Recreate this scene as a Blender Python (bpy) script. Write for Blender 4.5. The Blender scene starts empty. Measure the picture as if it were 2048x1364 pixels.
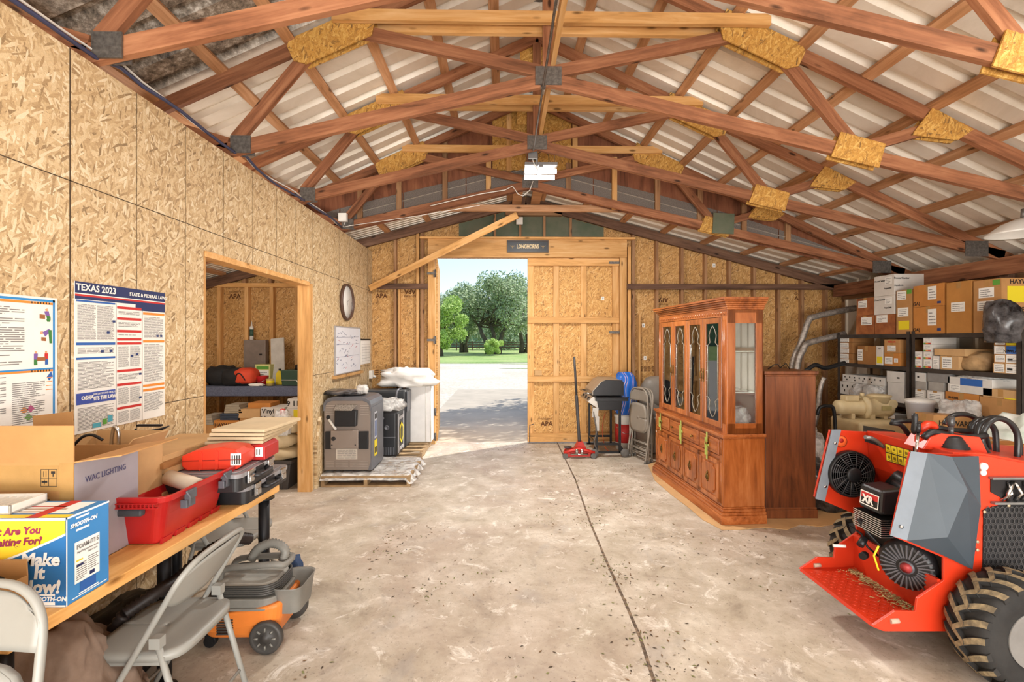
import bpy, bmesh, math, random
from mathutils import Vector, Matrix, noise, Euler
R = math.radians
rnd = random.Random(7)
S = bpy.context.scene
COL = S.collection
# ---------------------------------------------------------------- camera, sky, sun, area lights, exposure
CAMH = 1.6; FPX = 950.0; YAW = R(1.0)
cam = bpy.data.cameras.new('camera'); camo = bpy.data.objects.new('camera', cam); COL.objects.link(camo)
cam.sensor_width = 36.0; cam.lens = FPX / 2048 * 36; cam.shift_y = -2 / 2048; cam.clip_start = .02; cam.clip_end = 400
camo.location = (0, 0, CAMH); camo.rotation_euler = (R(90), 0, -YAW); S.camera = camo
S.view_settings.view_transform = 'Standard'; S.view_settings.look = 'None'; S.view_settings.gamma = 1
S.view_settings.exposure = 0.16; S.view_settings.use_curve_mapping = False
w = bpy.data.worlds.new('sky'); S.world = w; w.use_nodes = True
nt = w.node_tree; bg = nt.nodes['Background']
sky = nt.nodes.new('ShaderNodeTexSky'); sky.sky_type = 'NISHITA'; sky.sun_disc = False
sky.sun_elevation = R(52); sky.sun_rotation = R(60); sky.air_density = 1.0; sky.dust_density = 1.2; sky.ozone_density = 1.5
nt.links.new(sky.outputs[0], bg.inputs[0]); bg.inputs[1].default_value = 0.23
def lamp(name, kind, loc, rot, energy, color=(1, 1, 1), **kw):
    l = bpy.data.lights.new(name, kind); l.energy = energy; l.color = color
    for k, v in kw.items(): setattr(l, k, v)
    o = bpy.data.objects.new(name, l); COL.objects.link(o); o.location = loc; o.rotation_euler = rot
    return o
sd = Vector((.52, .36, .80)).normalized()
sun = lamp('sun', 'SUN', (6, 12, 20), (0, 0, 0), 4.6, (1, .96, .9), angle=R(.6))
sun.rotation_euler = sd.to_track_quat('Z', 'Y').to_euler()
# open-end and out-of-frame overhead lamps: unseen, added to brighten the barn
lamp('open_end_fill', 'AREA', (.4, -2.9, 1.7), (R(90), 0, 0), 330, (1, .98, .95), shape='RECTANGLE', size=7.6, size_y=2.6)  # added area lamp standing in for daylight from behind the camera
lamp('roof_uplight_fill', 'AREA', (.6, -2.85, .5), (R(122), 0, 0), 330, (1, .96, .90), shape='RECTANGLE', size=7.0, size_y=.8)  # unseen low lamp aimed upward, added to brighten the roof
lamp('overhead_fill_east', 'AREA', (2.9, 1.1, 3.42), (0, 0, 0), 42, (1, .97, .92), shape='RECTANGLE', size=1.2, size_y=.3)  # no known fitting; unseen downlight added for light off the floor
lamp('overhead_fill_west', 'AREA', (-.6, 1.4, 3.42), (0, 0, 0), 16, (1, .97, .92), shape='RECTANGLE', size=1.2, size_y=.3)  # weaker unseen downlight, added on the west side
lamp('shop_light_glow', 'AREA', (.39, 5.09, 3.34), (0, 0, 0), 110, (1, .97, .92), shape='RECTANGLE', size=.34, size_y=.24)
lamp('side_room_light', 'POINT', (-3.3, 4.6, 2.3), (0, 0, 0), 75, (1, .95, .88), shadow_soft_size=.3)

# ---------------------------------------------------------------- measuring helpers (a ray of the photograph meets a real plane)
def ray(px, py):
    xc = (px - 1024) / FPX; zc = (680 - py) / FPX
    return Vector((math.sin(YAW) + xc * math.cos(YAW), math.cos(YAW) - xc * math.sin(YAW), zc))
def atY(px, py, Y):
    d = ray(px, py); t = Y / d.y; return Vector((d.x * t, Y, CAMH + d.z * t))
def atX(px, py, X):
    d = ray(px, py); t = X / d.x; return Vector((X, d.y * t, CAMH + d.z * t))
def atZ(px, py, Z):
    d = ray(px, py); t = (Z - CAMH) / d.z; return Vector((d.x * t, d.y * t, Z))

# ---------------------------------------------------------------- mesh builder
class MB:
    def __init__(s): s.v = []; s.f = []; s.m = []; s.sm = []
    def add(s, vs, fs, mi=0, smooth=False, T=None):
        b = len(s.v)
        for p in vs:
            p = Vector(p); s.v.append(T @ p if T else p)
        for f in fs: s.f.append([b + i for i in f]); s.m.append(mi); s.sm.append(smooth)
        return s
    def box(s, x0, x1, y0, y1, z0, z1, mi=0, T=None):
        v = [(x, y, z) for z in (z0, z1) for y in (y0, y1) for x in (x0, x1)]
        return s.add(v, [(0, 2, 3, 1), (4, 5, 7, 6), (0, 1, 5, 4), (2, 6, 7, 3), (0, 4, 6, 2), (1, 3, 7, 5)], mi, False, T)
    def cyl(s, p0, p1, r0, r1=None, n=16, mi=0, smooth=True, T=None):
        return s.tube([p0, p1], [r0, r0 if r1 is None else r1], n, mi, smooth, T=T)
    def tube(s, pts, r, n=8, mi=0, smooth=True, closed=False, T=None):
        pts = [Vector(p) for p in pts]; k = len(pts)
        if not isinstance(r, (list, tuple)): r = [r] * k
        vs = []; up = None
        for i, p in enumerate(pts):
            if closed: d = pts[(i + 1) % k] - pts[i - 1]
            else: d = pts[min(i + 1, k - 1)] - pts[max(i - 1, 0)]
            d = d.normalized() if d.length > 1e-9 else Vector((0, 0, 1))
            if up is None:
                up = Vector((0, 0, 1)) if abs(d.z) < .9 else Vector((1, 0, 0))
            a = up - d * up.dot(d)
            a = a.normalized() if a.length > 1e-6 else d.orthogonal().normalized()
            up = a; b = d.cross(a)
            for j in range(n):
                t = 2 * math.pi * j / n; vs.append(p + (a * math.cos(t) + b * math.sin(t)) * r[i])
        fs = []
        for i in range(k if closed else k - 1):
            for j in range(n):
                i2 = (i + 1) % k
                fs.append((i * n + j, i * n + (j + 1) % n, i2 * n + (j + 1) % n, i2 * n + j))
        s.add(vs, fs, mi, smooth, T)
        if not closed:
            b = len(s.v) - k * n
            s.f.append([b + j for j in range(n)]); s.m.append(mi); s.sm.append(False)
            s.f.append([b + (k - 1) * n + j for j in range(n)]); s.m.append(mi); s.sm.append(False)
        return s
    def lathe(s, prof, T=None, n=24, mi=0, smooth=True):
        vs = []; fs = []
        for r, z in prof:
            for j in range(n):
                t = 2 * math.pi * j / n; vs.append((max(r, 1e-4) * math.cos(t), max(r, 1e-4) * math.sin(t), z))
        for i in range(len(prof) - 1):
            for j in range(n): fs.append((i * n + j, i * n + (j + 1) % n, (i + 1) * n + (j + 1) % n, (i + 1) * n + j))
        s.add(vs, fs, mi, smooth, T)
        b = len(s.v) - len(prof) * n
        if prof[0][0] > .001: s.f.append([b + j for j in range(n)]); s.m.append(mi); s.sm.append(False)
        if prof[-1][0] > .001: s.f.append([b + (len(prof) - 1) * n + j for j in range(n)]); s.m.append(mi); s.sm.append(False)
        return s
    def prism(s, poly, d0, d1, plane='XZ', mi=0, T=None, smooth=False):
        n = len(poly)
        def q(a, b, d): return {'XZ': (a, d, b), 'YZ': (d, a, b), 'XY': (a, b, d)}[plane]
        vs = [q(a, b, d0) for a, b in poly] + [q(a, b, d1) for a, b in poly]
        fs = [tuple(range(n)), tuple(range(2 * n - 1, n - 1, -1))]
        s.add(vs, fs, mi, False, T); b = len(s.v) - 2 * n
        for i in range(n): s.f.append([b + i, b + (i + 1) % n, b + n + (i + 1) % n, b + n + i]); s.m.append(mi); s.sm.append(smooth)
        return s
    def grid(s, fn, nu, nv, mi=0, smooth=True, T=None):
        vs = [fn(i / nu, j / nv) for j in range(nv + 1) for i in range(nu + 1)]
        fs = [(j * (nu + 1) + i, j * (nu + 1) + i + 1, (j + 1) * (nu + 1) + i + 1, (j + 1) * (nu + 1) + i) for j in range(nv) for i in range(nu)]
        return s.add(vs, fs, mi, smooth, T)
    def build(s, name, mats, parent=None, loc=None, rot=None, bevel=0, seg=2, sub=0, mw=None, recalc=True):
        me = bpy.data.meshes.new(name)
        me.from_pydata([tuple(v) for v in s.v], [], s.f)
        if not isinstance(mats, (list, tuple)): mats = [mats]
        for m in mats: me.materials.append(m)
        me.polygons.foreach_set('material_index', s.m); me.polygons.foreach_set('use_smooth', s.sm)
        if recalc:
            bm = bmesh.new(); bm.from_mesh(me); bmesh.ops.recalc_face_normals(bm, faces=bm.faces); bm.to_mesh(me); bm.free()
        o = bpy.data.objects.new(name, me); COL.objects.link(o)
        if parent is not None:
            o.parent = parent
            if parent.name in WORLD: o.location = -parent.location
        if loc is not None: o.location = loc
        if rot is not None: o.rotation_euler = rot
        if mw is not None: o.matrix_basis = mw
        if bevel:
            b = o.modifiers.new('bevel', 'BEVEL'); b.width = bevel; b.segments = seg; b.limit_method = 'ANGLE'; b.angle_limit = R(40)
        if sub:
            b = o.modifiers.new('sub', 'SUBSURF'); b.levels = sub; b.render_levels = sub
        return o
WORLD = set()
def tag(o, label, cat, group=None, kind=None):
    if label: o['label'] = label
    if cat: o['category'] = cat
    if group: o['group'] = group
    if kind: o['kind'] = kind
    return o
def thing(name, label, cat, loc=(0, 0, 0), rz=0, group=None, world=False, kind=None):
    o = bpy.data.objects.new(name, None); COL.objects.link(o); o.empty_display_size = .1
    o.location = loc; o.rotation_euler = (0, 0, rz)
    if world: WORLD.add(o.name)
    return tag(o, label, cat, group, kind)
def copy_tree(o, loc=None, rz=None, label=None, parent=None):
    c = o.copy(); COL.objects.link(c)
    if o.name in WORLD: WORLD.add(c.name)
    if parent: c.parent = parent
    if loc is not None: c.location = loc
    if rz is not None: c.rotation_euler = (0, 0, rz)
    if label: c['label'] = label
    for ch in list(o.children): copy_tree(ch, parent=c)
    return c
def text(body, size, mat, parent, O, U, V, align='CENTER', name='lettering', ext=.0004, sx=1.0, off=.0012, bold=0, shear=0):
    cu = bpy.data.curves.new(name, 'FONT'); cu.body = body; cu.size = size; cu.align_x = align; cu.align_y = 'CENTER'; cu.extrude = ext; cu.resolution_u = 2; cu.offset = bold; cu.shear = shear
    t = bpy.data.objects.new('t', cu); me = bpy.data.meshes.new_from_object(t); bpy.data.objects.remove(t); bpy.data.curves.remove(cu)
    U = Vector(U).normalized(); V = Vector(V).normalized(); N = U.cross(V).normalized(); O = Vector(O)
    for v in me.vertices: v.co = O + U * v.co.x * sx + V * v.co.y + N * (v.co.z + off)
    me.materials.clear(); me.materials.append(mat)
    o = bpy.data.objects.new(name, me); COL.objects.link(o)
    if parent is not None:
        o.parent = parent
        if parent.name in WORLD: o.location = -parent.location
    return o
def marks(name, rects, mats, parent, O, U, V, off=.0008):
    U = Vector(U).normalized(); V = Vector(V).normalized(); N = U.cross(V).normalized(); O = Vector(O); b = MB()
    for u0, v0, u1, v1, mi in rects:
        k = N * (off + .0002 * mi)
        b.add([O + U * u0 + V * v0 + k, O + U * u1 + V * v0 + k, O + U * u1 + V * v1 + k, O + U * u0 + V * v1 + k], [(0, 1, 2, 3)], mi)
    return b.build(name, mats, parent, recalc=False)
def para(u0, v0, u1, v1, pitch, mi, r, fill=.45, rag=.25):
    out = []; v = v1 - pitch
    while v > v0:
        u = u0; e = u1 - (u1 - u0) * (r.random() * rag if r.random() < .5 else 0)
        while u < e:
            L = min((.12 + r.random() * .3) * (u1 - u0), e - u); out.append((u, v, u + L, v + pitch * fill, mi)); u += L + (u1 - u0) * .025
        v -= pitch
    return out

# ---------------------------------------------------------------- materials
def c(h, k=1.0):
    h = h.lstrip('#'); r = [int(h[i:i + 2], 16) / 255 for i in (0, 2, 4)]
    return tuple([k * (x / 12.92 if x <= .04045 else ((x + .055) / 1.055) ** 2.4) for x in r] + [1])
MATS = {}
class NT:
    def __init__(s, name):
        s.m = bpy.data.materials.new(name); s.m.use_nodes = True; s.t = s.m.node_tree; s.p = s.t.nodes['Principled BSDF']
    def n(s, t, **kw):
        x = s.t.nodes.new(t)
        for k, v in kw.items(): setattr(x, k, v)
        return x
    def l(s, a, b): s.t.links.new(a, b)
    def coord(s, scale=(1, 1, 1), rot=(0, 0, 0), out='Object', rand=True):
        tc = s.n('ShaderNodeTexCoord'); mp = s.n('ShaderNodeMapping'); mp.inputs['Scale'].default_value = scale; mp.inputs['Rotation'].default_value = rot
        src = tc.outputs[out]
        if rand:
            oi = s.n('ShaderNodeObjectInfo'); mu = s.n('ShaderNodeMath', operation='MULTIPLY'); mu.inputs[1].default_value = 37.0
            s.l(oi.outputs['Random'], mu.inputs[0]); ad = s.n('ShaderNodeVectorMath', operation='ADD'); s.l(src, ad.inputs[0]); s.l(mu.outputs[0], ad.inputs[1]); src = ad.outputs[0]
        s.l(src, mp.inputs[0]); return mp.outputs[0]
    def noise(s, vec, scale, detail=4, rough=.55, dist=0):
        x = s.n('ShaderNodeTexNoise'); x.inputs['Scale'].default_value = scale; x.inputs['Detail'].default_value = detail; x.inputs['Roughness'].default_value = rough; x.inputs['Distortion'].default_value = dist
        s.l(vec, x.inputs['Vector']); return x.outputs['Fac']
    def ramp(s, fac, stops, interp='LINEAR'):
        x = s.n('ShaderNodeValToRGB'); x.color_ramp.interpolation = interp
        while len(x.color_ramp.elements) < len(stops): x.color_ramp.elements.new(.5)
        for e, (p, col) in zip(x.color_ramp.elements, stops): e.position = p; e.color = col
        s.l(fac, x.inputs[0]); return x.outputs[0]
    def mix(s, fac, a, b, mode='MIX'):
        x = s.n('ShaderNodeMix', data_type='RGBA', blend_type=mode)
        for sock, v in ((x.inputs[0], fac), (x.inputs[6], a), (x.inputs[7], b)):
            if hasattr(v, 'links'): s.l(v, sock)
            else: sock.default_value = v
        return x.outputs[2]
    def bump(s, h, strength=.3, dist=.01):
        x = s.n('ShaderNodeBump'); x.inputs['Strength'].default_value = strength; x.inputs['Distance'].default_value = dist
        s.l(h, x.inputs['Height']); s.l(x.outputs[0], s.p.inputs['Normal'])
    def done(s, col=None, rough=.6, metal=0, spec=.4):
        if col is not None:
            if hasattr(col, 'links'): s.l(col, s.p.inputs['Base Color'])
            else: s.p.inputs['Base Color'].default_value = col
        s.p.inputs['Roughness'].default_value = rough; s.p.inputs['Metallic'].default_value = metal; s.p.inputs['Specular IOR Level'].default_value = spec
        return s.m
W1 = (1, 1, 1, 1); B1 = (0, 0, 0, 1)
def M(name, h, rough=.55, metal=0, var=.12, scale=9, bump=.08, h2=None, spec=.4):
    if name in MATS: return MATS[name]
    s = NT(name); a = c(h); b = c(h2) if h2 else tuple([x * (1 - var * 1.6) for x in a[:3]] + [1])
    v = s.coord(); f = s.noise(v, scale, 5, .6)
    col = s.mix(s.ramp(f, [(.35, B1), (.68, W1)]), a, b)
    if bump: s.bump(s.noise(v, scale * 9, 3), bump, .004)
    MATS[name] = s.done(col, rough, metal, spec); return MATS[name]
def flat(name, h, rough=.6, metal=0):
    if name in MATS: return MATS[name]
    s = NT(name); MATS[name] = s.done(c(h), rough, metal); return MATS[name]
def wood(name, cs, axis='X', fine=60, rough=.62, knots=True, contrast=1.0, spec=.25, gl=2.2):
    s = NT(name); sc = {'X': (gl, fine, fine), 'Y': (fine, gl, fine), 'Z': (fine, fine, gl)}[axis]
    v = s.coord(sc); v2 = s.coord(tuple(x / 6 if x > gl else x * .5 for x in sc))
    f = s.noise(v, 1.0, 5, .6, .4); g = s.noise(v2, 1.0, 4, .6, 1.2)
    m = s.n('ShaderNodeMath', operation='MULTIPLY_ADD'); s.l(g, m.inputs[0]); m.inputs[1].default_value = .6; 
    m2 = s.n('ShaderNodeMath', operation='MULTIPLY'); s.l(f, m2.inputs[0]); m2.inputs[1].default_value = .4; s.l(m2.outputs[0], m.inputs[2])
    d = .17 / contrast
    col = s.ramp(m.outputs[0], [(.5 - d, c(cs[0])), (.5, c(cs[1])), (.5 + d, c(cs[2]))])
    if knots:
        vk = s.coord({'X': (3.0, 9, 9), 'Y': (9, 3.0, 9), 'Z': (9, 9, 3.0)}[axis]); vo = s.n('ShaderNodeTexVoronoi'); vo.inputs['Scale'].default_value = 1; s.l(vk, vo.inputs['Vector'])
        k = s.ramp(vo.outputs['Distance'], [(.07, W1), (.16, B1)]); col = s.mix(k, col, c(cs[0], .45))
    oi = s.n('ShaderNodeObjectInfo'); hs = s.n('ShaderNodeHueSaturation'); mr = s.n('ShaderNodeMapRange'); s.l(oi.outputs['Random'], mr.inputs[0]); mr.inputs[3].default_value = .86; mr.inputs[4].default_value = 1.12
    s.l(mr.outputs[0], hs.inputs['Value']); s.l(col, hs.inputs['Color'])
    s.bump(f, .15, .003); MATS[name] = s.done(hs.outputs[0], rough, 0, spec); return MATS[name]
def osb(name, cols, plane='YZ', size=.72):
    s = NT(name); tc = s.n('ShaderNodeTexCoord'); sp = s.n('ShaderNodeSeparateXYZ'); s.l(tc.outputs['Object'], sp.inputs[0])
    cb = s.n('ShaderNodeCombineXYZ'); idx = {'YZ': (1, 2), 'XZ': (0, 2), 'XY': (0, 1)}[plane]
    s.l(sp.outputs[idx[0]], cb.inputs[0]); s.l(sp.outputs[idx[1]], cb.inputs[1])
    nn = s.n('ShaderNodeTexNoise'); nn.inputs['Scale'].default_value = 2.2; s.l(cb.outputs[0], nn.inputs['Vector'])
    vm = s.n('ShaderNodeVectorMath', operation='SCALE'); vm.inputs['Scale'].default_value = .05; s.l(nn.outputs['Color'], vm.inputs[0])
    ad = s.n('ShaderNodeVectorMath', operation='ADD'); s.l(cb.outputs[0], ad.inputs[0]); s.l(vm.outputs[0], ad.inputs[1]); base = ad.outputs[0]
    vals = []
    for ang, sx, sy in ((12, 11, 58), (62, 13, 70), (-38, 12, 62), (100, 16, 75)):
        r = s.n('ShaderNodeVectorRotate', rotation_type='Z_AXIS'); r.inputs['Angle'].default_value = R(ang); s.l(base, r.inputs['Vector'])
        mp = s.n('ShaderNodeMapping'); mp.inputs['Scale'].default_value = (sx / size, sy / size, 1); s.l(r.outputs[0], mp.inputs[0])
        vo = s.n('ShaderNodeTexVoronoi', voronoi_dimensions='2D'); vo.inputs['Scale'].default_value = 1; s.l(mp.outputs[0], vo.inputs['Vector'])
        sc = s.n('ShaderNodeSeparateColor'); s.l(vo.outputs['Color'], sc.inputs[0]); vals.append((sc.outputs[0], sc.outputs[1]))
    v, _ = vals[0]
    for i, th in ((1, .62), (2, .58), (3, .72)):
        st = s.n('ShaderNodeMath', operation='GREATER_THAN'); s.l(vals[i][1], st.inputs[0]); st.inputs[1].default_value = th
        mx = s.n('ShaderNodeMix', data_type='FLOAT'); s.l(st.outputs[0], mx.inputs[0]); s.l(v, mx.inputs[2]); s.l(vals[i][0], mx.inputs[3]); v = mx.outputs[0]
    col = s.ramp(v, [(.0, c(cols[0])), (.12, c(cols[1])), (.5, c(cols[2])), (.85, c(cols[3])), (1, c(cols[4]))])
    gr = s.n('ShaderNodeTexNoise'); gr.inputs['Scale'].default_value = 180; gr.inputs['Detail'].default_value = 2; s.l(base, gr.inputs['Vector'])
    col = s.mix(.18, col, s.ramp(gr.outputs['Fac'], [(.3, c('#5a4025')), (.7, c('#e8cf9f'))]))
    s.bump(v, .25, .003); MATS[name] = s.done(col, .62, 0, .3); return MATS[name]

osb_wall = osb('osb_pale', ['#83694a', '#b1926a', '#cbae84', '#dac39d', '#e9d9ba'], 'YZ')
osb_back = osb('osb_amber', ['#6e4520', '#a47438', '#bd8a4a', '#cc9d60', '#dab27c'], 'XZ')
osb_g = osb('osb_gusset', ['#6a4312', '#a4701f', '#bd852e', '#cb9a45', '#d8ab5c'], 'XZ')
osb_door = osb('osb_door', ['#805220', '#b8803c', '#cb9650', '#d8a864', '#e4bb80'], 'XZ')
ply = wood('plywood_brown', ['#4a2c1a', '#85523a', '#9c6848'], 'Z', 22, knots=False)
truss_w = wood('truss_lumber', ['#5c3a26', '#8d5c40', '#ab7856'], 'X', 45)
purl_w = wood('purlin_lumber', ['#8f6645', '#b8875f', '#d0a27c'], 'X', 45)
new_w = wood('new_lumber', ['#b0804a', '#d09e62', '#dfb581'], 'X', 40)
stud_w = wood('old_stud_lumber', ['#6e4c35', '#98714f', '#b08a66'], 'X', 45)
dark_w = wood('dark_lumber', ['#3f2c20', '#664a3a', '#7e604c'], 'X', 45)
board_w = wood('bench_board', ['#b87c3c', '#d6a15f', '#e3b679'], 'Y', 34)
black = M('black_plastic', '#1b1b1d', .45, var=.3)
blackm = M('black_metal', '#202023', .42, .4, var=.2)
shelf_m = M('shelf_steel', '#4a4440', .5, .3, var=.25)
greym = M('grey_metal', '#8d8d8d', .4, .7)
chrome = M('chrome', '#c9c9c9', .22, 1.0, var=.1)
galv = M('galvanised', '#77726d', .5, .6, var=.3, scale=40)
white = M('white_plastic', '#e6e3dc', .5, var=.06)
paper = M('white_paper', '#eceae4', .7, var=.04, bump=0)
card = M('cardboard', '#bb8a55', .8, var=.12, scale=5, bump=.1)
card2 = M('cardboard_dark', '#a1703f', .8, var=.14, scale=5, bump=.1)
card3 = M('cardboard_tan', '#c9a170', .8, var=.1, scale=5, bump=.1)
tape = M('packing_tape', '#b58a55', .25, var=.1)
ink = flat('black_ink', '#26221f', .7); inkg = flat('grey_ink', '#85827f', .8); inkb = flat('blue_ink', '#2a3a6c', .7)
yellow = flat('yellow_label', '#e3cf2a', .6); redp = flat('red_print', '#c1302c', .6); bluep = flat('blue_print', '#2e5fa8', .6); greenp = flat('green_print', '#5c9a3a', .6)
orangep = flat('orange_print', '#e08a35', .6); navy = flat('navy_print', '#26305e', .6)
# ================================================================ the setting
WX = -2.04; BY = 7.41; RX = 5.35; LX = -4.6; RIDGE = .34
def ZB(X): return 3.54 - .23 * abs(X - RIDGE)
def ZT(X): return 4.64 - .456 * abs(X - RIDGE)
def ZE(X): return 3.74 - .265 * abs(X - RIDGE)
def struct(o): o['kind'] = 'structure'; return o
# floor: worn concrete
s = NT('worn_concrete'); v = s.coord(rand=False)
n1 = s.noise(v, .55, 6, .6, .6); n2 = s.noise(v, 3.0, 8, .7, .3); n3 = s.noise(v, 22, 6, .7); n4 = s.noise(v, 1.4, 5, .65, 1.5)
col = s.ramp(n2, [(.28, c('#8f8373')), (.42, c('#ab9f8d')), (.55, c('#bcb1a1')), (.72, c('#d9d1c3'))])
col = s.mix(s.ramp(n1, [(.45, B1), (.62, (.55, .55, .55, 1))]), col, c('#a08b7c'))
col = s.mix(s.ramp(n4, [(.56, B1), (.68, (.3, .3, .3, 1))]), col, c('#93908f'))
col = s.mix(s.ramp(n3, [(.3, (.55, .55, .55, 1)), (.42, B1)]), col, c('#6e6258'))
n5 = s.noise(v, 5.5, 8, .75, .8); col = s.mix(s.ramp(n5, [(.56, B1), (.66, (.7, .7, .7, 1))]), col, c('#e9e3d9'))
n6 = s.noise(v, 60, 3, .6); col = s.mix(s.ramp(n6, [(.30, (.5, .5, .5, 1)), (.38, B1)]), col, c('#5c5046'))
n7 = s.noise(v, .9, 4, .7, 2.5); col = s.mix(s.ramp(n7, [(.57, B1), (.66, (.25, .25, .25, 1))]), col, c('#7c6f64'))
s.bump(n3, .2, .004); conc = s.done(col, .62, 0, .35)
b = MB(); b.box(LX, RX + .1, -3, BY + .06, -.12, 0); fl = struct(b.build('floor', conc))
jp = [atZ(px, py, 0) for px, py in ((1114, 885), (1150, 958), (1180, 1045), (1215, 1128), (1250, 1205), (1280, 1275), (1302, 1345), (1330, 1430))]
s = NT('joint_grime'); s.done(s.ramp(s.noise(s.coord(), 30, 4), [(.4, c('#4e4238')), (.65, c('#8a7560'))]), .9); MATS['grime'] = s.m
b = MB()
for i in range(len(jp) - 1):
    p, q = jp[i], jp[i + 1]
    b.add([(p.x - .008, p.y, .0012), (p.x + .010, p.y, .0012), (q.x + .010, q.y, .0012), (q.x - .008, q.y, .0012)], [(0, 1, 2, 3)])
b.build('control_joint', MATS['grime'], fl)
# ground outside
s = NT('gravel_drive'); v = s.coord(rand=False); a = s.noise(v, 9, 8, .8); bb = s.noise(v, .35, 5, .6, 1)
col = s.ramp(a, [(.3, c('#9a8d7a')), (.5, c('#c9bfae')), (.7, c('#e6dfd2'))]); col = s.mix(s.ramp(bb, [(.52, B1), (.66, (.5, .5, .5, 1))]), col, c('#b5a98f')); s.bump(a, .4, .02)
gravel = s.done(col, .9)
s = NT('lawn_grass'); v = s.coord(rand=False); a = s.noise(v, 4, 8, .8); bb = s.noise(v, .25, 4, .6)
col = s.mix(s.ramp(bb, [(.4, B1), (.65, W1)]), s.ramp(a, [(.3, c('#5b7a33')), (.7, c('#a3c06a'))]), s.ramp(a, [(.3, c('#7f9148')), (.7, c('#c4cc8a'))])); lawn = s.done(col, .9)
b = MB()
b.add([(-40, 34.8, -.03), (40, 34.8, -.03), (120, 160, -.03), (-120, 160, -.03)], [(0, 1, 2, 3)])
struct(b.build('lawn_ground', lawn))
b = MB(); b.box(-30, 40, BY + .06, 35.6, -.25, -.022); g = struct(b.build('driveway_ground', gravel))
b = MB(); 
def edge(u, v_): 
    x = -30 + 70 * u; return (x, 34.6 + v_ * 1.2 + 1.1 * noise.noise(Vector((x * .3, v_, 0))), -.021 + .02 * v_)
b = MB(); b.box(-1.5, 3.2, BY + .06, 15.5, -.2, -.012); struct(b.build('driveway_slab', M('pale_slab', '#bdb09c', .8, var=.12, scale=2)))
b = MB()
for i in range(5):
    x, y, l, rr = [(-2.2, 33, 5, .5), (3.5, 31.5, 4, .4), (1.8, 27, 2.2, .35), (-4.5, 35, 6, 1.2), (2.5, 35.2, 7, 1.0)][i]
    b.lathe([(1, 0), (.6, .02), (.001, .03)], Matrix.Translation((x, y, -.024)) @ Matrix.Diagonal((l, rr, 1, 1)), 24)
tag(b.build('grass_patches', lawn), 'low green grass tufts growing at the edge of the pale gravel drive', 'grass', None, 'stuff')

# left partition wall with opening
OY0, OY1, OZ = 3.155 * 1.035, 5.08, 2.21
b = MB(); t = .115
TZ = ZB(WX) - .02
b.box(WX - t, WX, -3, OY0, 0, TZ); b.box(WX - t, WX, OY1, BY, 0, TZ); b.box(WX - t, WX, OY0, OY1, OZ, TZ)
wl = struct(b.build('wall_left', osb_wall))
seam = flat('seam_line', '#4d3d2c', .9); chalk = M('chalk_line', '#5f4f3c', .9, var=.4, scale=45, h2='#97815f')  # dark joint lines between the wall boards, and chalk lines
rects = []
ys = [-.17, 1.05, 2.27, 3.49, 4.70, 5.92, 7.14]
for y in ys: rects.append((y - .0035, .0, y + .0035, TZ, 0))
for z in (1.22, 2.35): rects.append((-1, z - .0025, BY, z + .0025, 0))
for y in ys:
    for k in (1, 2): rects.append((y + .405 * k - .003, 0, y + .405 * k + .003, TZ, 1))
rr = []
for u0, v0, u1, v1, m in rects:   # keep marks off the opening
    if u1 > OY0 and u0 < OY1 and v0 < OZ:
        if (v1 - v0) > 1: rr.append((u0, OZ, u1, v1, m))
        else: rr += [(u0, v0, OY0, v1, m), (OY1, v0, u1, v1, m)]
    else: rr.append((u0, v0, u1, v1, m))
marks('panel_seam', [(u0, v0, u1, v1, m) for u0, v0, u1, v1, m in rr], [seam, chalk], wl, (WX, 0, 0), (0, 1, 0), (0, 0, 1))
b = MB(); b.box(WX - .13, WX + .004, OY0 + .02, OY1 - .06, OZ - .04, OZ + .001); b.build('opening_header', new_w, wl)
b = MB(); b.box(-.02, 2.17, -.07, .07, -.022, .022)
b.build('opening_post', new_w, wl, mw=Matrix.Translation((WX - .058, OY1 - .022, .02)) @ Matrix.Rotation(R(-90), 4, 'Y') @ Matrix.Rotation(R(90), 4, 'X'))
b = MB(); b.box(0, 2.17, -.05, .05, -.019, .019); b.build('opening_post', new_w, wl, mw=Matrix.Translation((WX - .058, OY0 - .001 + .02, .0)) @ Matrix.Rotation(R(-90), 4, 'Y') @ Matrix.Rotation(R(90), 4, 'X'))

def member(name, p0, p1, h, t, mat, parent=None, nrm=(0, 1, 0), ends=None):
    """one board: runs p0 to p1 along its centre line, depth h square to nrm, thickness t along nrm"""
    p0 = Vector(p0); p1 = Vector(p1); x = (p1 - p0); L = x.length; x.normalize(); n = Vector(nrm); n = (n - x * n.dot(x)).normalized(); z = x.cross(n)
    mw = Matrix((x, n, z)).transposed().to_4x4(); mw.translation = p0
    b = MB(); e0, e1 = ends or (0, 0)
    b.prism([(e0, -h / 2), (L - e1, -h / 2), (L, h / 2), (0, h / 2)], -t / 2, t / 2, 'XZ')
    if parent is not None and parent.name in WORLD: mw = Matrix.Translation(-parent.location) @ mw
    return b.build(name, mat, parent, mw=mw)

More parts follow.
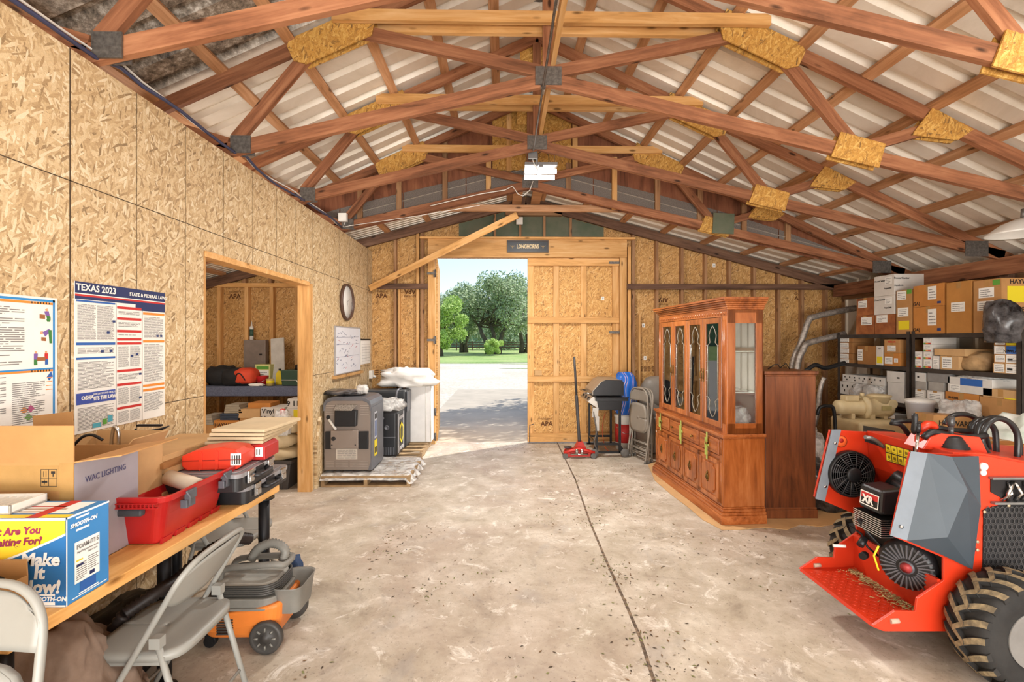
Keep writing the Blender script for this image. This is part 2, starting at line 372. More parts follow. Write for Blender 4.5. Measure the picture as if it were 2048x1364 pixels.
# end wall with the door opening
DX0 = atY(858, 700, BY).x; DXo = atY(872, 700, BY).x; DX1 = atY(1237, 700, BY).x; DX2 = atY(1250, 700, BY).x; DZ = atY(1000, 517, BY).z; HZ = atY(1000, 481, BY).z
b = MB(); T2 = .03
def wallpoly(xs0, xs1, z0=0): return [(xs0, z0), (xs1, z0), (xs1, ZE(xs1) + .1)] + ([(RIDGE, ZE(RIDGE) + .1)] if xs0 < RIDGE < xs1 else []) + [(xs0, ZE(xs0) + .1)]
b.prism(wallpoly(LX, DXo), BY, BY + T2); b.prism(wallpoly(DX1, RX), BY, BY + T2); b.prism(wallpoly(DXo, DX1, DZ), BY, BY + T2)
wb = struct(b.build('wall_back', osb_back))
def vst(x, z0, z1, w=.04, mat=None, par=None, Y=None, d=.085, name='stud'):
    Y = BY if Y is None else Y
    b = MB(); b.box(0, z1 - z0, -d / 2, d / 2, -w / 2, w / 2)
    return b.build(name, mat or stud_w, par or wb, mw=Matrix.Translation((x, Y - d / 2, z0)) @ Matrix.Rotation(R(-90), 4, 'Y'))
for px, m, ww in ((791, stud_w, .04), (799, new_w, .02), (836, new_w, .04), (845, stud_w, .05)):
    x = atY(px, 600, BY - .05).x; vst(x, 0, ZE(x) - .02 if px != 799 else 2.4, ww, m)
for px in (1266, 1313, 1363, 1410, 1458, 1507, 1556, 1603, 1650, 1690):
    x = atY(px, 600, BY - .05).x; vst(x, 0, ZE(x) - .02, .042, stud_w)
vst(atY(1277, 700, BY).x, .2, 2.0, .03, new_w, d=.06)
gz = atY(1400, 574, BY - .08).z
member('girt', (DX2, BY - .10, gz), (RX - .02, BY - .10, gz), .04, .085, dark_w, wb, (0, 0, 1))
b = MB(); b.box(DX2, RX - .02, BY - .10, BY - .085, gz - .045, gz + .045)
member('girt', (WX + .01, BY - .10, gz + .0), (DX0, BY - .10, gz), .04, .085, dark_w, wb, (0, 0, 1))
member('girt', (DX2 + .0, BY - .095, gz + .0), (RX - .02, BY - .095, gz), .08, .03, stud_w, wb)
member('girt', (WX + .01, BY - .095, gz + .0), (DX0, BY - .095, gz), .08, .03, stud_w, wb)
# side-room end-wall framing
for px in (440, 495, 545, 595):
    x = atY(px, 650, BY - .05).x; vst(x, 0, 2.42, .055, new_w)
member('top_plate', (LX, BY - .05, 2.44), (WX - .13, BY - .05, 2.44), .06, .09, new_w, wb)
for px in (490, 542, 590): x = atY(px, 560, BY - .05).x; vst(x, 2.47, ZE(x), .05, stud_w)
# door surround
vst((DX0 + DXo) / 2, 0, HZ, DXo - DX0, new_w, d=.10, name='door_post'); vst((DX1 + DX2) / 2, 0, HZ, DX2 - DX1, new_w, d=.10, name='door_post')
vst(DX2 + .05, 0, HZ - .1, .05, new_w, d=.07, name='door_post')
member('header_beam', (DX0, BY - .07, (DZ + HZ) / 2), (DX2, BY - .07, (DZ + HZ) / 2), HZ - DZ, .09, new_w, wb)
member('header_cap', (DX0 - .12, BY - .09, HZ + .012), (DX2 + .12, BY - .09, HZ + .012), .03, .12, new_w, wb)
grn = M('green_sheathing', '#55604c', .7, var=.35, scale=4, h2='#6a6a58')
x0 = atY(918, 460, BY).x; x1 = atY(1207, 460, BY).x
b = MB(); b.prism([(x0, HZ + .03), (x1, HZ + .03), (x1, ZE(x1) - .06), (RIDGE, ZE(RIDGE) - .06), (x0, ZE(x0) - .06)], BY - .02, BY - .004); b.build('sheathing_panel', grn, wb)
for px in (990, 1040, 1088, 1140): x = atY(px, 460, BY).x; vst(x, HZ + .03, ZE(x) - .03, .035, stud_w)
b = MB(); b.box(-.31 + RIDGE - .0, .9, BY - .12, BY - .02, atY(1000, 434, BY).z, atY(1000, 424, BY).z); b.build('ridge_block', stud_w, wb)
for sgn in (-1, 1):
    xe = LX if sgn < 0 else RX
    member('end_rafter', (RIDGE, BY - .09, ZE(RIDGE)), (xe, BY - .09, ZE(xe)), .13, .06, dark_w, wb)
# APA stamps on the sheathing
stamp = flat('stamp_ink', '#5a3416', .8)
for px, py, flip in ((763, 592, 0), (820, 583, 1), (470, 593, 0), (1600, 597, 0), (1340, 728, 1), (1325, 600, 1)):
    P = atY(px, py, BY - .002); u = (-1, 0, 0) if flip else (1, 0, 0); v = (0, 0, -1) if flip else (0, 0, 1)
    P.y = BY - .001
    if flip: P.y -= 0
    text('APA', .095, stamp, wb, P, u, v, name='mill_stamp', bold=.003, off=.002); text('Norbord', .05, stamp, wb, P + Vector((0, 0, .07 * (-1 if flip else 1))), u, v, name='mill_stamp', off=.002)
r = random.Random(3); rc = []
for px0, px1, py in ((1478, 1500, 725), (750, 790, 742), (795, 830, 742), (1280, 1310, 735), (1555, 1600, 735)):
    a = atY(px0, py, BY); e = atY(px1, py, BY)
    for k in range(3): rc += [(a.x + (e.x - a.x) * t0, a.z - k * .03, a.x + (e.x - a.x) * (t0 + .18), a.z - k * .03 + .012, 0) for t0 in (0, .25, .5, .8)]
marks('mill_print', rc, [stamp], wb, (0, BY - .001, 0), (1, 0, 0), (0, 0, 1))

# right wall: vertical ribbed steel with wooden girts
met = M('roof_steel', '#cfc5b6', .42, .25, var=.1, scale=2, bump=0, h2='#b3a795')
b = MB(); y = -3.0
while y < BY:
    b.add([(RX, y, 0), (RX, y + .16, 0), (RX - .018, y + .18, 0), (RX - .018, y + .205, 0), (RX, y + .225, 0)] + [(RX, y, 2.6), (RX, y + .16, 2.6), (RX - .018, y + .18, 2.6), (RX - .018, y + .205, 2.6), (RX, y + .225, 2.6)], [(i, i + 1, i + 6, i + 5) for i in range(4)]); y += .225
b.box(RX + .02, RX + .06, -3, BY, 0, 2.6)
wr = struct(b.build('wall_right', met, recalc=False))
for z in (.5, 1.4, 2.33): member('girt', (RX - .045, -3, z), (RX - .045, BY - .1, z), .09 if z < 2.3 else .2, .04, stud_w, wr, (1, 0, 0))
for y in (1.5, 3.6, 4.85, 6.1): 
    b = MB(); b.box(0, 2.38, -.06, .06, -.05, .05); b.build('post', dark_w, wr, mw=Matrix.Translation((RX - .12, y, 0)) @ Matrix.Rotation(R(-90), 4, 'Y'))
member('eave_beam', (RX - .2, -3, 2.36), (RX - .2, BY - .1, 2.36), .18, .045, truss_w, wr, (1, 0, 0))
# far-left wall of the side room
b = MB(); b.box(LX - .05, LX, -3, BY, 0, 2.6); wf = struct(b.build('wall_side_room', osb_wall))
b = MB(); b.box(LX, WX - .115, 2.2, 2.25, 0, 2.9); struct(b.build('wall_side_room_near', osb_back))

# ---- roof: ribbed steel on purlins
GY = 6.16
s = NT('aged_steel'); v = s.coord(rand=False); a = s.noise(v, 1.1, 7, .7, .8); f = s.noise(v, 14, 6, .8)
sp = s.n('ShaderNodeSeparateXYZ'); tc = s.n('ShaderNodeTexCoord'); s.l(tc.outputs['Object'], sp.inputs[0])
# the sheets over the near left bay are old, pitted and dull
m1 = s.n('ShaderNodeMapRange'); s.l(sp.outputs[1], m1.inputs[0]); m1.inputs[1].default_value = 3.62; m1.inputs[2].default_value = 3.55
m2 = s.n('ShaderNodeMapRange'); s.l(sp.outputs[0], m2.inputs[0]); m2.inputs[1].default_value = -.9; m2.inputs[2].default_value = -1.0
mm = s.n('ShaderNodeMath', operation='MULTIPLY'); s.l(m1.outputs[0], mm.inputs[0]); s.l(m2.outputs[0], mm.inputs[1])
clean = s.ramp(a, [(.3, c('#d0c4b2')), (.5, c('#e4dacb')), (.7, c('#eee6da'))]); 
old = s.ramp(f, [(.35, c('#3a332d')), (.5, c('#857869')), (.65, c('#c9bfb2'))])
col = s.mix(mm.outputs[0], clean, old); roofm = s.done(col, .4, .15, .5)
def slope_sheet(b, zf, off, y0, y1, sgn, xe, rib=.235, hgt=.05):
    y = y0; prof = []
    while y < y1 - 1e-6:
        for dy, dz in ((0, 0), (rib * .52, 0), (rib * .60, hgt), (rib * .86, hgt), (rib * .94, 0), (rib, 0)):
            if y + dy <= y1 + .001 and (not prof or y + dy > prof[-1][0] + 1e-5): prof.append((y + dy, dz))
        y += rib
    n = len(prof); vs = []
    for x in (RIDGE, xe):
        for yy, dz in prof: vs.append((x, yy, zf(x) + off + dz))
    b.add(vs, [(i, i + 1, n + i + 1, n + i) for i in range(n - 1)], 0)
b = MB()
for sgn in (-1, 1):
    xe = LX - .5 if sgn < 0 else RX + .5
    slope_sheet(b, ZT, .135, -3, GY + .3, sgn, xe); slope_sheet(b, ZE, .10, GY, BY + .25, sgn, xe, .10 if sgn < 0 else .235, .03)
ce = struct(b.build('ceiling', roofm, recalc=False))
b = MB()   # upper skin keeps the sky out at the ridge
b.box(RIDGE - .25, RIDGE + .25, -3, GY + .3, ZT(RIDGE) + .16, ZT(RIDGE) + .18); b.build('ridge_cap', galv, ce)
for sgn in (-1, 1):
    for k in range(9):
        d = .43 + .508 * k; x = RIDGE + sgn * d; z = ZT(x) + .112
        sl = -.456 * sgn; nrm = Vector((-sl, 0, 1)).normalized()
        if abs(x - RIDGE) > 4.95: continue
        member('purlin', (x, -3, z), (x, GY - .02, z), .085, .036, purl_w, ce, nrm)
    for k in range(8):
        d = .25 + .62 * k; x = RIDGE + sgn * d; z = ZE(x) + .078; nrm = Vector((.265 * sgn, 0, 1)).normalized()
        member('purlin', (x, GY + .06, z), (x, BY - .13, z), .085, .036, purl_w, ce, nrm)
b = MB(); 
for sgn in (-1, 1): b.box(RIDGE + sgn * .14 - .07, RIDGE + sgn * .14 + .07, GY + .3, BY - .13, ZE(RIDGE) - .06, ZE(RIDGE) - .02)
b.build('ridge_board', purl_w, ce)

# ---- inner gable wall above the low roof
b = MB()
xs = [LX, RIDGE, RX - .1]
b.add([(LX, GY + .05, ZB(LX)), (RIDGE, GY + .05, ZB(RIDGE) + .02), (RX - .1, GY + .05, ZB(RX - .1)), (RX - .1, GY + .05, ZT(RX - .1) + .13), (RIDGE, GY + .05, ZT(RIDGE) + .13), (LX, GY + .05, ZT(LX) + .13)], [(0, 1, 4, 5), (1, 2, 3, 4)])
gw = struct(b.build('wall_gable', ply, recalc=False))
felt = M('asphalt_board', '#5b544f', .9, var=.35, scale=120, bump=.3, h2='#8a8078')
b = MB()
for sgn in (-1, 1):
    xa, xb = RIDGE + sgn * .02, RIDGE + sgn * 4.1
    for k in range(5):
        x0 = xa + (xb - xa) * k / 5; x1 = xa + (xb - xa) * (k + 1) / 5 - .012 * sgn
        hh = [.30, .31, .30, .28, .22][k]; h2 = [.31, .30, .28, .22, .12][k]
        b.add([(x0, GY + .03, ZB(x0) + .05), (x1, GY + .03, ZB(x1) + .05), (x1, GY + .03, ZB(x1) + .05 + h2), (x0, GY + .03, ZB(x0) + .05 + hh)], [(0, 1, 2, 3)])
b.build('asphalt_panel', felt, gw, recalc=False)
a0 = atY(985, 230, GY); a1 = atY(1143, 340, GY)
b = MB(); b.prism([(a0.x, a1.z), (a1.x, a1.z), (a1.x, ZT(a1.x) + .05), (RIDGE, ZT(RIDGE) + .05), (a0.x, ZT(a0.x) + .05)], GY + .02, GY + .035); b.build('gable_patch', osb_g, gw)
for px, m, zt in ((798, stud_w, 9), (890, stud_w, 9), (977, new_w, 3.98), (1018, new_w, 9), (1150, new_w, 9), (1137, stud_w, 3.9), (1229, new_w, 3.98), (1315, stud_w, 9), (1400, stud_w, 9), (1488, stud_w, 9), (1576, stud_w, 9), (720, stud_w, 9)):
    x = atY(px, 380, GY).x; z0 = ZB(x) + .02
    if px in (1018, 1150): z0 = atY(px, 342, GY).z
    vst(x, z0, min(ZT(x) + .05, zt), .065, m, gw, GY + .03, .04)
flash = M('white_flashing', '#e4ded4', .4, .2)
b = MB()
for sgn in (-1, 1):
    for k in range(4):
        xa = RIDGE + sgn * (.35 + .62 * k); xb = xa + sgn * .48
        b.prism([(xa, ZB(xa) + .075), (xb, ZB(xb) + .075), (xb, ZB(xb) + .105), (xa, ZB(xa) + .105)], GY - .03, GY - .02)
b.build('flashing_strip', flash, gw)
# open-end posts behind the camera
b = MB(); b.prism([(LX, 2.75), (RX, 2.75), (RX, ZT(RX) + .2), (RIDGE, ZT(RIDGE) + .2), (LX, ZT(LX) + .2)], -3.05, -3.0); struct(b.build('wall_front', osb_back))

# ---- trusses
def plate(px, t): pass
def truss(Y, label, ridge_g=True, last=False):
    t = thing('roof_truss', label, 'roof truss', (RIDGE, Y, ZB(RIDGE)), world=True, group='wooden scissor trusses')
    h = .10
    for sg in (-1, 1):
        X = lambda d: RIDGE + sg * d
        bo = .05; to = .045
        P = lambda d, f, o=0: (X(d), Y, f(X(d)) + o)
        member('bottom_chord', P(.0, ZB, bo), P(4.85, ZB, bo), h, .04, truss_w, t)
        member('top_chord', P(.0, ZT, to), P(4.95, ZT, to), h, .04, truss_w, t)
        member('web', P(0.05, ZB, .12), P(1.5, ZT, -.0), .09, .04, truss_w, t)
        member('web', P(2.36, ZB, .12), P(1.76, ZT, 0), .09, .04, truss_w, t)
        member('web', P(2.42, ZB, .10), P(3.0, ZT, -.02), .085, .04, truss_w, t)
        a = math.atan(.456)
        for yy in (Y - .03, Y + .03):
            # long bevelled plate at the top node
            dx = .345; x = 1.63; u = Vector((sg, 0, -.456)).normalized(); n = Vector((u.z * -sg, 0, abs(u.x)))
            o = Vector((X(x), 0, ZT(X(x)) + .0)); n = Vector((.456 * sg, 0, 1)).normalized()
            pts = [o + u * p + n * q for p, q in ((-.34, -.03), (-.34, .10), (.30, .10), (.345, .06), (.345, -.06), (.27, -.12), (-.27, -.12))]
            b = MB(); b.prism([(p.x, p.z) for p in pts], yy - .006, yy + .006); b.build('gusset_plate', osb_g, t)
            if sg > 0:
                o = Vector((X(2.38), 0, ZB(X(2.38)) + .08)); u = Vector((1, 0, -.23)).normalized(); n = Vector((.23, 0, 1)).normalized()
                pts = [o + u * p + n * q for p, q in ((-.19, -.11), (.19, -.11), (.2, .08), (-.16, .09))]
                b = MB(); b.prism([(p.x, p.z) for p in pts], yy - .006, yy + .006); b.build('gusset_plate', osb_g, t)
                o = Vector((X(3.05), 0, ZT(X(3.05)) - .0)); u = Vector((1, 0, -.456)).normalized(); n = Vector((.456, 0, 1)).normalized()
                pts = [o + u * p + n * q for p, q in ((-.2, -.17), (.14, -.06), (.22, .07), (-.14, .09))]
                b = MB(); b.prism([(p.x, p.z) for p in pts], yy - .006, yy + .006); b.build('gusset_plate', osb_g, t)
            else:
                x = X(2.33); b = MB(); b.box(x - .06, x + .09, yy - .004, yy + .004, ZB(x) - .0, ZB(x) + .13); b.build('connector_plate', galv, t)
        b = MB(); b.box(X(4.55) - .12, X(4.55) + .12, Y - .028, Y - .02, ZB(X(4.5)) - .04, ZB(X(4.5)) + .12); b.build('connector_plate', galv, t)
    member('king_post', (RIDGE, Y + .001, ZB(RIDGE) + .12), (RIDGE, Y + .001, ZT(RIDGE) + .03), .085, .04, truss_w, t)
    for yy in (Y - .024, Y + .024):
        b = MB(); b.box(RIDGE - .1, RIDGE + .1, yy - .003, yy + .003, ZB(RIDGE) + .0, ZB(RIDGE) + .14); b.build('connector_plate', galv, t)
    if ridge_g:
        b = MB(); b.box(RIDGE - .17, RIDGE + .18, Y + .02, Y + .032, ZT(RIDGE) - .27, ZT(RIDGE) + .03); b.build('gusset_plate', osb_g, t)
    zc = ZT(RIDGE + 1.53) + .08
    for yy in ((Y - .06, Y + .075) if not last else (Y - .05,)):
        m = member('collar_tie', (RIDGE - 1.62, yy, zc), (RIDGE + 1.68, yy, zc), .085, .038, new_w, t, ends=(.0, .0))
    return t
T_ = [(0.03, 'brown timber scissor truss directly overhead, behind the camera'), (1.23, 'brown timber scissor truss overhead just outside the frame'),
      (2.43, 'brown timber scissor truss nearest the camera, cut off by the top of the picture'), (3.63, 'second brown scissor truss, largest one whole in view, with doubled pale collar boards'),
      (4.85, 'third brown scissor truss from the camera, the shop light hangs just behind it'), (6.08, 'rearmost brown scissor truss, standing against the plywood gable')]
for i, (y, l) in enumerate(T_):
    if i < 2: continue
    truss(y, l, last=(i == 5))
o = member('lateral_brace', (RIDGE + .035, -2.5, 3.73), (RIDGE + .035, 4.83, 3.73), .085, .036, new_w, None, (1, 0, 0)); tag(o, 'pale board running along the ridge line above the trusses, beside the conduit', 'brace')
o = member('tie_board', tuple(atY(881, 416, 6.3)), tuple(atY(1250, 418, 6.3)), .085, .036, purl_w, None, ends=(0, 0)); tag(o, 'pale brown horizontal tie board spanning under the low rear roof', 'board')
a = atX(747, 579, WX + .03); a.y = 7.18; e = atY(1035, 430, 6.45)
o = member('diagonal_brace', tuple(a), tuple(e), .09, .036, new_w); tag(o, 'long pale diagonal timber brace rising from the left wall to the roof', 'brace')
o = member('green_gusset', tuple(atY(1426, 446, 6.02)), tuple(atY(1468, 448, 6.02)), .26, .01, grn); o.name = 'sheathing_offcut'; tag(o, 'small grey-green square of sheathing nailed to the rearmost truss chord', 'plywood offcut')
# ================================================================ back-wall doors, sign, light
def door_leaf(name, w, h):
    t = bpy.data.objects.new(name, None); COL.objects.link(t); t['kind'] = 'structure'
    b = MB(); b.box(0, w, .0, .02, 0, h); b.build('door_panel', osb_door, t)
    return t
L0 = atY(1055, 700, BY).x; L1 = DX1 - .005; lw = L1 - L0; lh = DZ - .02
d1 = door_leaf('door_1', lw, lh); d1.location = (L0, BY, .02)
def zpix(py): return atY(1100, py, BY - .03).z
for x0, x1 in ((0, .095), (.40, .49), (.83, .92), (lw - .1, lw)):
    b = MB(); b.box(0, lh - .06, -.02, .02, -(x1 - x0) / 2, (x1 - x0) / 2)
    b.build('door_stile', new_w, d1, mw=Matrix.Translation(((x0 + x1) / 2, -.021, .03)) @ Matrix.Rotation(R(-90), 4, 'Y'))
for ya, yb in ((517, 532), (634, 646), (752, 763), (866, 884)):
    z1 = zpix(ya) - .02; z0 = zpix(yb) - .02; b = MB(); b.box(0, lw, -.02, .02, max(.0, z0), z1)
    b.build('door_rail', new_w, d1, loc=(0, -.045, 0))
for z in (2.78, 1.7, .62):
    b = MB(); b.box(-.17, .10, -.006, 0, -.018, .018); b.box(.0, .03, -.012, 0, -.05, .05); b.cyl((.0, -.012, -.05), (.0, -.012, .05), .008)
    b.build('hinge', galv, d1, loc=(lw + .01, -.068 - .0, z))
b = MB(); b.box(0, .11, -.04, 0, 0, .075); b.build('latch_block', card3, d1, loc=(.11, -.004, 1.0 + .03))
b = MB(); b.tube([(.0, 0, .0), (.0, 0, .26), (.06, 0, .28)], .007); b.build('cane_bolt', galv, d1, loc=(.03, -.075, -.0))
stp = wb
text('APA', .10, stamp, d1, (.30, -.003, .27), (1, 0, 0), (0, 0, 1), name='mill_stamp', bold=.003); text('Norbord', .055, stamp, d1, (.28, -.003, .35), (1, 0, 0), (0, 0, 1), name='mill_stamp')
text('APA', .11, stamp, d1, (.68, -.003, 1.52), (-1, 0, 0), (0, 0, -1), name='mill_stamp', off=-.004); text('Norbord', .055, stamp, d1, (.68, -.003, 1.45), (-1, 0, 0), (0, 0, -1), name='mill_stamp', off=-.004)
marks('inspection_tag', [(1.16, 2.2, 1.2, 2.26, 0)], [paper], d1, (0, -.003, 0), (1, 0, 0), (0, 0, 1))
text('8', .05, ink, d1, (1.18, -.004, 2.23), (1, 0, 0), (0, 0, 1), name='mill_stamp')
for px, py in ((1287, 651), (1428, 531), (1290, 716)):
    P = atY(px, py, BY); marks('inspection_tag', [(-.022, -.03, .022, .03, 0)], [paper], wb, (P.x, BY - .001, P.z), (1, 0, 0), (0, 0, 1))
    text('8', .045, ink, wb, (P.x, BY - .003, P.z), (1, 0, 0), (0, 0, 1), name='mill_stamp')
d2 = door_leaf('door_2', lw, lh); d2.location = (DXo + .015, BY + .05, .02); d2.rotation_euler = (0, 0, R(96))
for x0, x1 in ((0, .095), (.42, .5), (.83, .92), (lw - .1, lw)):
    b = MB(); b.box(0, lh, -.02, .02, -(x1 - x0) / 2, (x1 - x0) / 2)
    b.build('door_stile', new_w, d2, mw=Matrix.Translation(((x0 + x1) / 2, .041, 0)) @ Matrix.Rotation(R(-90), 4, 'Y'))
for z in (2.62, 1.6, .5, .12):
    b = MB(); b.box(-.12, .02, -.006, 0, -.018, .018); b.cyl((.01, -.012, -.06), (.01, -.012, .06), .010); b.box(-.02, .02, -.012, 0, -.055, .055)
    b.build('hinge', galv, wb, loc=(DXo + .0, BY - .121, z))
# LONGHORNS sign
a = atY(1014, 505, BY - .125); e = atY(1097, 481, BY - .125)
t = thing('wall_sign', 'framed black LONGHORNS sign mounted on the beam above the open doorway', 'sign', ((a.x + e.x) / 2, BY - .13, (a.z + e.z) / 2))
hw = (e.x - a.x) / 2; hh = (e.z - a.z) / 2
b = MB(); b.box(-hw, hw, 0, .012, -hh, hh); b.build('backing', M('sign_black', '#20242b', .4), t)
b = MB()
for x0, x1, z0, z1 in ((-hw, hw, hh - .018, hh), (-hw, hw, -hh, -hh + .018), (-hw, -hw + .018, -hh + .018, hh - .018), (hw - .018, hw, -hh + .018, hh - .018)): b.box(x0, x1, -.012, 0, z0, z1)
b.build('frame', M('sign_frame', '#3a2a20', .4), t)
gold = flat('sign_lettering', '#d8c39a', .5)
text('LONGHORNS', .088, gold, t, (0, -.001, -.003), (1, 0, 0), (0, 0, 1), sx=.62, bold=.0035)
for sx in (-1, 1):
    b = MB(); x = sx * .235
    pts = [(-.045, .018), (-.02, .006), (-.008, .012), (.008, .012), (.02, .006), (.045, .018), (.03, -.003), (.012, -.006), (.004, -.032), (-.004, -.032), (-.012, -.006), (-.03, -.003)]
    b.prism([(x + p * .9, q * 1.1) for p, q in pts], -.004, -.002); b.build('longhorn_emblem', M('emblem_brown', '#8d7a5c', .6), t)
# small junction boxes + conduit
P = atY(1039, 442, BY - .14); b = MB(); b.box(-.05, .05, -.04, 0, -.055, .055); b.box(-.044, .044, -.046, -.04, -.049, .049)
o = b.build('junction_box', white, None, loc=(P.x, BY - .125, P.z), bevel=.003); tag(o, 'small white square electrical box on the ridge block above the doorway sign', 'electrical box')
cz = ZB(RIDGE) - .02
b = MB(); b.tube([(RIDGE - .04, -2.9, cz + .03), (RIDGE - .04, 2.43, cz + .02), (RIDGE - .04, 4.80, cz + .0)], .009, 10)
for y in (2.43, 3.63): b.box(RIDGE - .06, RIDGE - .02, y - .02, y + .02, cz - .01 + .015, cz + .028)
o = b.build('electrical_conduit', galv); tag(o, 'long thin metal conduit running under the ridge to the shop light', 'conduit')
t = thing('shop_light', 'lit white twin-tube shop light hanging under the third truss', 'ceiling light', (RIDGE + .05, 5.08, 3.38))
emit = NT('lit_tube'); emit.p.inputs['Emission Color'].default_value = (1, .97, .92, 1); emit.p.inputs['Emission Strength'].default_value = 9; emit = emit.done((1, 1, 1, 1))
b = MB(); b.box(-.17, .17, -.15, .15, .04, .07); b.box(-.02, .02, -.15, .15, .02, .04); b.build('housing', greym, t)
for y in (-.09, .1):
    b = MB(); b.cyl((-.165, y, -.005), (.165, y, -.005), .024); b.build('light_tube', emit, t)
b = MB()
for x in (-.15, .15): b.tube([(x, 0, .07), (x, -.1, .30)], .002, 5)
b.build('hanging_wire', greym, t)
P = Vector((RIDGE - .04, 4.9, cz + .01))
t = thing('junction_box', 'grey metal electrical box at the end of the ridge conduit', 'electrical box', tuple(P))
b = MB(); b.box(-.05, .05, -.0, .05, -.06, .04); b.box(.03, .055, .01, .03, -.13, -.0); b.build('metal_box', greym, t, bevel=.004)
b = MB(); b.tube([(.0, .02, -.06), (.02, .02, -.12), (.06, .05, -.16), (.07, .12, -.14)], .005); b.build('cable', white, t)
b = MB(); b.tube([(.05, .03, .0), (.12, .03, .05), (.17, .06, .0), (.18, .12, -.1)], .004); b.build('cable', black, t)
a1 = atY(1060, 420, 6.0); 
b = MB(); b.tube([tuple(atY(x, y, 5.98)) for x, y in ((1066, 362), (1060, 380), (1046, 392), (1036, 388), (1025, 372), (1010, 380), (960, 388), (900, 402), (860, 412))], .006, 6)
tag(b.build('electrical_cable', white), 'thin white electrical cable sagging along the rearmost truss chord', 'cable')
t = thing('corner_box', 'small grey cable box where the rearmost truss meets the left wall', 'electrical box', tuple(atY(686, 435, 5.95)))
t.name = 'junction_box'; b = MB(); b.box(-.05, .05, -.03, .03, -.05, .05); b.build('metal_box', white, t, bevel=.003)
b = MB(); b.tube([(0.03, 0, -.05), (.0, .0, -.12), (.1, 0, -.1), (.9, 0, .02), (1.7, 0, .16)], .004, 6); b.build('cable', white, t)
# cables along the wall top
cabm = M('cable_blue', '#3b3f5c', .4)
for i, (m, dz, dx, lab) in enumerate(((cabm, .03, .0, 'dark blue cable bundle running along the top of the left wall'), (white, .055, -.02, 'white cable running along the top of the left wall beside the dark bundle'))):
    pts = []; y = .3
    while y < 6.05: pts.append((WX + .02 + dx + .012 * math.sin(y * 7 + i), y, ZB(WX) + dz - .015 + .018 * math.sin(y * 2.6 + i) + (.03 if abs(((y - 2.43) / 1.2) % 1 - 0) < .1 else 0))); y += .15
    b = MB(); b.tube(pts, .011 if i == 0 else .006, 7); tag(b.build('cable', m), lab, 'cable')
# round white lamp reflector at the far right
P = atY(2052, 458, 3.9)
t = thing('dish_lamp', 'white dish lamp reflector at the right edge under the roof', 'lamp', tuple(P))
b = MB(); b.lathe([(.0, .10), (.06, .09), (.16, .045), (.25, -.03), (.262, -.045), (.25, -.035), (.15, .03), (.05, .07), (0, .075)], n=36); b.build('reflector', white, t)
b = MB(); b.lathe([(.03, .17), (.035, .08), (0, .08)]); b.cyl((0, 0, .16), (0, 0, .24), .008); b.build('stem', greym, t)

# ================================================================ china hutch
cher = wood('cherry_wood', ['#6b3515', '#9e5828', '#b8723f'], 'Z', 30, .27, knots=False, spec=.55)
cherh = wood('cherry_wood_rail', ['#6b3515', '#9c5628', '#b6703e'], 'Y', 30, .27, knots=False, spec=.55)
brass = M('aged_brass', '#8a6d3a', .38, .9, var=.3)
s = NT('clear_glass'); tr = s.n('ShaderNodeBsdfTransparent'); gl = s.n('ShaderNodeBsdfGlossy'); gl.inputs['Roughness'].default_value = .02
fr = s.n('ShaderNodeFresnel'); fr.inputs['IOR'].default_value = 1.5; mr = s.n('ShaderNodeMath', operation='MULTIPLY_ADD'); mr.inputs[1].default_value = 1.0; mr.inputs[2].default_value = .06; s.l(fr.outputs[0], mr.inputs[0])
mx = s.n('ShaderNodeMixShader'); s.l(mr.outputs[0], mx.inputs[0]); s.l(tr.outputs[0], mx.inputs[1]); s.l(gl.outputs[0], mx.inputs[2]); tr.inputs[0].default_value = (.95, .97, .96, 1)
s.l(mx.outputs[0], s.t.nodes['Material Output'].inputs[0]); glass = s.m
s = NT('clear_wrap'); v = s.coord(); tr = s.n('ShaderNodeBsdfTransparent'); mx = s.n('ShaderNodeMixShader'); f = s.noise(v, 8, 3, .6, 1.2); rp = s.ramp(f, [(.40, (.34, .34, .34, 1)), (.62, (.78, .78, .78, 1))])
s.bump(f, .5, .02); s.done(c('#e8e7e4'), .25, 0, .6); s.l(rp, mx.inputs[0]); s.l(tr.outputs[0], mx.inputs[1]); s.l(s.p.outputs[0], mx.inputs[2]); s.l(mx.outputs[0], s.t.nodes['Material Output'].inputs[0]); wrap = s.m
hn = atZ(1443, 1052, 0); hf = atZ(1305, 946, 0); Lh = (hf - hn).length; ang = math.atan2(-(hf.x - hn.x), hf.y - hn.y)
H = thing('china_cabinet', 'tall cherry china cabinet with leaded glass doors over drawers, standing on cardboard', 'china cabinet', tuple(hn), ang)
def stepped(b, x0, y0, x1, y1, steps):   # steps: (outset, z0, z1)
    for o_, z0, z1 in steps: b.box(x0 - o_, x1 + 0, y0 - o_, y1 + o_, z0, z1)
D = .41
b = MB(); stepped(b, .035, .035, D, Lh - .035, [(.035, 0, .075), (.027, .075, .10), (.015, .10, .125), (.006, .125, .14)]); b.build('plinth', cherh, H, bevel=.004)
b = MB(); b.box(.035, D, .035, Lh - .035, .14, .735); b.build('base_cabinet', cher, H, bevel=.003)
b = MB(); stepped(b, .035, .035, D, Lh - .035, [(.012, .735, .748), (.026, .748, .775)]); b.build('counter', cherh, H, bevel=.005)
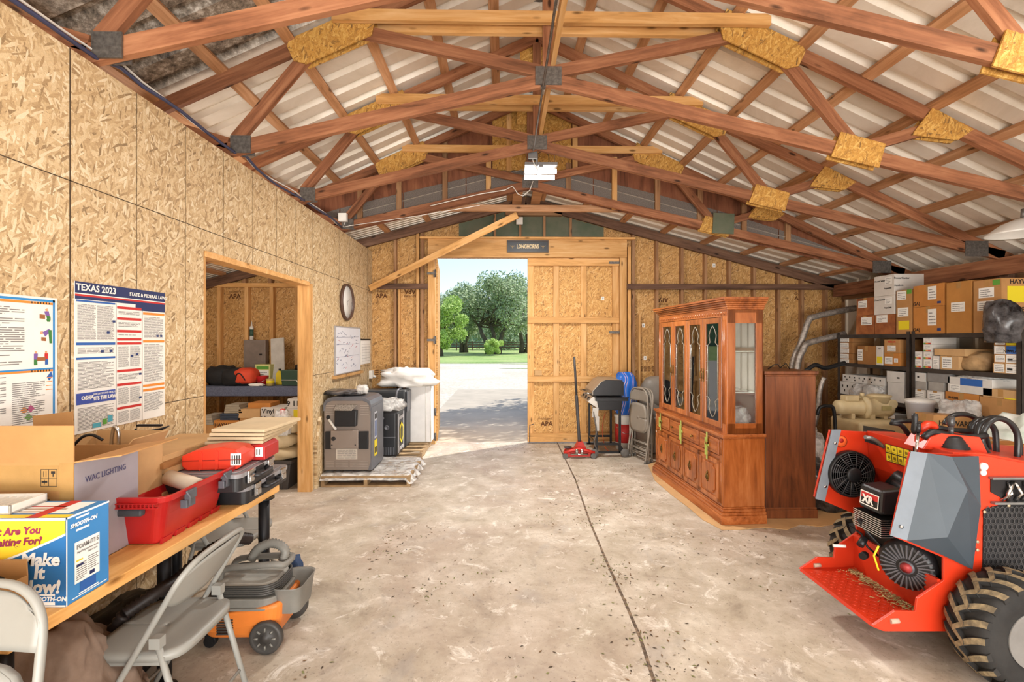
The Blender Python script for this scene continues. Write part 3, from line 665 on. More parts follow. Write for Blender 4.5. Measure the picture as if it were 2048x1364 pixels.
def pull(par, y, z, x):
    b = MB(); b.tube([(x - .004, y, z + .035), (x - .02, y, z), (x - .004, y, z - .035)], .004, 6)
    for k in (-1, 1):
        b.lathe([(.0, .006), (.012, .004), (.014, 0)], Matrix.Translation((x, y, z + k * .036)) @ Matrix.Rotation(R(-90), 4, 'Y'), 12)
        b.lathe([(.0, .005), (.008, .003), (.01, 0)], Matrix.Translation((x, y + k * .014, z + k * .012)) @ Matrix.Rotation(R(-90), 4, 'Y'), 10)
    b.lathe([(.0, .008), (.018, .006), (.02, 0)], Matrix.Translation((x, y, z)) @ Matrix.Rotation(R(-90), 4, 'Y'), 12)
    return b.build('pull', brass, par)
ye = [.035 + .05, Lh - .085]
n = 4; wd = (ye[1] - ye[0]) / n
for k in range(n):
    y0 = ye[0] + wd * k + .006; y1 = y0 + wd - .012; z0, z1 = .165, .535
    b = MB(); b.box(.022, .036, y0, y1, z0, z1)
    for a_, e_, q, r_ in ((y0, y0 + .03, z0, z1), (y1 - .03, y1, z0, z1), (y0, y1, z0, z0 + .035), (y0, y1, z1 - .035, z1)): b.box(.014, .024, a_, e_, q, r_)
    dr = b.build('lower_door', cher, H, bevel=.002)
    i = .055; ck = .035; A, E, Q, W_ = y0 + i, y1 - i, z0 + i, z1 - i
    poly = [(A + ck, Q), (E - ck, Q), (E - ck, Q + ck * .6), (E, Q + ck), (E, W_ - ck), (E - ck, W_ - ck * .6), (E - ck, W_), (A + ck, W_), (A + ck, W_ - ck * .6), (A, W_ - ck), (A, Q + ck), (A + ck, Q + ck * .6)]
    b = MB(); b.prism(poly, .008, .024, 'YZ'); b.build('raised_panel', cher, dr, bevel=.006); pull(dr, (y0 + y1) / 2, (z0 + z1) / 2, .006)
for y0, y1, kn in ((ye[0], ye[0] + .36, 1), (ye[0] + .39, ye[1] - .39, 2), (ye[1] - .36, ye[1], 1)):
    b = MB(); b.box(.018, .036, y0, y1, .585, .72); dw = b.build('drawer', cherh, H, bevel=.003)
    b = MB(); b.box(.012, .020, y0 + .03, y1 - .03, .61, .695); b.build('drawer_panel', cherh, dw, bevel=.003)
    for q in ([(y0 + y1) / 2] if kn == 1 else [y0 + .1, y1 - .1]):
        b = MB(); b.lathe([(.0, .026), (.014, .022), (.012, .012), (.006, .008), (.008, 0)], Matrix.Translation((.012, q, .652)) @ Matrix.Rotation(R(-90), 4, 'Y'), 14); b.build('knob', brass, dw)
b = MB()
for k in range(26):
    y = ye[0] + (ye[1] - ye[0]) * (k + .5) / 26; b.lathe([(.0, .006), (.012, .003), (.014, 0)], Matrix.Translation((.033, y, .56)) @ Matrix.Rotation(R(-90), 4, 'Y'), 8)
b.box(.026, .036, ye[0], ye[1], .545, .575); b.build('carved_band', cherh, H)
for y in (.06, Lh - .06):
    b = MB()
    b.box(.026, .036, y - .023, y + .023, .15, .73)
    for q in (-.014, 0, .014): b.cyl((.027, y + q, .17), (.027, y + q, .52), .005, n=8); b.cyl((.027, y + q, .59), (.027, y + q, .71), .005, n=8)
    b.build('fluted_pilaster', cher, H)
# tape strips holding the drawers shut
tpm = M('green_tape', '#a9b35a', .6)
for y, za, zb in ((ye[0] + .19, .50, .75), ((ye[0] + .39 + ye[1] - .39) / 2 + .02, .52, .76), (ye[1] - .15, .55, .75)):
    b = MB(); b.box(.0035, .0045, y - .014, y + .014, za, zb); b.box(.002, .0035, y - .045, y + .04, (za + zb) / 2, (za + zb) / 2 + .02); b.box(-.006, .004, y + .012, y + .02, za + .04, zb - .05); b.build('masking_tape', tpm, H)
# upper case
ux0, ux1, uy0, uy1, uz0, uz1 = .075, D - .01, .045, Lh - .045, .775, 1.86
b = MB()
b.box(ux1 - .012, ux1, uy0, uy1, uz0, uz1)                       # back
b.box(ux0, ux1, uy0, uy1, uz0, uz0 + .05); b.box(ux0, ux1, uy0, uy1, uz1 - .03, uz1)
for y0, y1 in ((uy0, uy0 + .022), (uy1 - .022, uy1)):
    b.box(ux0, ux0 + .075, y0, y1, uz0, uz1); b.box(ux1 - .065, ux1, y0, y1, uz0, uz1); b.box(ux0, ux1, y0, y1, uz0, uz0 + .09); b.box(ux0, ux1, y0, y1, uz1 - .12, uz1)
b.build('hutch_case', cher, H, bevel=.002)
b = MB(); b.box(ux1 - .018, ux1 - .013, uy0 + .02, uy1 - .02, uz0 + .05, uz1 - .03); b.build('mirror_back', M('mirror_back', '#e6e3dc', .35, .1, var=.05), H)
b = MB(); b.box(ux0 + .01, ux1 - .01, uy0 + .009, uy0 + .013, uz0 + .08, uz1 - .11); b.build('side_glass', glass, H)
for z in (1.13, 1.49):
    b = MB(); b.box(ux0 + .03, ux1 - .02, uy0 + .025, uy1 - .025, z, z + .008); b.build('glass_shelf', M('shelf_glass', '#d8e6e0', .1, spec=.7), H)
# crown
b = MB(); stepped(b, ux0, uy0, ux1 + .01, uy1, [(.004, 1.86, 1.875), (.012, 1.875, 1.893), (.024, 1.893, 1.91), (.04, 1.91, 1.928), (.058, 1.928, 1.945), (.066, 1.945, 1.966)]); b.build('crown_moulding', cherh, H, bevel=.004)
b = MB(); b.box(ux0 - .012, ux0, uy0, uy1, 1.80, 1.86)
for k in range(30): 
    y = uy0 + .03 + (uy1 - uy0 - .06) * k / 29; b.lathe([(.0, .01), (.014, .005), (.017, 0)], Matrix.Translation((ux0 - .01, y, 1.828)) @ Matrix.Rotation(R(-90), 4, 'Y'), 8)
b.build('carved_frieze', cherh, H)
for y in (uy0 + .03, uy1 - .03):
    b = MB(); b.box(ux0 - .012, ux0, y - .03, y + .03, uz0 + .0, 1.80)
    for q in (-.017, 0, .017): b.cyl((ux0 - .012, y + q, .86), (ux0 - .012, y + q, 1.77), .006, n=8)
    b.build('fluted_pilaster', cher, H)
lead = M('lead_came', '#c9c2b4', .35, .6)
ya, yb = uy0 + .065, uy1 - .065; wd = (yb - ya) / 4
for k in range(4):
    y0 = ya + wd * k + .003; y1 = y0 + wd - .006; z0, z1 = uz0 + .035, 1.795; st = .052; X0, X1 = ux0 - .018, ux0 + .004
    b = MB(); b.box(X0, X1, y0, y0 + st, z0, z1); b.box(X0, X1, y1 - st, y1, z0, z1); b.box(X0, X1, y0 + st, y1 - st, z0, z0 + st); b.box(X0, X1, y0 + st, y1 - st, z1 - st, z1)
    dr = b.build('glass_door', cher, H, bevel=.004)
    b = MB(); b.box(X0 + .010, X0 + .013, y0 + st, y1 - st, z0 + st, z1 - st); b.build('glass_pane', glass, dr)
    b = MB(); cy = (y0 + y1) / 2; hwid = (y1 - y0) / 2 - st - .028; xx = X0 + .008; zb_, zt_ = z0 + st, z1 - st
    for sy in (-1, 1):
        b.tube([(xx, cy + sy * hwid, zb_ + .2), (xx, cy + sy * hwid, zt_ - .2)], .003, 5)
        for q in (-1, 1):
            ze = zt_ - .2 if q > 0 else zb_ + .2
            b.tube([(xx, cy + sy * hwid, ze), (xx, cy + sy * hwid * .5, ze + q * .03), (xx, cy + sy * hwid * .75, ze + q * .09), (xx, cy + sy * hwid * .4, ze + q * .15), (xx, cy, ze + q * .18)], .003, 5)
        for zz in (zb_ + .2, (zb_ + zt_) / 2, zt_ - .2, zb_ + .35, zt_ - .35): b.tube([(xx, cy + sy * hwid, zz), (xx, cy + sy * (hwid + .03), zz)], .0025, 5)
    b.build('leading', lead, dr)
    yk = y1 - .02 if k % 2 == 0 else y0 + .02
    b = MB(); b.tube([(X0, yk, 1.29), (X0 - .018, yk, 1.29), (X0 - .018, yk, 1.23), (X0, yk, 1.23)], .004, 6); b.box(X0 - .003, X0, yk - .009, yk + .009, 1.2, 1.32); b.build('handle', brass, dr)
def lump(name, cen, dim, mat, label=None, cat=None, seed=0, amp=.18, freq=2.2, n=28, par=None, flatb=True, rz=0, group=None, sharp=False, e=.72):
    b = MB(); vs = []; fs = []; m = n // 2
    sv = Vector((seed * 13.1, seed * 7.7, seed * 3.3))
    for i in range(m + 1):
        ph = math.pi * i / m
        for j in range(n):
            th = 2 * math.pi * j / n; d = Vector((math.sin(ph) * math.cos(th), math.sin(ph) * math.sin(th), math.cos(ph)))
            q = [math.copysign(abs(x) ** e, x) for x in d]; d2 = Vector(q)
            k = 1 + amp * noise.noise(d * freq + sv) + amp * .5 * noise.noise(d * freq * 2.7 + sv)
            if sharp: k += amp * .5 * abs(noise.noise(d * freq * 4 + sv))
            p = d2 * k
            if flatb and p.z < -.82: p.z = -.82
            vs.append((p.x * dim[0] / 2, p.y * dim[1] / 2, (p.z + .82) * dim[2] / 1.75))
    for i in range(m):
        for j in range(n): fs.append((i * n + j, i * n + (j + 1) % n, (i + 1) * n + (j + 1) % n, (i + 1) * n + j))
    b.add(vs, fs, 0, True)
    o = b.build(name, mat, par, loc=cen, rot=(0, 0, rz))
    if label: tag(o, label, cat, group)
    return o
Mh = Matrix.Translation(hn) @ Matrix.Rotation(ang, 4, 'Z')
p = Mh @ Vector((.24, .17, .828)); lump('wrapped_dish', tuple(p), (.20, .16, .17), wrap, 'dish wrapped in clear plastic inside the china cabinet behind the side glass', 'wrapped dish', 4, .25)
p = Mh @ Vector((.24, .95, .828)); lump('wrapped_dish', tuple(p), (.22, .3, .12), wrap, 'dish wrapped in clear plastic low behind the leaded glass doors', 'wrapped dish', 9, .25)
# tall dark dresser seen from its side
oak = wood('dark_oak', ['#4a2410', '#7a4322', '#925630'], 'Z', 38, .4, knots=False, spec=.45)
dn = atZ(1636, 1038, 0)
t = thing('bookcase', 'dark oak cabinet, plain side panel towards us, right behind the china cabinet', 'cabinet', (2.33, dn.y, 0))
w_ = dn.x - 2.33
b = MB(); b.box(.012, w_ - .012, .012, .95, .09, 1.27); b.build('carcass', oak, t, bevel=.003)
b = MB(); b.box(0, w_, 0, .96, 0, .075); b.box(.005, w_ - .005, .005, .955, .075, .095); b.build('plinth', oak, t, bevel=.004)
b = MB(); b.box(-.005, w_ + .005, -.005, .965, 1.285, 1.315); b.box(.006, w_ - .006, .006, .955, 1.27, 1.285); b.build('top', oak, t, bevel=.005)
b = MB()
b.tube([tuple(atY(x, y, 4.5) - Vector((2.33, dn.y, 0))) for x, y in ((1535, 741), (1548, 731), (1556, 730), (1560, 738), (1572, 728), (1580, 741))], .005, 6)
tag(b.build('power_cord', black, None, loc=(2.33, dn.y, .008)), 'thin black cord lying on top of the dark oak cabinet', 'cord')
# cardboard sheet under the cabinets
pts = [(1296, 930), (1310, 962), (1345, 992), (1380, 1018), (1405, 1040), (1443, 1060), (1480, 1060), (1530, 1056), (1575, 1060), (1600, 1050), (1640, 1054), (1700, 1045), (1712, 1000), (1700, 940), (1500, 900), (1330, 915)]
b = MB(); pl = [atZ(x, y, 0) for x, y in pts]; b.prism([(p.x, p.y) for p in pl], .0015, .006, 'XY'); tag(b.build('cardboard_sheet', card3), 'flattened tan cardboard spread on the floor under both cabinets', 'cardboard')
for o in (H,): o.location.z = .0065
t.location.z = .0065
# ================================================================ mini skid steer
red = M('machine_red', '#c43418', .33, var=.05, scale=3, bump=.02, spec=.5)
guard = M('guard_grey', '#3d464e', .5, .05, var=.1, scale=4, bump=.02)
guardl = M('guard_edge', '#757d86', .6, .1, var=.12, scale=6)
rub = M('tyre_rubber', '#2a2826', .8, var=.3, scale=12)
dust = M('dusty_rubber', '#8d7b5c', .9, var=.3, scale=30, h2='#5c5140')
K = thing('mini_skid_steer', 'bright red stand-on mini skid steer with dark guards, parked at right', 'skid steer', (2.4, 2.57, 0), world=True)
prof = [(1.79, .215), (1.90, .285), (2.0, .28), (2.01, .345), (2.14, .43), (2.14, .54), (1.88, .65), (1.975, 1.055), (2.35, 1.035), (2.62, .985), (3.3, .93), (3.45, .80), (3.45, .25), (3.2, .17), (1.85, .185)]
YN, YF = 2.28, 2.85
for y in (YN, YF):
    b = MB(); b.prism(prof, y - .006, y + .006); b.build('side_plate', red, K, bevel=.002)
# platform
b = MB()
b.prism([(1.79, .205), (1.80, .218), (2.12, .225), (2.12, .43), (2.135, .43), (2.135, .20), (1.85, .18)], YN + .006, YF - .006); b.build('step_platform', red, K)
b = MB()
for i in range(11):
    for j in range(17):
        x = 1.825 + i * .026; y = YN + .045 + j * .029; T = Matrix.Translation((x, y, .219 + (x - 1.8) * .02)) @ Matrix.Rotation(R(45 if (i + j) % 2 else -45), 4, 'Z')
        b.add([(-.012, 0, 0), (0, -.0035, 0), (.012, 0, 0), (0, .0035, 0), (0, 0, .004)], [(0, 1, 4), (1, 2, 4), (2, 3, 4), (3, 0, 4)], 0, False, T)
b.build('tread_pattern', red, K)
for y in (YN - .008, YF - .008):
    b = MB(); b.tube([(1.875, y, .236), (1.915, y, .238)], .012, 10); b.build('slot', M('slot_beige', '#b9a08c', .8), K)
leafm = M('dry_leaves', '#8a7a4e', .9, var=.4, scale=50, h2='#c1b07c')
b = MB(); r = random.Random(5)
for i in range(420):
    x = 2.10 - abs(r.gauss(0, .045)); y = r.uniform(YN + .06, YF - .05); a = r.uniform(0, 6.3); l = r.uniform(.006, .016)
    b.add([(-l, -.002, 0), (l, -.002, r.uniform(0, .006)), (l, .002, .002), (-l, .002, .002)], [(0, 1, 2, 3)], 0, False, Matrix.Translation((x, y, .2295 + r.uniform(0, .006))) @ Matrix.Rotation(a, 4, 'Z'))
o = b.build('leaf_litter', leafm, K); o['kind'] = 'stuff'
# hood and console
b = MB(); b.prism([(2.215, .84), (2.20, 1.05), (2.35, 1.045), (2.62, .995), (3.3, .94), (3.3, .7), (2.3, .7)], YN + .008, YF - .008); b.build('hood', red, K, bevel=.004)
b = MB(); b.box(2.18, 2.75, YN + .02, YF - .02, .2, .7); b.build('chassis', M('chassis_dark', '#2b2624', .6), K)
b = MB(); b.box(2.30, 2.32, YN + .02, YF - .03, .45, .86); b.build('bulkhead', red, K)
rr = []; 
for i in range(8):
    for j in range(2): rr.append((i * .041 + .003, j * .05 + .003, i * .041 + .039, j * .05 + .047, 1)); rr.append((i * .041 + .012, j * .05 + .018, i * .041 + .030, j * .05 + .034, 2)); rr.append((i * .041 + .008, j * .05 + .008, i * .041 + .034, j * .05 + .011, 2))
marks('warning_label', [(0, 0, .331, .1, 0)] + rr, [ink, yellow, M('label_ink', '#8a7a10', .7)], K, (2.207, 2.70, .905), (0, -1, 0), (-.08, 0, 1), off=.002)
# fan on the far plate
fc = Vector((2.085, YF - .012, .796))
b = MB(); T = Matrix.Translation(fc) @ Matrix.Rotation(R(90), 4, 'X')
b.lathe([(.138, 0), (.138, .035), (.130, .042), (.126, .035), (.126, .0)], T, 40)
b.lathe([(.045, .03), (.045, .05), (.038, .056), (.0, .056)], T, 24)
f = b.build('cooling_fan', black, K)
b = MB()
for r_ in (.06, .073, .086, .099, .112, .124):
    b.tube([T @ Vector((r_ * math.cos(t), r_ * math.sin(t), .044)) for t in [i * math.pi / 18 for i in range(36)]], .0017, 5, closed=True)
for i in range(16):
    t = i * math.pi / 8; b.tube([T @ Vector((.04 * math.cos(t), .04 * math.sin(t), .047)), T @ Vector((.13 * math.cos(t + .25), .13 * math.sin(t + .25), .043))], .0025, 5)
b.build('fan_grille', M('grille_black', '#4a4a4c', .35, .4), f)
b = MB()
for i in range(7):
    t = i * 2 * math.pi / 7; b.add([T @ Vector(q) for q in ((.04 * math.cos(t), .04 * math.sin(t), .02), (.12 * math.cos(t - .2), .12 * math.sin(t - .2), .012), (.12 * math.cos(t + .35), .12 * math.sin(t + .35), .03), (.04 * math.cos(t + .5), .04 * math.sin(t + .5), .03))], [(0, 1, 2, 3)])
b.build('fan_blades', blackm, f)
# round sticker + flange strips
b = MB(); T = Matrix.Translation((2.045, YF - .008, .985)) @ Matrix.Rotation(R(90), 4, 'X')
b.lathe([(.036, 0), (.036, .001), (0, .001)], T, 24); b.lathe([(.032, .001), (.032, .0018), (0, .0018)], T, 24, 1); b.lathe([(.014, .002), (.014, .0025), (0, .0025)], T @ Matrix.Translation((0, .006, 0)), 16, 2)
b.build('round_decal', [flat('decal_dark', '#7a2a10', .6), flat('decal_orange', '#e8622a', .6), flat('decal_red', '#9c1a14', .6)], K)
def strip(y0, y1, name='guard_flange'):
    b = MB(); b.prism([(1.975, 1.06), (2.03, 1.06), (1.93, .63), (1.875, .645)], y0, y1); b.build(name, guardl, K, bevel=.002)
    b = MB()
    for zz, xx in ((.98, 1.985), (.72, 1.925)): b.lathe([(.009, 0), (.008, .005), (0, .006)], Matrix.Translation((xx + .005, y0, zz)) @ Matrix.Rotation(R(90), 4, 'X'), 10)
    b.build('bolt', chrome, K)
strip(YF - .03, YF - .02)
# faceted near guard
gy = YN - .01
V = {'a': (1.975, gy, 1.06), 'b': (2.03, gy - .03, 1.058), 'c': (1.93, gy - .03, .64), 'd': (1.873, gy, .652),
     'e': (2.29, gy - .02, 1.04), 'f': (2.30, gy - .02, .80), 'g': (2.265, gy - .015, .49), 'h': (2.17, gy - .085, .90), 'i': (2.07, gy - .09, .68), 'j': (2.13, gy - .05, 1.045), 'k': (2.10, gy - .03, .57)}
ks = list(V); ix = {k: i for i, k in enumerate(ks)}
fs = [('a', 'b', 'c', 'd'), ('b', 'j', 'h'), ('b', 'h', 'i', 'c'), ('j', 'e', 'f', 'h'), ('h', 'f', 'g', 'i'), ('i', 'g', 'k', 'c')]
b = MB(); b.add([V[k] for k in ks], [[ix[k] for k in f] for f in fs]); b.m = [1, 0, 0, 0, 0, 0]; o = b.build('rear_guard', [guard, guardl], K, recalc=False)
so = o.modifiers.new('s', 'SOLIDIFY'); so.thickness = .006; so.offset = 1
b = MB()
for q in ((1.99, .97), (1.90, .70)): b.lathe([(.010, 0), (.009, .006), (0, .008)], Matrix.Translation((q[0] + .015, gy - .014, q[1])) @ Matrix.Rotation(R(90), 4, 'X'), 10)
b.build('bolt', chrome, K)
# side openings of the near plate: hexagon grille and service bay
gx0, gx1, gz0, gz1 = 2.335, 2.75, .455, .795
b = MB(); b.prism([(gx0 + .01, gz0), (gx1, gz0), (gx1, gz1), (gx0 + .09, gz1 + .005), (gx0, gz1 - .02), (gx0 - .005, gz0 + .02)], YN - .009, YN - .0065); gr = b.build('grille_backing', flat('grille_dark', '#151416', .8), K)
b = MB(); hx = .0135
for i in range(18):
    for j in range(13):
        x = gx0 + .008 + i * hx * 1.732 + (j % 2) * hx * .866; z = gz0 + .012 + j * hx * 1.5 * 1.38
        if x > gx1 - .01 or z > gz1 - .012: continue
        o_ = [(x + hx * 1.0 * math.sin(k * math.pi / 3), z + hx * 1.25 * math.cos(k * math.pi / 3)) for k in range(6)]; q_ = [(x + (a_ - x) * .72, z + (e_ - z) * .72) for a_, e_ in o_]
        b.add([(a_, YN - .012, e_) for a_, e_ in o_] + [(a_, YN - .012, e_) for a_, e_ in q_], [(k, (k + 1) % 6, 6 + (k + 1) % 6, 6 + k) for k in range(6)])
b.build('hex_grille', M('grille_black', '#4a4a4c', .35, .4), gr, recalc=False)
b = MB()
for q in ((gx0 + .0, gz0 + .01), (gx0 + .12, gz1 - .0), (gx0 - .0, gz1 - .03), (gx0 + .07, gz0 - .005), (2.30, .62), (2.30, .58)): b.lathe([(.008, 0), (.007, .004), (0, .005)], Matrix.Translation((q[0], YN - .012, q[1])) @ Matrix.Rotation(R(90), 4, 'X'), 8)
b.build('bolt', M('bolt_dusty', '#b9a98c', .5, .3), K)
b = MB(); b.prism([(2.37, .93), (2.72, .92), (2.72, .80), (2.47, .805), (2.37, .86)], YN - .010, YN - .0065); bay = b.build('service_bay', flat('bay_dark', '#1c1818', .8), K)
b = MB(); b.box(2.37, 2.72, YN - .03, YN - .008, .805, .815); b.box(2.36, 2.72, YN - .03, YN - .008, .925, .935); b.build('bay_rim', greym, bay)
b = MB(); r = random.Random(2)
for i in range(9):
    x = 2.42 + i * .033; b.tube([(x, YN - .012, .82), (x + r.uniform(-.03, .03), YN - .035, .86), (x + r.uniform(-.02, .03), YN - .015, .91)], .006 + r.random() * .004, 6)
b.build('hydraulic_fittings', chrome, bay)
b = MB(); b.lathe([(.02, 0), (.019, .012), (.012, .018), (0, .02)], Matrix.Translation((2.33, YN - .007, .985)) @ Matrix.Rotation(R(90), 4, 'X'), 16); b.lathe([(.016, 0), (.014, .01), (0, .014)], Matrix.Translation((2.33, YN - .007, .955)) @ Matrix.Rotation(R(90), 4, 'X'), 16); b.build('marker_light', white, K)
# engine
b = MB(); b.prism([(2.0, .665), (2.19, .665), (2.20, .79), (2.12, .805), (2.01, .795)], 2.49, 2.65); ab = b.build('air_cleaner', M('engine_black', '#232224', .38, var=.2), K, bevel=.02, seg=3)
marks('engine_label', [(0, 0, .13, .075, 0), (.006, .006, .124, .069, 1), (.006, .04, .124, .069, 2)], [paper, ink, redp], ab, (2.0, 2.63, .69), (0, -1, 0), (.1, 0, 1), off=.004)
text('XR', .055, paper, ab, (1.999, 2.565, .725), (0, -1, 0), (.1, 0, 1), off=.008, bold=.003)
b = MB(); b.box(2.10, 2.26, 2.36, 2.52, .60, .76); b.box(2.06, 2.20, 2.34, 2.46, .58, .70); b.build('fuel_tank', M('engine_grey', '#57565a', .4), K, bevel=.02)
b = MB(); b.box(2.17, 2.32, 2.47, 2.64, .30, .58); b.build('engine_block', M('cast_metal', '#6f6a64', .5, .6, var=.4, scale=30), K, bevel=.02)
b = MB()
for k in range(9): b.box(1.99, 2.2, 2.47, 2.67, .555 + k * .011, .560 + k * .011)
b.build('carburettor_plate', chrome, K)
ax = Vector((-.78, -.62, 0)); cc = Vector((2.10, 2.43, .43))
T = Matrix.Translation(cc) @ ax.to_track_quat('Z', 'Y').to_matrix().to_4x4()
b = MB(); b.lathe([(.125, -.10), (.130, -.02), (.118, .012), (.098, .03), (.09, .03)], T, 40); b.lathe([(.09, .022), (.03, .03), (0, .03)], T, 32); sh = b.build('blower_shroud', M('engine_black', '#232224'), K)
b = MB()
for i in range(28):
    t = i * 2 * math.pi / 28; b.box(-.0035, .0035, .045, .112, .026, .036, 0, T @ Matrix.Rotation(t, 4, 'Z'))
b.build('cooling_fins', M('engine_grey', '#57565a'), sh)
b = MB(); b.lathe([(.034, .03), (.032, .042), (0, .044)], T, 24, 1); b.lathe([(.026, .045), (.0, .0455)], T, 20, 0); b.build('starter_cap', [flat('cap_red', '#a03a3a', .5), M('engine_grey', '#57565a')], sh)
marks('serial_plate', [(0, 0, .04, .045, 0)], [paper], K, (2.20, 2.36, .36), (1, 0, 0), (0, 0, 1))
b = MB(); b.tube([(1.98, 2.62, .60), (2.02, 2.6, .53), (2.05, 2.55, .48), (2.04, 2.5, .40)], .009); b.tube([(1.99, 2.70, .53), (2.03, 2.66, .50), (2.04, 2.63, .44), (2.08, 2.6, .40)], .006); b.tube([(2.0, 2.5, .50), (1.99, 2.52, .44), (2.0, 2.5, .37)], .005, 6, 1)
b.cyl((2.0, 2.60, .50), (1.96, 2.58, .47), .018, n=12); b.cyl((2.02, 2.62, .40), (1.99, 2.60, .40), .02, n=12)
b.build('engine_hose', [black, yellow], K)
b = MB(); b.cyl((1.93, 2.75, .395), (1.99, 2.73, .40), .009, n=8); b.build('release_lever', white, K)
b = MB(); b.tube([(2.2, 2.72, .70), (2.2, 2.60, .84), (2.2, 2.50, .80)], .035, 10); b.tube([(2.17, 2.60, .80), (2.17, 2.45, .78)], .03, 10)
b.build('muffler_hose', black, K)
# controls
def px3(l, Y): return [tuple(atY(1648 + x / 5.12, 720 + y / 5.12, Y)) for x, y in l]
b = MB(); b.tube(px3([(930, 625), (800, 625), (700, 628), (690, 645), (770, 655), (815, 690), (850, 740), (880, 775)], 2.62), .013, 10); b.build('hand_rail', black, K)
b = MB(); b.tube(px3([(1020, 800), (1060, 760), (1110, 735), (1180, 745), (1300, 780), (1450, 790), (1600, 785), (1660, 770)], 2.42), .016, 10); b.build('hand_rail', black, K)
b = MB(); b.tube(px3([(1090, 690), (1200, 700), (1300, 720), (1420, 725), (1600, 740)], 2.55), .015, 10); b.tube(px3([(920, 640), (1010, 655), (1100, 680)], 2.58), .012, 8); b.build('hand_rail', black, K)
b = MB(); b.tube(px3([(1010, 740), (1010, 690), (1060, 660), (1110, 665), (1130, 700)], 2.50), .022, 12); b.prism([(2.15, 1.04), (2.50, 1.0), (2.45, 1.10), (2.25, 1.12), (2.19, 1.10)], 2.40, 2.52); b.build('console_bracket', red, K, bevel=.004)
def boot(x, y, z, rz_=.08, n_=6):
    pr = []
    for k in range(n_): rr_ = rz_ * (1 - .6 * k / n_); pr += [(rr_, z + k * .015), (rr_ * .86, z + k * .015 + .008)]
    pr.append((.012, z + n_ * .015)); b = MB(); b.lathe(pr, Matrix.Translation((x, y, 0)), 20); o = b.build('rubber_boot', black, K); return o
P = atY(1648 + 1300 / 5.12, 900, 2.42); boot(P.x, 2.42, 1.02, .095)
b = MB(); b.cyl((P.x, 2.42, 1.10), (P.x, 2.42, 1.16), .012); b.lathe([(.012, 1.15), (.018, 1.165), (.016, 1.20), (.012, 1.205), (0, 1.206)], Matrix.Translation((P.x, 2.42, 0)), 14); b.build('joystick', M('knob_grey', '#3c3a3a', .25), K)
P = atY(1648 + 930 / 5.12, 870, 2.5); b = MB(); b.cyl((P.x, 2.5, 1.0), (P.x, 2.5, 1.15), .008); b.lathe([(.014, 1.10), (.018, 1.12), (.013, 1.16), (.015, 1.19), (.012, 1.205), (0, 1.21)], Matrix.Translation((P.x, 2.5, 0)), 14); b.build('joystick', black, K)
b = MB(); b.prism([(P.x - .03, .98), (P.x + .03, .96), (P.x + .025, 1.09), (P.x - .03, 1.10)], 2.44, 2.47); b.build('console_bracket', red, K, bevel=.003)
a = atY(1648 + 940 / 5.12, 720 + 980 / 5.12, 2.36); e = atY(1648 + 965 / 5.12, 720 + 740 / 5.12, 2.40)
b = MB(); b.cyl(tuple(a), tuple(e), .007); b.lathe([(.014, -.01), (.016, 0), (.01, .01), (0, .012)], Matrix.Translation(a), 12); b.cyl(tuple(e), tuple(e + Vector((0, 0, .045))), .011, mi=1); b.build('drive_lever', [chrome, black], K)
b = MB(); b.tube(px3([(420, 790), (480, 800), (540, 830), (600, 880), (640, 900)], 2.72), .012, 8); b.build('throttle_hose', greym, K)
b = MB(); pp = px3([(410, 770), (640, 860), (640, 920), (600, 915), (560, 880), (420, 835)], 2.745); b.add(pp, [tuple(range(6))]); b.build('console_recess', flat('bay_dark', '#1c1818'), K, recalc=False)
hoses = [[(1240, 660), (1260, 620), (1320, 570), (1400, 555), (1480, 565), (1550, 600), (1600, 680), (1660, 800), (1700, 980)],
         [(1500, 980), (1480, 850), (1500, 700), (1540, 640), (1600, 610), (1680, 640), (1740, 700), (1760, 800), (1765, 1020)],
         [(1640, 960), (1560, 850), (1570, 720), (1600, 640), (1680, 600), (1780, 595), (1900, 640), (1970, 740), (2000, 860), (2005, 1040)],
         [(1690, 980), (1620, 850), (1630, 740), (1680, 650), (1760, 600), (1850, 610), (1940, 680), (1985, 800), (1975, 1040)]]
for i, hz_ in enumerate(hoses):
    b = MB(); P_ = px3(hz_, 2.62 - i * .06); Q = []
    for j in range(len(P_) - 1):
        for k in range(4):
            t_ = k / 4; p0 = Vector(P_[max(j - 1, 0)]); p1 = Vector(P_[j]); p2 = Vector(P_[j + 1]); p3 = Vector(P_[min(j + 2, len(P_) - 1)])
            Q.append(.5 * ((2 * p1) + (-p0 + p2) * t_ + (2 * p0 - 5 * p1 + 4 * p2 - p3) * t_ ** 2 + (-p0 + 3 * p1 - 3 * p2 + p3) * t_ ** 3))
    Q.append(Vector(P_[-1])); b.tube(Q, .014, 10); b.build('hydraulic_hose', M('hose_black', '#242425', .3), K)
b = MB(); b.tube(px3([(1440, 860), (1500, 910)], 2.52), .016, 8); b.tube(px3([(1515, 810), (1560, 900)], 2.5), .016, 8); b.build('hose_label', yellow, K)
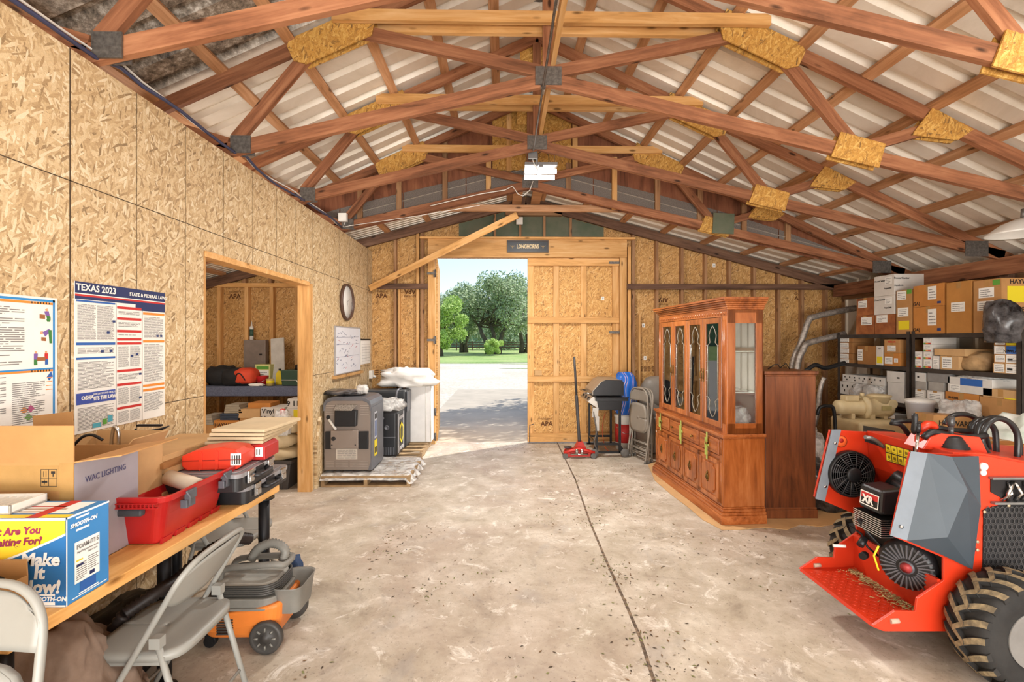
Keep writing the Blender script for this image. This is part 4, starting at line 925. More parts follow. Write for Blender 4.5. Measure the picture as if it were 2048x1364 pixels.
# wheels
def wheel(x, yo, side):
    """side -1: outer face towards -Y"""
    Tm = Matrix.Translation((x, yo, .265)) @ Matrix.Rotation(R(90) * (1 if side < 0 else -1), 4, 'X')
    b = MB(); w2 = -.205
    b.lathe([(.125, -.01), (.15, .0), (.20, .002), (.232, -.012), (.243, -.035), (.246, w2 / 2), (.243, w2 + .035), (.232, w2 + .012), (.2, w2 - .002), (.15, w2), (.125, w2 + .01)], Tm, 56)
    ty = b.build('tyre', rub, K)
    b = MB(); n_ = 20
    for i in range(n_):
        for sd_ in (0, 1):
            a0 = 2 * math.pi * (i + .5 * sd_) / n_; vs = []; m_ = 7
            for k in range(m_):
                u = k / (m_ - 1); z = (-.003 - .125 * u) if sd_ == 0 else (w2 + .003 + .125 * u)
                a_ = a0 + .34 * u ** 1.4 ; hh_ = .268 - (.03 * (1 - u) ** 3)
                wd_ = .078 * (1 - .2 * u)
                for da, rr_ in ((-wd_ * 1.15, .238 - .02 * (1 - u) ** 3), (-wd_ * .8, hh_), (wd_ * .8, hh_), (wd_ * 1.15, .238 - .02 * (1 - u) ** 3)):
                    vs.append((rr_ * math.cos(a_ + da), rr_ * math.sin(a_ + da), z))
            fs_ = []; ms = []
            b0 = len(b.f)
            b.add(vs, [(k * 4 + q, k * 4 + q + 1, k * 4 + q + 5, k * 4 + q + 4) for k in range(m_ - 1) for q in range(3)] + [(0, 1, 2, 3), tuple((m_ - 1) * 4 + q for q in (3, 2, 1, 0))], 0, False, Tm)
            for q in range(m_ - 1): b.m[b0 + q * 3 + 1] = 1
    b.build('tread_lugs', [rub, dust], ty)
    b = MB(); b.lathe([(.13, .0), (.125, -.02), (.10, -.05), (.06, -.055), (.05, -.03), (.03, -.02), (0, -.02)], Tm, 36)
    for k in range(5): b.cyl(Tm @ Vector((.075 * math.cos(k * 1.256), .075 * math.sin(k * 1.256), -.055)), Tm @ Vector((.075 * math.cos(k * 1.256), .075 * math.sin(k * 1.256), -.035)), .008, n=6)
    b.build('rim', M('rim_white', '#8f8d8a', .4, .5), ty)
for x in (2.36, 3.22): wheel(x, 2.055, -1); wheel(x, 3.08, 1)
b = MB(); 
for x in (2.36, 3.22): b.cyl((x, 2.1, .265), (x, 3.03, .265), .03)
b.build('axle', greym, K)

# ================================================================ steel shelving along the right wall
SX = 4.75; sy = [atX(2046, 700, SX).y, atX(1821, 700, SX).y, atX(1674, 700, SX).y]
SZ = [.08, .42, .845, 1.28, 1.67]
for i, lab in ((0, 'nearer tall brown steel shelving unit along the right wall, loaded with boxes'), (1, 'further tall brown steel shelving unit in the back right corner')):
    y0, y1 = sy[i] + .012, sy[i + 1] - .012
    t = thing('shelving_unit', lab, 'shelving', (SX, y0, 0), 0, 'steel shelving units')
    for x in (0, .47):
        for y in (0, y1 - y0):
            b = MB(); sg = 1 if y == 0 else -1; b.box(x, x + .035, min(y, y + sg * .003), max(y, y + sg * .003), 0, 1.70); b.box(x, x + .003, min(y, y + sg * .045), max(y, y + sg * .045), 0, 1.70); b.build('post', shelf_m, t)
    for z in SZ:
        b = MB(); b.box(.004, .50, .004, y1 - y0 - .004, z - .012, z); b.box(-.002, .002, .0, y1 - y0, z - .045, z + .002); b.box(.498, .502, 0, y1 - y0, z - .045, z + .002); b.build('shelf', shelf_m, t)
def carton(name, lab, cat, x0, x1, y0, y1, z0, z1, mat, dec=(), txt=(), group=None, rz=0, tapeit=True):
    t = thing(name, lab, cat, (x0, y0, z0), rz, group); w, d, h = x1 - x0, y1 - y0, z1 - z0
    b = MB(); b.box(0, w, 0, d, 0, h - .002); b.box(0, w, .0, d / 2 - .002, h - .002, h); b.box(0, w, d / 2 + .002, d, h - .002, h); b.build('carton', mat, t, bevel=.003)
    if tapeit:
        b = MB(); b.box(-.0006, w + .0006, d / 2 - .025, d / 2 + .025, h - .06, h + .0006) if False else b.box(-.0008, .0, d / 2 - .025, d / 2 + .025, h - .07, h); b.box(-.0008, w, d / 2 - .025, d / 2 + .025, h, h + .0008); b.build('tape', tape, t)
    F = {'-X': (Vector((0, d, 0)), (0, -1, 0), d), '-Y': (Vector((0, 0, 0)), (1, 0, 0), w), '+X': (Vector((w, 0, 0)), (0, 1, 0), d), 'T': (Vector((0, 0, h)), (1, 0, 0), w)}
    for f, u0, v0, u1, v1, m in dec:
        O, U, wd_ = F[f]; Vv = (0, 0, 1) if f != 'T' else (0, 1, 0); hh_ = h if f != 'T' else d
        rc = [(u0 * wd_, v0 * hh_, u1 * wd_, v1 * hh_, 0)]
        if m is paper:
            r = random.Random(int(u0 * 97 + v1 * 31)); W_, H_ = (u1 - u0) * wd_, (v1 - v0) * hh_
            rc += [(u0 * wd_ + a_, v0 * hh_ + b_, u0 * wd_ + c_, v0 * hh_ + d_, 1) for a_, b_, c_, d_, _ in para(W_ * .1, H_ * .1, W_ * .9, H_ * .92, H_ * .2, 1, r, .35, .5)]
        marks('shipping_label', rc, [m, inkg], t, O, U, Vv, off=.0016)
    for f, u, v, sz, s_, m in txt:
        O, U, wd_ = F[f]; P = O + Vector(U) * (u * wd_) + (Vector((0, 0, v * h)) if f != 'T' else Vector((0, v * d, 0)))
        text(s_, sz, m, t, P, U, (0, 0, 1) if f != 'T' else (0, 1, 0), name='printed_text', off=.002, bold=sz * .02)
    return t
def sbox(lab, px0, px1, pyt, z0, mat, dec=(), txt=(), dep=.38, X=SX + .01, cat='box', name='cardboard_box', group=None, **kw):
    far = atX(px0, 700, X).y; near = atX(px1, 700, X).y; z1 = atX((px0 + px1) / 2, pyt, X).z
    carton(name, lab, cat, X, X + dep, near + .004, far - .004, z0, z1, mat, dec, txt, group, **kw); return z1
top = SZ[4] + .001; G1 = 'boxes on the top shelves'
rusty = M('rusty_cardboard', '#a9683a', .8, var=.25, scale=7, h2='#7c4526'); orc = M('orange_cardboard', '#c4823f', .78, var=.12, scale=4); tallc = M('tall_cardboard', '#bd8443', .78, var=.12, scale=4)
whc = M('white_carton', '#d9d3cb', .7, var=.08, scale=4)
def lab1(*a): return ('-X',) + a + (paper,)
z = sbox('rust-brown carton, lower of the two at the far corner end of the top shelf', 1712, 1748, 631, top, rusty, [lab1(.3, .5, .9, .9)], group=G1)
sbox('rust-brown carton, upper of the two at the far corner end of the top shelf', 1713, 1748, 596, z + .002, rusty, [lab1(.1, .45, .62, .85)], group=G1)
z = sbox('water-stained brown carton underneath the two white cartons on the top shelf', 1749, 1790, 629, top, rusty, [lab1(.1, .6, .65, .98)], group=G1)
z = sbox('white carton, lower of the white pair on the top shelf', 1748, 1789, 592, z + .002, whc, [('-X', .55, .55, .9, .9, paper), ('-Y', .1, .7, .3, .85, paper)], [('-X', .3, .8, .03, 'PowerCenter', ink), ('-X', .7, .35, .03, 'AquaLink', ink)], dep=.36, group=G1, tapeit=False)
sbox('white carton, topmost of the white pair and highest on the shelves', 1748, 1789, 551, z + .002, whc, [('-X', .55, .55, .9, .9, paper)], [('-X', .3, .75, .03, 'PowerCenter', ink), ('-Y', .25, .8, .035, 'PowerCenter', ink), ('-X', .7, .35, .03, 'AquaLink', ink), ('-Y', .15, .45, .03, 'AquaLink', ink)], dep=.37, group=G1, tapeit=False)
sbox('tan carton with one yellow sticker and two white labels on the top shelf', 1792, 1824, 580, top, card, [lab1(.05, .78, .65, .98), lab1(.1, .4, .8, .6), ('-X', .15, .1, .85, .3, yellow), ('-X', .7, .9, 1, 1, greenp)], group=G1)
z = sbox('orange-brown carton, lower of the matching stacked pair with narrow white labels', 1826, 1888, 613, top, orc, [lab1(.5, .3, .78, .9), ('-X', .8, .1, .92, .2, inkb)], [('-X', .12, .15, .05, '(2A)', ink)], group=G1)
sbox('orange-brown carton, upper of the matching stacked pair with narrow white labels', 1826, 1888, 569, z + .002, orc, [lab1(.5, .3, .78, .9), ('-X', .8, .1, .92, .2, inkb)], [('-X', .12, .15, .05, '(2A)', ink)], group=G1)
sbox('tall plain brown carton with one white label on the top shelf', 1892, 1944, 563, top, tallc, [lab1(.2, .42, .75, .6)], group=G1)
sbox('large carton with HAYWARD print and yellow sticker at the near end of the top shelf', 1946, 2004, 559, top, card, [lab1(.2, .66, .75, .85), lab1(.15, .42, .75, .6), lab1(.35, .12, .8, .34), ('-Y', .12, .55, .5, .85, yellow), ('-X', .7, .88, .95, .98, greenp)], [('-Y', .5, .93, .06, 'HAYWARD', ink), ('-Y', .5, .45, .06, 'HydroMaster', ink)], dep=.46, group=G1)
o = lump('wrapped_hose_coil', tuple(atX(2016, 660, 4.72) + Vector((-.05, 0, -.12))), (.24, .3, .38), M('dark_wrap', '#232122', .25, var=.4, scale=8, h2='#6c696a'), 'dark hose coil in clear plastic hanging at the near end of the top shelf', 'wrapped hose', 3, .3, sharp=True, e=1.0)
# second tier
z = SZ[3] + .001; G2 = 'small boxes on the second shelf'
zz = z
for k in range(5):
    zz = sbox(f'flat white-ended box, {["lowest", "second from bottom", "middle one", "second from top", "topmost"][k]} in the far-end stack, second shelf', 1677, 1706 - (k % 2), 729 - 11 * (k + 1), zz + .0015, card2, [('-X', .05, .08, .75, .92, paper)], group=G2, dep=.3, tapeit=False)
sbox('dull brown carton with narrow side label next to the stack of flat boxes', 1715, 1751, 692, z, card2, [lab1(.0, .2, .3, .8)], group=G2)
sbox('slim white box with yellow lower label on the second shelf', 1752, 1766, 692, z, whc, [('-X', .1, .1, .95, .45, yellow)], [('-X', .5, .85, .03, '777', ink)], dep=.3, group=G2, tapeit=False)
zz = sbox('small orange-brown carton, lower of two stacked beside the shelf post', 1768, 1800, 706, z, orc, [lab1(.05, .15, .55, .7), lab1(.65, .3, .9, .6)], group=G2)
sbox('small orange-brown carton, upper of two stacked beside the shelf post', 1768, 1800, 679, zz + .002, card, [lab1(.2, .1, .75, .55)], [('-X', .5, .82, .03, 'MERLAN', redp)], group=G2)
strp = [('-X', .05, .04, .3, .2, greenp), ('-X', .3, .04, .6, .2, orangep), ('-X', .6, .04, .9, .2, redp)]
for a_, e_, n_, yt, wh in ((1828, 1844, 2, 703, 'far'), (1846, 1864, 4, 674, 'taller middle')):
    zz = z
    for k in range(n_):
        yy = 733 - (733 - yt) * (k + 1) / n_
        zz = sbox(f'small white box with coloured stripe, {["bottom one", "second up", "third up", "topmost"][k]} of the {wh} stack', a_, e_, yy, zz + .0015, whc, strp + [lab1(.1, .35, .9, .9)], dep=.28, group='colour-striped small boxes', tapeit=False)
sbox('little plain white-fronted carton between the striped boxes and the pale tan carton', 1865, 1878, 712, z, whc, [lab1(.1, .2, .9, .8)], group=G2, dep=.25, tapeit=False)
zz = sbox('pale tan carton with tall white label in the middle of the nearer second shelf', 1880, 1918, 712, z, card3, [lab1(.1, .1, .65, .9)], group=G2)
sbox('long open flat carton lying on the pale tan carton', 1868, 1930, 698, zz + .002, card3, group=G2, dep=.42, tapeit=False)
lump('paper_parcel', tuple(atX(1950, 735, SX + .2) * 0 + Vector((SX + .19, atX(1950, 735, SX + .1).y, z))), (.3, .34, .19), M('brown_paper', '#b9966a', .6, var=.3, scale=10), 'crumpled brown paper and plastic parcel on the second shelf', 'parcel', 6, .2, sharp=True)
zz = z
for k, (m_, l2) in enumerate(((card3, 'bottom'), (card, 'second'), (whc, 'third'), (card2, 'top'))):
    zz = sbox(f'{l2} carton of the near-end stack with white and coloured labels, second shelf', 1985 + (2 if k else 0), 2040, 744 - 17.5 * (k + 1), zz + .0015, m_, [lab1(.05, .1, .45, .9), ('-X', .5, .05, .95, .95, [paper, paper, bluep, yellow][k]), ('-X', .55, .3, .75, .5, greenp)], [('-X', .72, .35, .035, 'NEWLAN', ink)] if k == 2 else [], group=G2)
# third tier
z = SZ[2] + .001; G3 = 'white electrical boxes and bags on the third shelf'
pw = M('enclosure_white', '#d5d2cc', .45, var=.08)
holes = [('-X', .05 + .12 * k, .55, .08 + .12 * k, .75, ink) for k in range(8)] + [('-X', .1 + .2 * k, .2, .13 + .2 * k, .4, ink) for k in range(4)]
zz = sbox('white perforated electrical enclosure, lower one at the far end of the third shelf', 1680, 1768, 767, z, pw, holes, name='electrical_enclosure', cat='enclosure', group=G3, tapeit=False)
sbox('white perforated electrical enclosure, upper one at the far end of the third shelf', 1685, 1770, 752, zz + .002, pw, holes, name='electrical_enclosure', cat='enclosure', group=G3, tapeit=False)
o = lump('plastic_wrap', (SX - .02, atX(1735, 780, SX).y, z), (.08, .5, .16), wrap, 'clear bubble wrap over the perforated white enclosures', 'bubble wrap', 8, .35, sharp=True)
zz = sbox('white plastic bin wrapped in film under another bin beside the post', 1775, 1809, 765, z, pw, name='storage_bin', cat='bin', group=G3, tapeit=False)
sbox('white plastic bin on top of the film-wrapped bin beside the post', 1773, 1809, 743, zz + .002, pw, [('-X', .6, .35, .75, .5, ink)], name='storage_bin', cat='bin', group=G3, tapeit=False)
zz = sbox('white carton with grey print, left one under the grey bins', 1826, 1851, 779, z, whc, [lab1(.1, .4, .9, .9)], group=G3)
z2_ = sbox('grey lidded bin, lower one just right of the shelf post', 1826, 1853, 763, zz + .002, M('grey_bin', '#a5a19b', .5), name='storage_bin', cat='bin', group=G3, tapeit=False)
sbox('white bin with dark mark, upper one just right of the shelf post', 1824, 1851, 745, z2_ + .002, pw, [('-X', .4, .4, .55, .6, ink)], name='storage_bin', cat='bin', group=G3, tapeit=False)
zz = sbox('white carton with black print, right one under the grey bins', 1853, 1888, 782, z, whc, [lab1(.1, .4, .9, .9)], group=G3)
z2_ = sbox('clear-wrapped grey bin lying on the right white carton', 1856, 1888, 764, zz + .002, M('grey_bin', '#a5a19b'), name='storage_bin', cat='bin', group=G3, tapeit=False)
sbox('translucent grey bin at the top of the middle pile on the third shelf', 1854, 1900, 746, z2_ + .002, M('smoky_bin', '#8e8c8a', .35), name='storage_bin', cat='bin', group=G3, tapeit=False)
zz = sbox('brown carton with black print and two white labels, nearer third shelf', 1890, 1958, 786, z, orc, [lab1(.62, .05, .8, .7), lab1(.82, .05, .97, .7)], [('-X', .25, .7, .035, 'RHEEM', ink)], group=G3)
sbox('white box wrapped in plastic with blue tape across its top', 1895, 1985, 756, zz + .002, pw, [('-X', .3, .5, .8, .95, bluep), ('-X', .05, .1, .3, .5, paper)], group=G3, dep=.42)
lump('plastic_wrap', (SX + .16, atX(1935, 750, SX).y, atX(1935, 760, SX).z), (.3, .45, .06), wrap, 'loose clear plastic lying over the blue-taped white box', 'plastic wrap', 11, .3, sharp=True)
zz = sbox('large plain brown carton at the near end of the third shelf', 1958, 2043, 797, z, card, group=G3, dep=.45)
sbox('flat pale carton on top of the large plain brown carton', 1965, 2040, 779, zz + .002, card3, [('-X', .6, 0, 1, .12, yellow)], group=G3, dep=.4)
# lower tier
z = SZ[1] + .001
zz = sbox('brown carton with white label low at the far end of the shelving', 1677, 1705, 826, z, rusty, [lab1(.1, .4, .75, .8)], group='cartons on the low shelf')
sbox('brown carton topping the low shelf stack at the far corner', 1677, 1705, 795, zz + .002, rusty, [lab1(.1, .4, .75, .9)], group='cartons on the low shelf')
for px0, px1, nm in ((1708, 1790, 'white carton'), (1830, 1900, 'brown carton'), (1905, 1975, 'wide tan carton'), (1980, 2040, 'pale carton')):
    sbox(f'{nm} on the low shelf behind the pool equipment', px0, px1, 822 + (px0 - 1700) * .09, z, whc if 'white' in nm else card, group='cartons on the low shelf')
# pool equipment in front of the shelves
pump = M('pump_beige', '#cdb98f', .5, var=.1); 
hp = Vector((3.92, 5.15, 0))
t = thing('pool_heater', 'large beige pool heater case with dark slanted side vent on the floor', 'pool heater', tuple(hp))
b = MB(); b.box(0, .58, 0, .5, 0, .70); b.build('case', pump, t, bevel=.04, seg=4)
b = MB(); b.prism([(.03, .35), (.38, .35), (.38, .60), (.03, .66)], -.006, .01); b.build('vent_panel', M('vent_dark', '#5a5550', .7), t)
b = MB()
for k in range(14): b.box(.42, .57, -.004, .002, .12 + k * .035, .13 + k * .035)
b.build('louvres', pump, t)
P = Vector((4.12, 5.42, .702))
t = thing('pool_pump', 'beige pool pump with motor and strainer pot on the heater case', 'pump', tuple(P))
b = MB(); Tx = Matrix.Translation((-.28, 0, .12)) @ Matrix.Rotation(R(90), 4, 'Y')
b.lathe([(.0, -.01), (.05, -.005), (.082, .01), (.085, .05), (.085, .25), (.095, .26), (.095, .29)], Tx, 28); b.build('motor', pump, t)
b = MB(); b.lathe([(.095, .28), (.14, .29), (.14, .32), (.12, .34), (.11, .44), (.115, .52), (.11, .6), (.06, .63), (0, .63)], Tx, 28); b.build('volute', pump, t)
b = MB(); b.lathe([(.10, .02), (.105, .24), (.12, .245), (.12, .26), (.08, .272), (0, .275)], Matrix.Translation((.22, 0, 0)), 28); b.cyl((.10, 0, .235), (.10, 0, .25), .05); b.build('strainer_lid', pump, t)
b = MB(); b.box(-.2, -.04, -.05, .05, .195, .26); b.build('wiring_box', pump, t, bevel=.012)
b = MB(); b.box(-.16, -.12, -.08, .08, 0, .06); b.box(.04, .1, -.1, .1, 0, .05); b.box(.2, .24, -.1, .1, 0, .03); b.build('foot', pump, t)
b = MB(); b.cyl((.30, -.11, .17), (.30, -.05, .17), .05); b.cyl((.0, -.03, .25), (.0, -.03, .29), .022); b.build('port', pump, t)
marks('rating_plate', [(0, 0, .11, .05, 0)], [M('plate_tan', '#a89a66', .5)], t, (.16, -.122, .10), (1, 0, 0), (0, 0, 1))
t = thing('plastic_bucket', 'round white plastic bucket with rolled rim beside the beige pump', 'bucket', (4.58, 5.15, .70))
b = MB(); b.lathe([(.0, .0), (.105, 0), (.125, .20), (.135, .205), (.135, .225), (.128, .228), (.12, .20), (.1, .01), (0, .01)], n=36); b.build('body', M('bucket_white', '#d3d2d6', .4, var=.04), t)
b = MB(); b.lathe([(.136, .215), (.132, .24), (.05, .262), (0, .262)], Matrix.Translation((0, 0, 0)), 32); b.build('lid', white, t)
carton('cardboard_box', 'plain brown carton carrying the white plastic bucket', 'box', 4.42, 4.73, 4.98, 5.30, .35, .698, card); carton('cardboard_box', 'bottom brown carton on the floor under the one carrying the bucket', 'box', 4.42, 4.73, 4.98, 5.30, 0, .348, card2)
lump('plastic_bag', (4.60, 4.72, .55), (.26, .34, .42), wrap, 'puffy clear plastic bag between the bucket and the large plain carton', 'plastic bag', 5, .3, sharp=True)
carton('cardboard_box', 'tan carton on the floor underneath the puffy clear bag', 'box', 4.42, 4.73, 4.5, 4.94, 0, .549, card)
hc = carton('cardboard_box', 'HAYWARD carton tilted in front of the shelves, behind the hoses', 'box', 3.97, 4.40, 4.35, 4.55, .35, .90, card, (), [('-Y', .5, .87, .065, 'HAYWARD', ink)]); hc.rotation_euler = (0, R(3), 0); hc.location.z = .353
carton('cardboard_box', 'low wide carton on the floor supporting the tilted HAYWARD carton', 'box', 3.80, 4.38, 4.3, 4.7, 0, .345, card2)
carton('cardboard_box', 'brown carton near the right edge behind the black hoses', 'box', 3.62, 4.02, 3.55, 3.9, .0, .80, orc)
lump('mint_bag', (4.38, 3.95, .0), (.5, .5, .88), M('mint_plastic', '#b9c6b8', .45, var=.15, scale=6, h2='#e3e4de'), 'pale mint plastic sack at the right edge behind the black hoses', 'sack', 7, .22, sharp=True).name = 'plastic_sack'
# ducts, hoses in the back corner
fd = M('foil_duct', '#b6aca2', .42, .5, var=.35, scale=30)
def pts_y(l, Y): return [tuple(atY(x, y, Y)) for x, y in l]
def smooth(P_, n=5):
    P_ = [Vector(p) for p in P_]; Q = []
    for j in range(len(P_) - 1):
        for k in range(n):
            t_ = k / n; p0 = P_[max(j - 1, 0)]; p1 = P_[j]; p2 = P_[j + 1]; p3 = P_[min(j + 2, len(P_) - 1)]
            Q.append(.5 * ((2 * p1) + (-p0 + p2) * t_ + (2 * p0 - 5 * p1 + 4 * p2 - p3) * t_ ** 2 + (-p0 + 3 * p1 - 3 * p2 + p3) * t_ ** 3))
    Q.append(P_[-1]); return Q
for i, (l, lab) in enumerate((([(1560, 905), (1584, 735), (1600, 690), (1617, 642), (1628, 634), (1670, 624), (1712, 616)], 'silver flexible duct, higher of the two bent over behind the oak cabinet'), ([(1580, 900), (1594, 738), (1606, 700), (1613, 688), (1630, 682), (1662, 674), (1690, 668)], 'silver flexible duct, lower of the two bent over behind the oak cabinet'))):
    b = MB(); Q = smooth(pts_y(l, 6.9 - i * .15), 14); b.tube(Q, [.046 if j % 2 else .040 for j in range(len(Q))], 12); tag(b.build('flexible_duct', fd), lab, 'duct')
b = MB(); Q = smooth(pts_y([(1600, 924), (1632, 840), (1640, 780), (1648, 755)], 6.2)); b.tube(Q, .028, 10); tag(b.build('metal_pipe', fd), 'short straight silver pipe leaning right of the oak cabinet', 'pipe')
b = MB(); b.tube(smooth(pts_y([(1612, 742), (1630, 730), (1650, 736), (1675, 730), (1690, 726)], 6.0)), .028, 8); tag(b.build('rolled_mat', black), 'black rolled tube lying across between oak cabinet and shelving', 'tube')
b = MB(); b.tube(smooth(pts_y([(1634, 830), (1640, 815), (1656, 812), (1668, 822), (1672, 900)], 5.2)), .018, 8); tag(b.build('black_hose', black), 'black bent hose standing between oak cabinet and shelving', 'hose')
for px, m, h_, w_, l in ((1655, new_w, 1.0, .05, 'pale timber offcut'), (1663, stud_w, .8, .04, 'brown timber offcut'), (1648, stud_w, 1.25, .05, 'taller brown timber offcut')):
    x = atY(px, 850, 6.9).x; o = vst(x, 0, h_, w_, m, None, 7.25, .05); o.parent = None; o.name = 'timber_offcut'; o.location.y = 7.25; tag(o, f'{l} standing upright in the corner behind the oak cabinet', 'timber')
lump('wrapped_parts', (3.05, 4.55, 0), (.42, .5, .40), M('dark_wrap', '#2f2c2b'), 'heap of dark plastic-wrapped parts on the floor right of the oak cabinet', 'wrapped parts', 12, .3, sharp=True)
lump('wrapped_parts', (3.2, 5.2, 0), (.5, .5, .62), wrap, 'heap of clear-wrapped parts behind the dark wrapped heap', 'wrapped parts', 14, .3, sharp=True)
# ================================================================ things by the back wall, right of the doorway
chm = M('chair_metal', '#96958f', .45, .05, var=.06, scale=4, bump=.02)
chd = M('chair_taupe', '#8f867b', .45, .1, var=.1, scale=4, bump=.02)
chf = M('chair_foot', '#6e6a64', .6)
def arcs(pts, n=6): return smooth(pts, n)
def folding_chair(lab, loc, rz, m, group='metal folding chairs'):
    """front of the chair is local +x, width along y"""
    t = thing('folding_chair', lab, 'folding chair', loc, rz, group)
    W = .215; r_ = .0115
    z1 = .77; lx = lambda z: .236 - .58 * z
    pts = [(lx(0.0), -W, .0)] + [(lx(z), -W + .012 * z, z) for z in (.2, .45, .62, .70)] + [(lx(.745), -W + .035, .745), (lx(.77), -W + .09, .77), (lx(.775), 0, .775), (lx(.77), W - .09, .77), (lx(.745), W - .035, .745)] + [(lx(z), W - .012 * z, z) for z in (.70, .62, .45, .2)] + [(lx(0), W, .0)]
    b = MB(); b.tube(arcs(pts, 5), r_, 10); b.build('front_frame', m, t)
    for s_ in (-1, 1):
        b = MB(); b.tube([(-.225, s_ * (W - .028), .012), (-.085, s_ * (W - .028), .50)], r_, 10); b.box(-.11, -.07, s_ * (W - .028) - .016, s_ * (W - .028) + .016, .465, .505); b.build('rear_leg', m, t)
        b = MB(); b.cyl((-.228, s_ * (W - .028), 0), (-.218, s_ * (W - .028), .035), .0155, n=12); b.build('foot', chf, t)
        b = MB(); b.cyl((lx(0.0) + .001, s_ * W, 0), (lx(.035), s_ * W, .035), .0155, n=12); b.build('foot', chf, t)
        b = MB(); b.cyl((lx(.45), s_ * (W - .01), .45), (-.02, s_ * (W - .02), .435), .008, n=8); b.box(-.12, .12, s_ * (W - .025) - .003, s_ * (W - .025) + .003, .40, .43); b.build('hinge_bracket', m, t)
    b = MB(); b.cyl((-.19, -W + .028, .125), (-.19, W - .028, .125), .007); b.build('stretcher', m, t); b = MB(); b.cyl((lx(.14), -W, .14), (lx(.14), W, .14), .007); b.build('stretcher', m, t)
    def seat(u, v):
        a = u * 2 * math.pi; rr_ = v; ex, ey = math.cos(a), math.sin(a); k = (abs(ex) ** 5 + abs(ey) ** 5) ** (-.2)
        return (ex * k * .178 * rr_ + .005, ey * k * .198 * rr_, .438 + .006 * rr_ ** 2 - (.0 if v < 1 else .002))
    b = MB(); b.grid(seat, 48, 8); n0 = 49
    vs = []; 
    for i in range(49):
        p = seat(i / 48, 1); vs += [p, (p[0] * 1.0, p[1], p[2] - .028)]
    b.add(vs, [(2 * i, 2 * i + 1, 2 * i + 3, 2 * i + 2) for i in range(48)], 0, True)
    o = b.build('seat', m, t)
    so = o.modifiers.new('s', 'SOLIDIFY'); so.thickness = .003
    def back(u, v):
        z = .575 + v * .19; y = (u - .5) * 2 * (W - .02) ; 
        e = abs(u - .5) * 2
        if v > .5: z -= (e ** 4) * .06 * (v - .5) * 2
        if v < .5: z += (e ** 3) * .05 * (.5 - v) * 2
        return (lx(z) - .022 * (1 - e * e) + .004, y, z)
    b = MB(); b.grid(back, 20, 8); o = b.build('backrest', m, t); so = o.modifiers.new('s', 'SOLIDIFY'); so.thickness = .006
    return t
def folded_chair(lab, loc, rz, lean, m, group='metal folding chairs'):
    """folded flat; faces local -y, width along x, leaning back towards +y"""
    t = thing('folding_chair', lab, 'folding chair', loc, rz, group); t.rotation_euler = (-lean, 0, rz)
    W = .22; H_ = .95
    pts = [(-W, 0, 0), (-W, 0, .4), (-W + .01, 0, .75), (-W + .03, 0, .88), (-W + .10, 0, .945), (0, 0, .955), (W - .10, 0, .945), (W - .03, 0, .88), (W - .01, 0, .75), (W, 0, .4), (W, 0, 0)]
    b = MB(); b.tube(arcs(pts, 5), .0115, 10); b.cyl((-W, 0, .16), (W, 0, .16), .007); b.build('front_frame', m, t)
    for s_ in (-1, 1):
        b = MB(); b.cyl((s_ * (W - .03), .02, .02), (s_ * (W - .03), .012, .62), .0115, n=10); b.build('rear_leg', m, t)
        b = MB(); b.cyl((s_ * W, 0, -.002), (s_ * W, 0, .035), .0155, n=12); b.cyl((s_ * (W - .03), .02, .0), (s_ * (W - .03), .02, .04), .0145, n=12); b.build('foot', chf, t)
    b = MB(); b.cyl((-W + .03, .02, .10), (W - .03, .02, .10), .007); b.build('stretcher', m, t); b = MB(); b.cyl((-W + .03, .02, .24), (W - .03, .02, .24), .006); b.build('stretcher', m, t)
    b = MB(); b.grid(lambda u, v: ((u - .5) * 2 * (W - .015) * (1 - .16 * max(0, v - .6) ** 2 * 6), -.006 + .02 * (1 - (2 * u - 1) ** 2), .785 + .15 * v - (abs(u - .5) * 2) ** 4 * .07 * max(0, v - .3)), 18, 8); o = b.build('backrest', m, t); so = o.modifiers.new('s', 'SOLIDIFY'); so.thickness = .006
    def seat(u, v):
        a = u * 2 * math.pi; ex, ey = math.cos(a), math.sin(a); k = (abs(ex) ** 4 + abs(ey) ** 4) ** (-.25); return (ex * k * (W - .03) * v, -.022 + .008 * (1 - v), .565 + ey * k * .195 * v)
    b = MB(); b.grid(seat, 40, 6); vs = []
    for i in range(41): p = seat(i / 40, 1); vs += [p, (p[0], p[1] + .026, p[2])]
    b.add(vs, [(2 * i, 2 * i + 1, 2 * i + 3, 2 * i + 2) for i in range(40)], 0, True); o = b.build('seat', m, t); so = o.modifiers.new('s', 'SOLIDIFY'); so.thickness = .003
    return t
fc1 = folded_chair('taupe folded chair leaning by the grill, front one of the three', (1.76, 6.30, 0), R(-74), R(9), chd)
copy_tree(fc1, (1.81, 6.33, 0), R(-73), 'taupe folded chair leaning by the grill, middle one of the three')
copy_tree(fc1, (1.86, 6.36, 0), R(-72), 'taupe folded chair leaning by the grill, rear one against the recliner')
# recliner
lea = M('grey_leather', '#8b847c', .42, var=.12, scale=5, bump=.15)
t = thing('recliner', 'grey leather recliner half hidden behind the china cabinet and folded chairs', 'armchair', (1.93, 6.55, 0))
lump('back_cushion', (.42, .45, .48), (.66, .34, .56), lea, None, None, 3, .10, par=t, flatb=False); lump('headrest', (.40, .40, .66), (.62, .3, .40), lea, None, None, 5, .08, par=t, flatb=False)
lump('arm', (.09, .30, .02), (.2, .8, .62), lea, None, None, 7, .08, par=t); lump('arm', (.78, .30, .02), (.2, .8, .62), lea, None, None, 8, .08, par=t)
lump('seat_cushion', (.43, .22, .20), (.56, .6, .28), lea, None, None, 9, .08, par=t)
b = MB(); b.box(.08, .78, .0, .66, .02, .26); b.build('base', lea, t, bevel=.03)
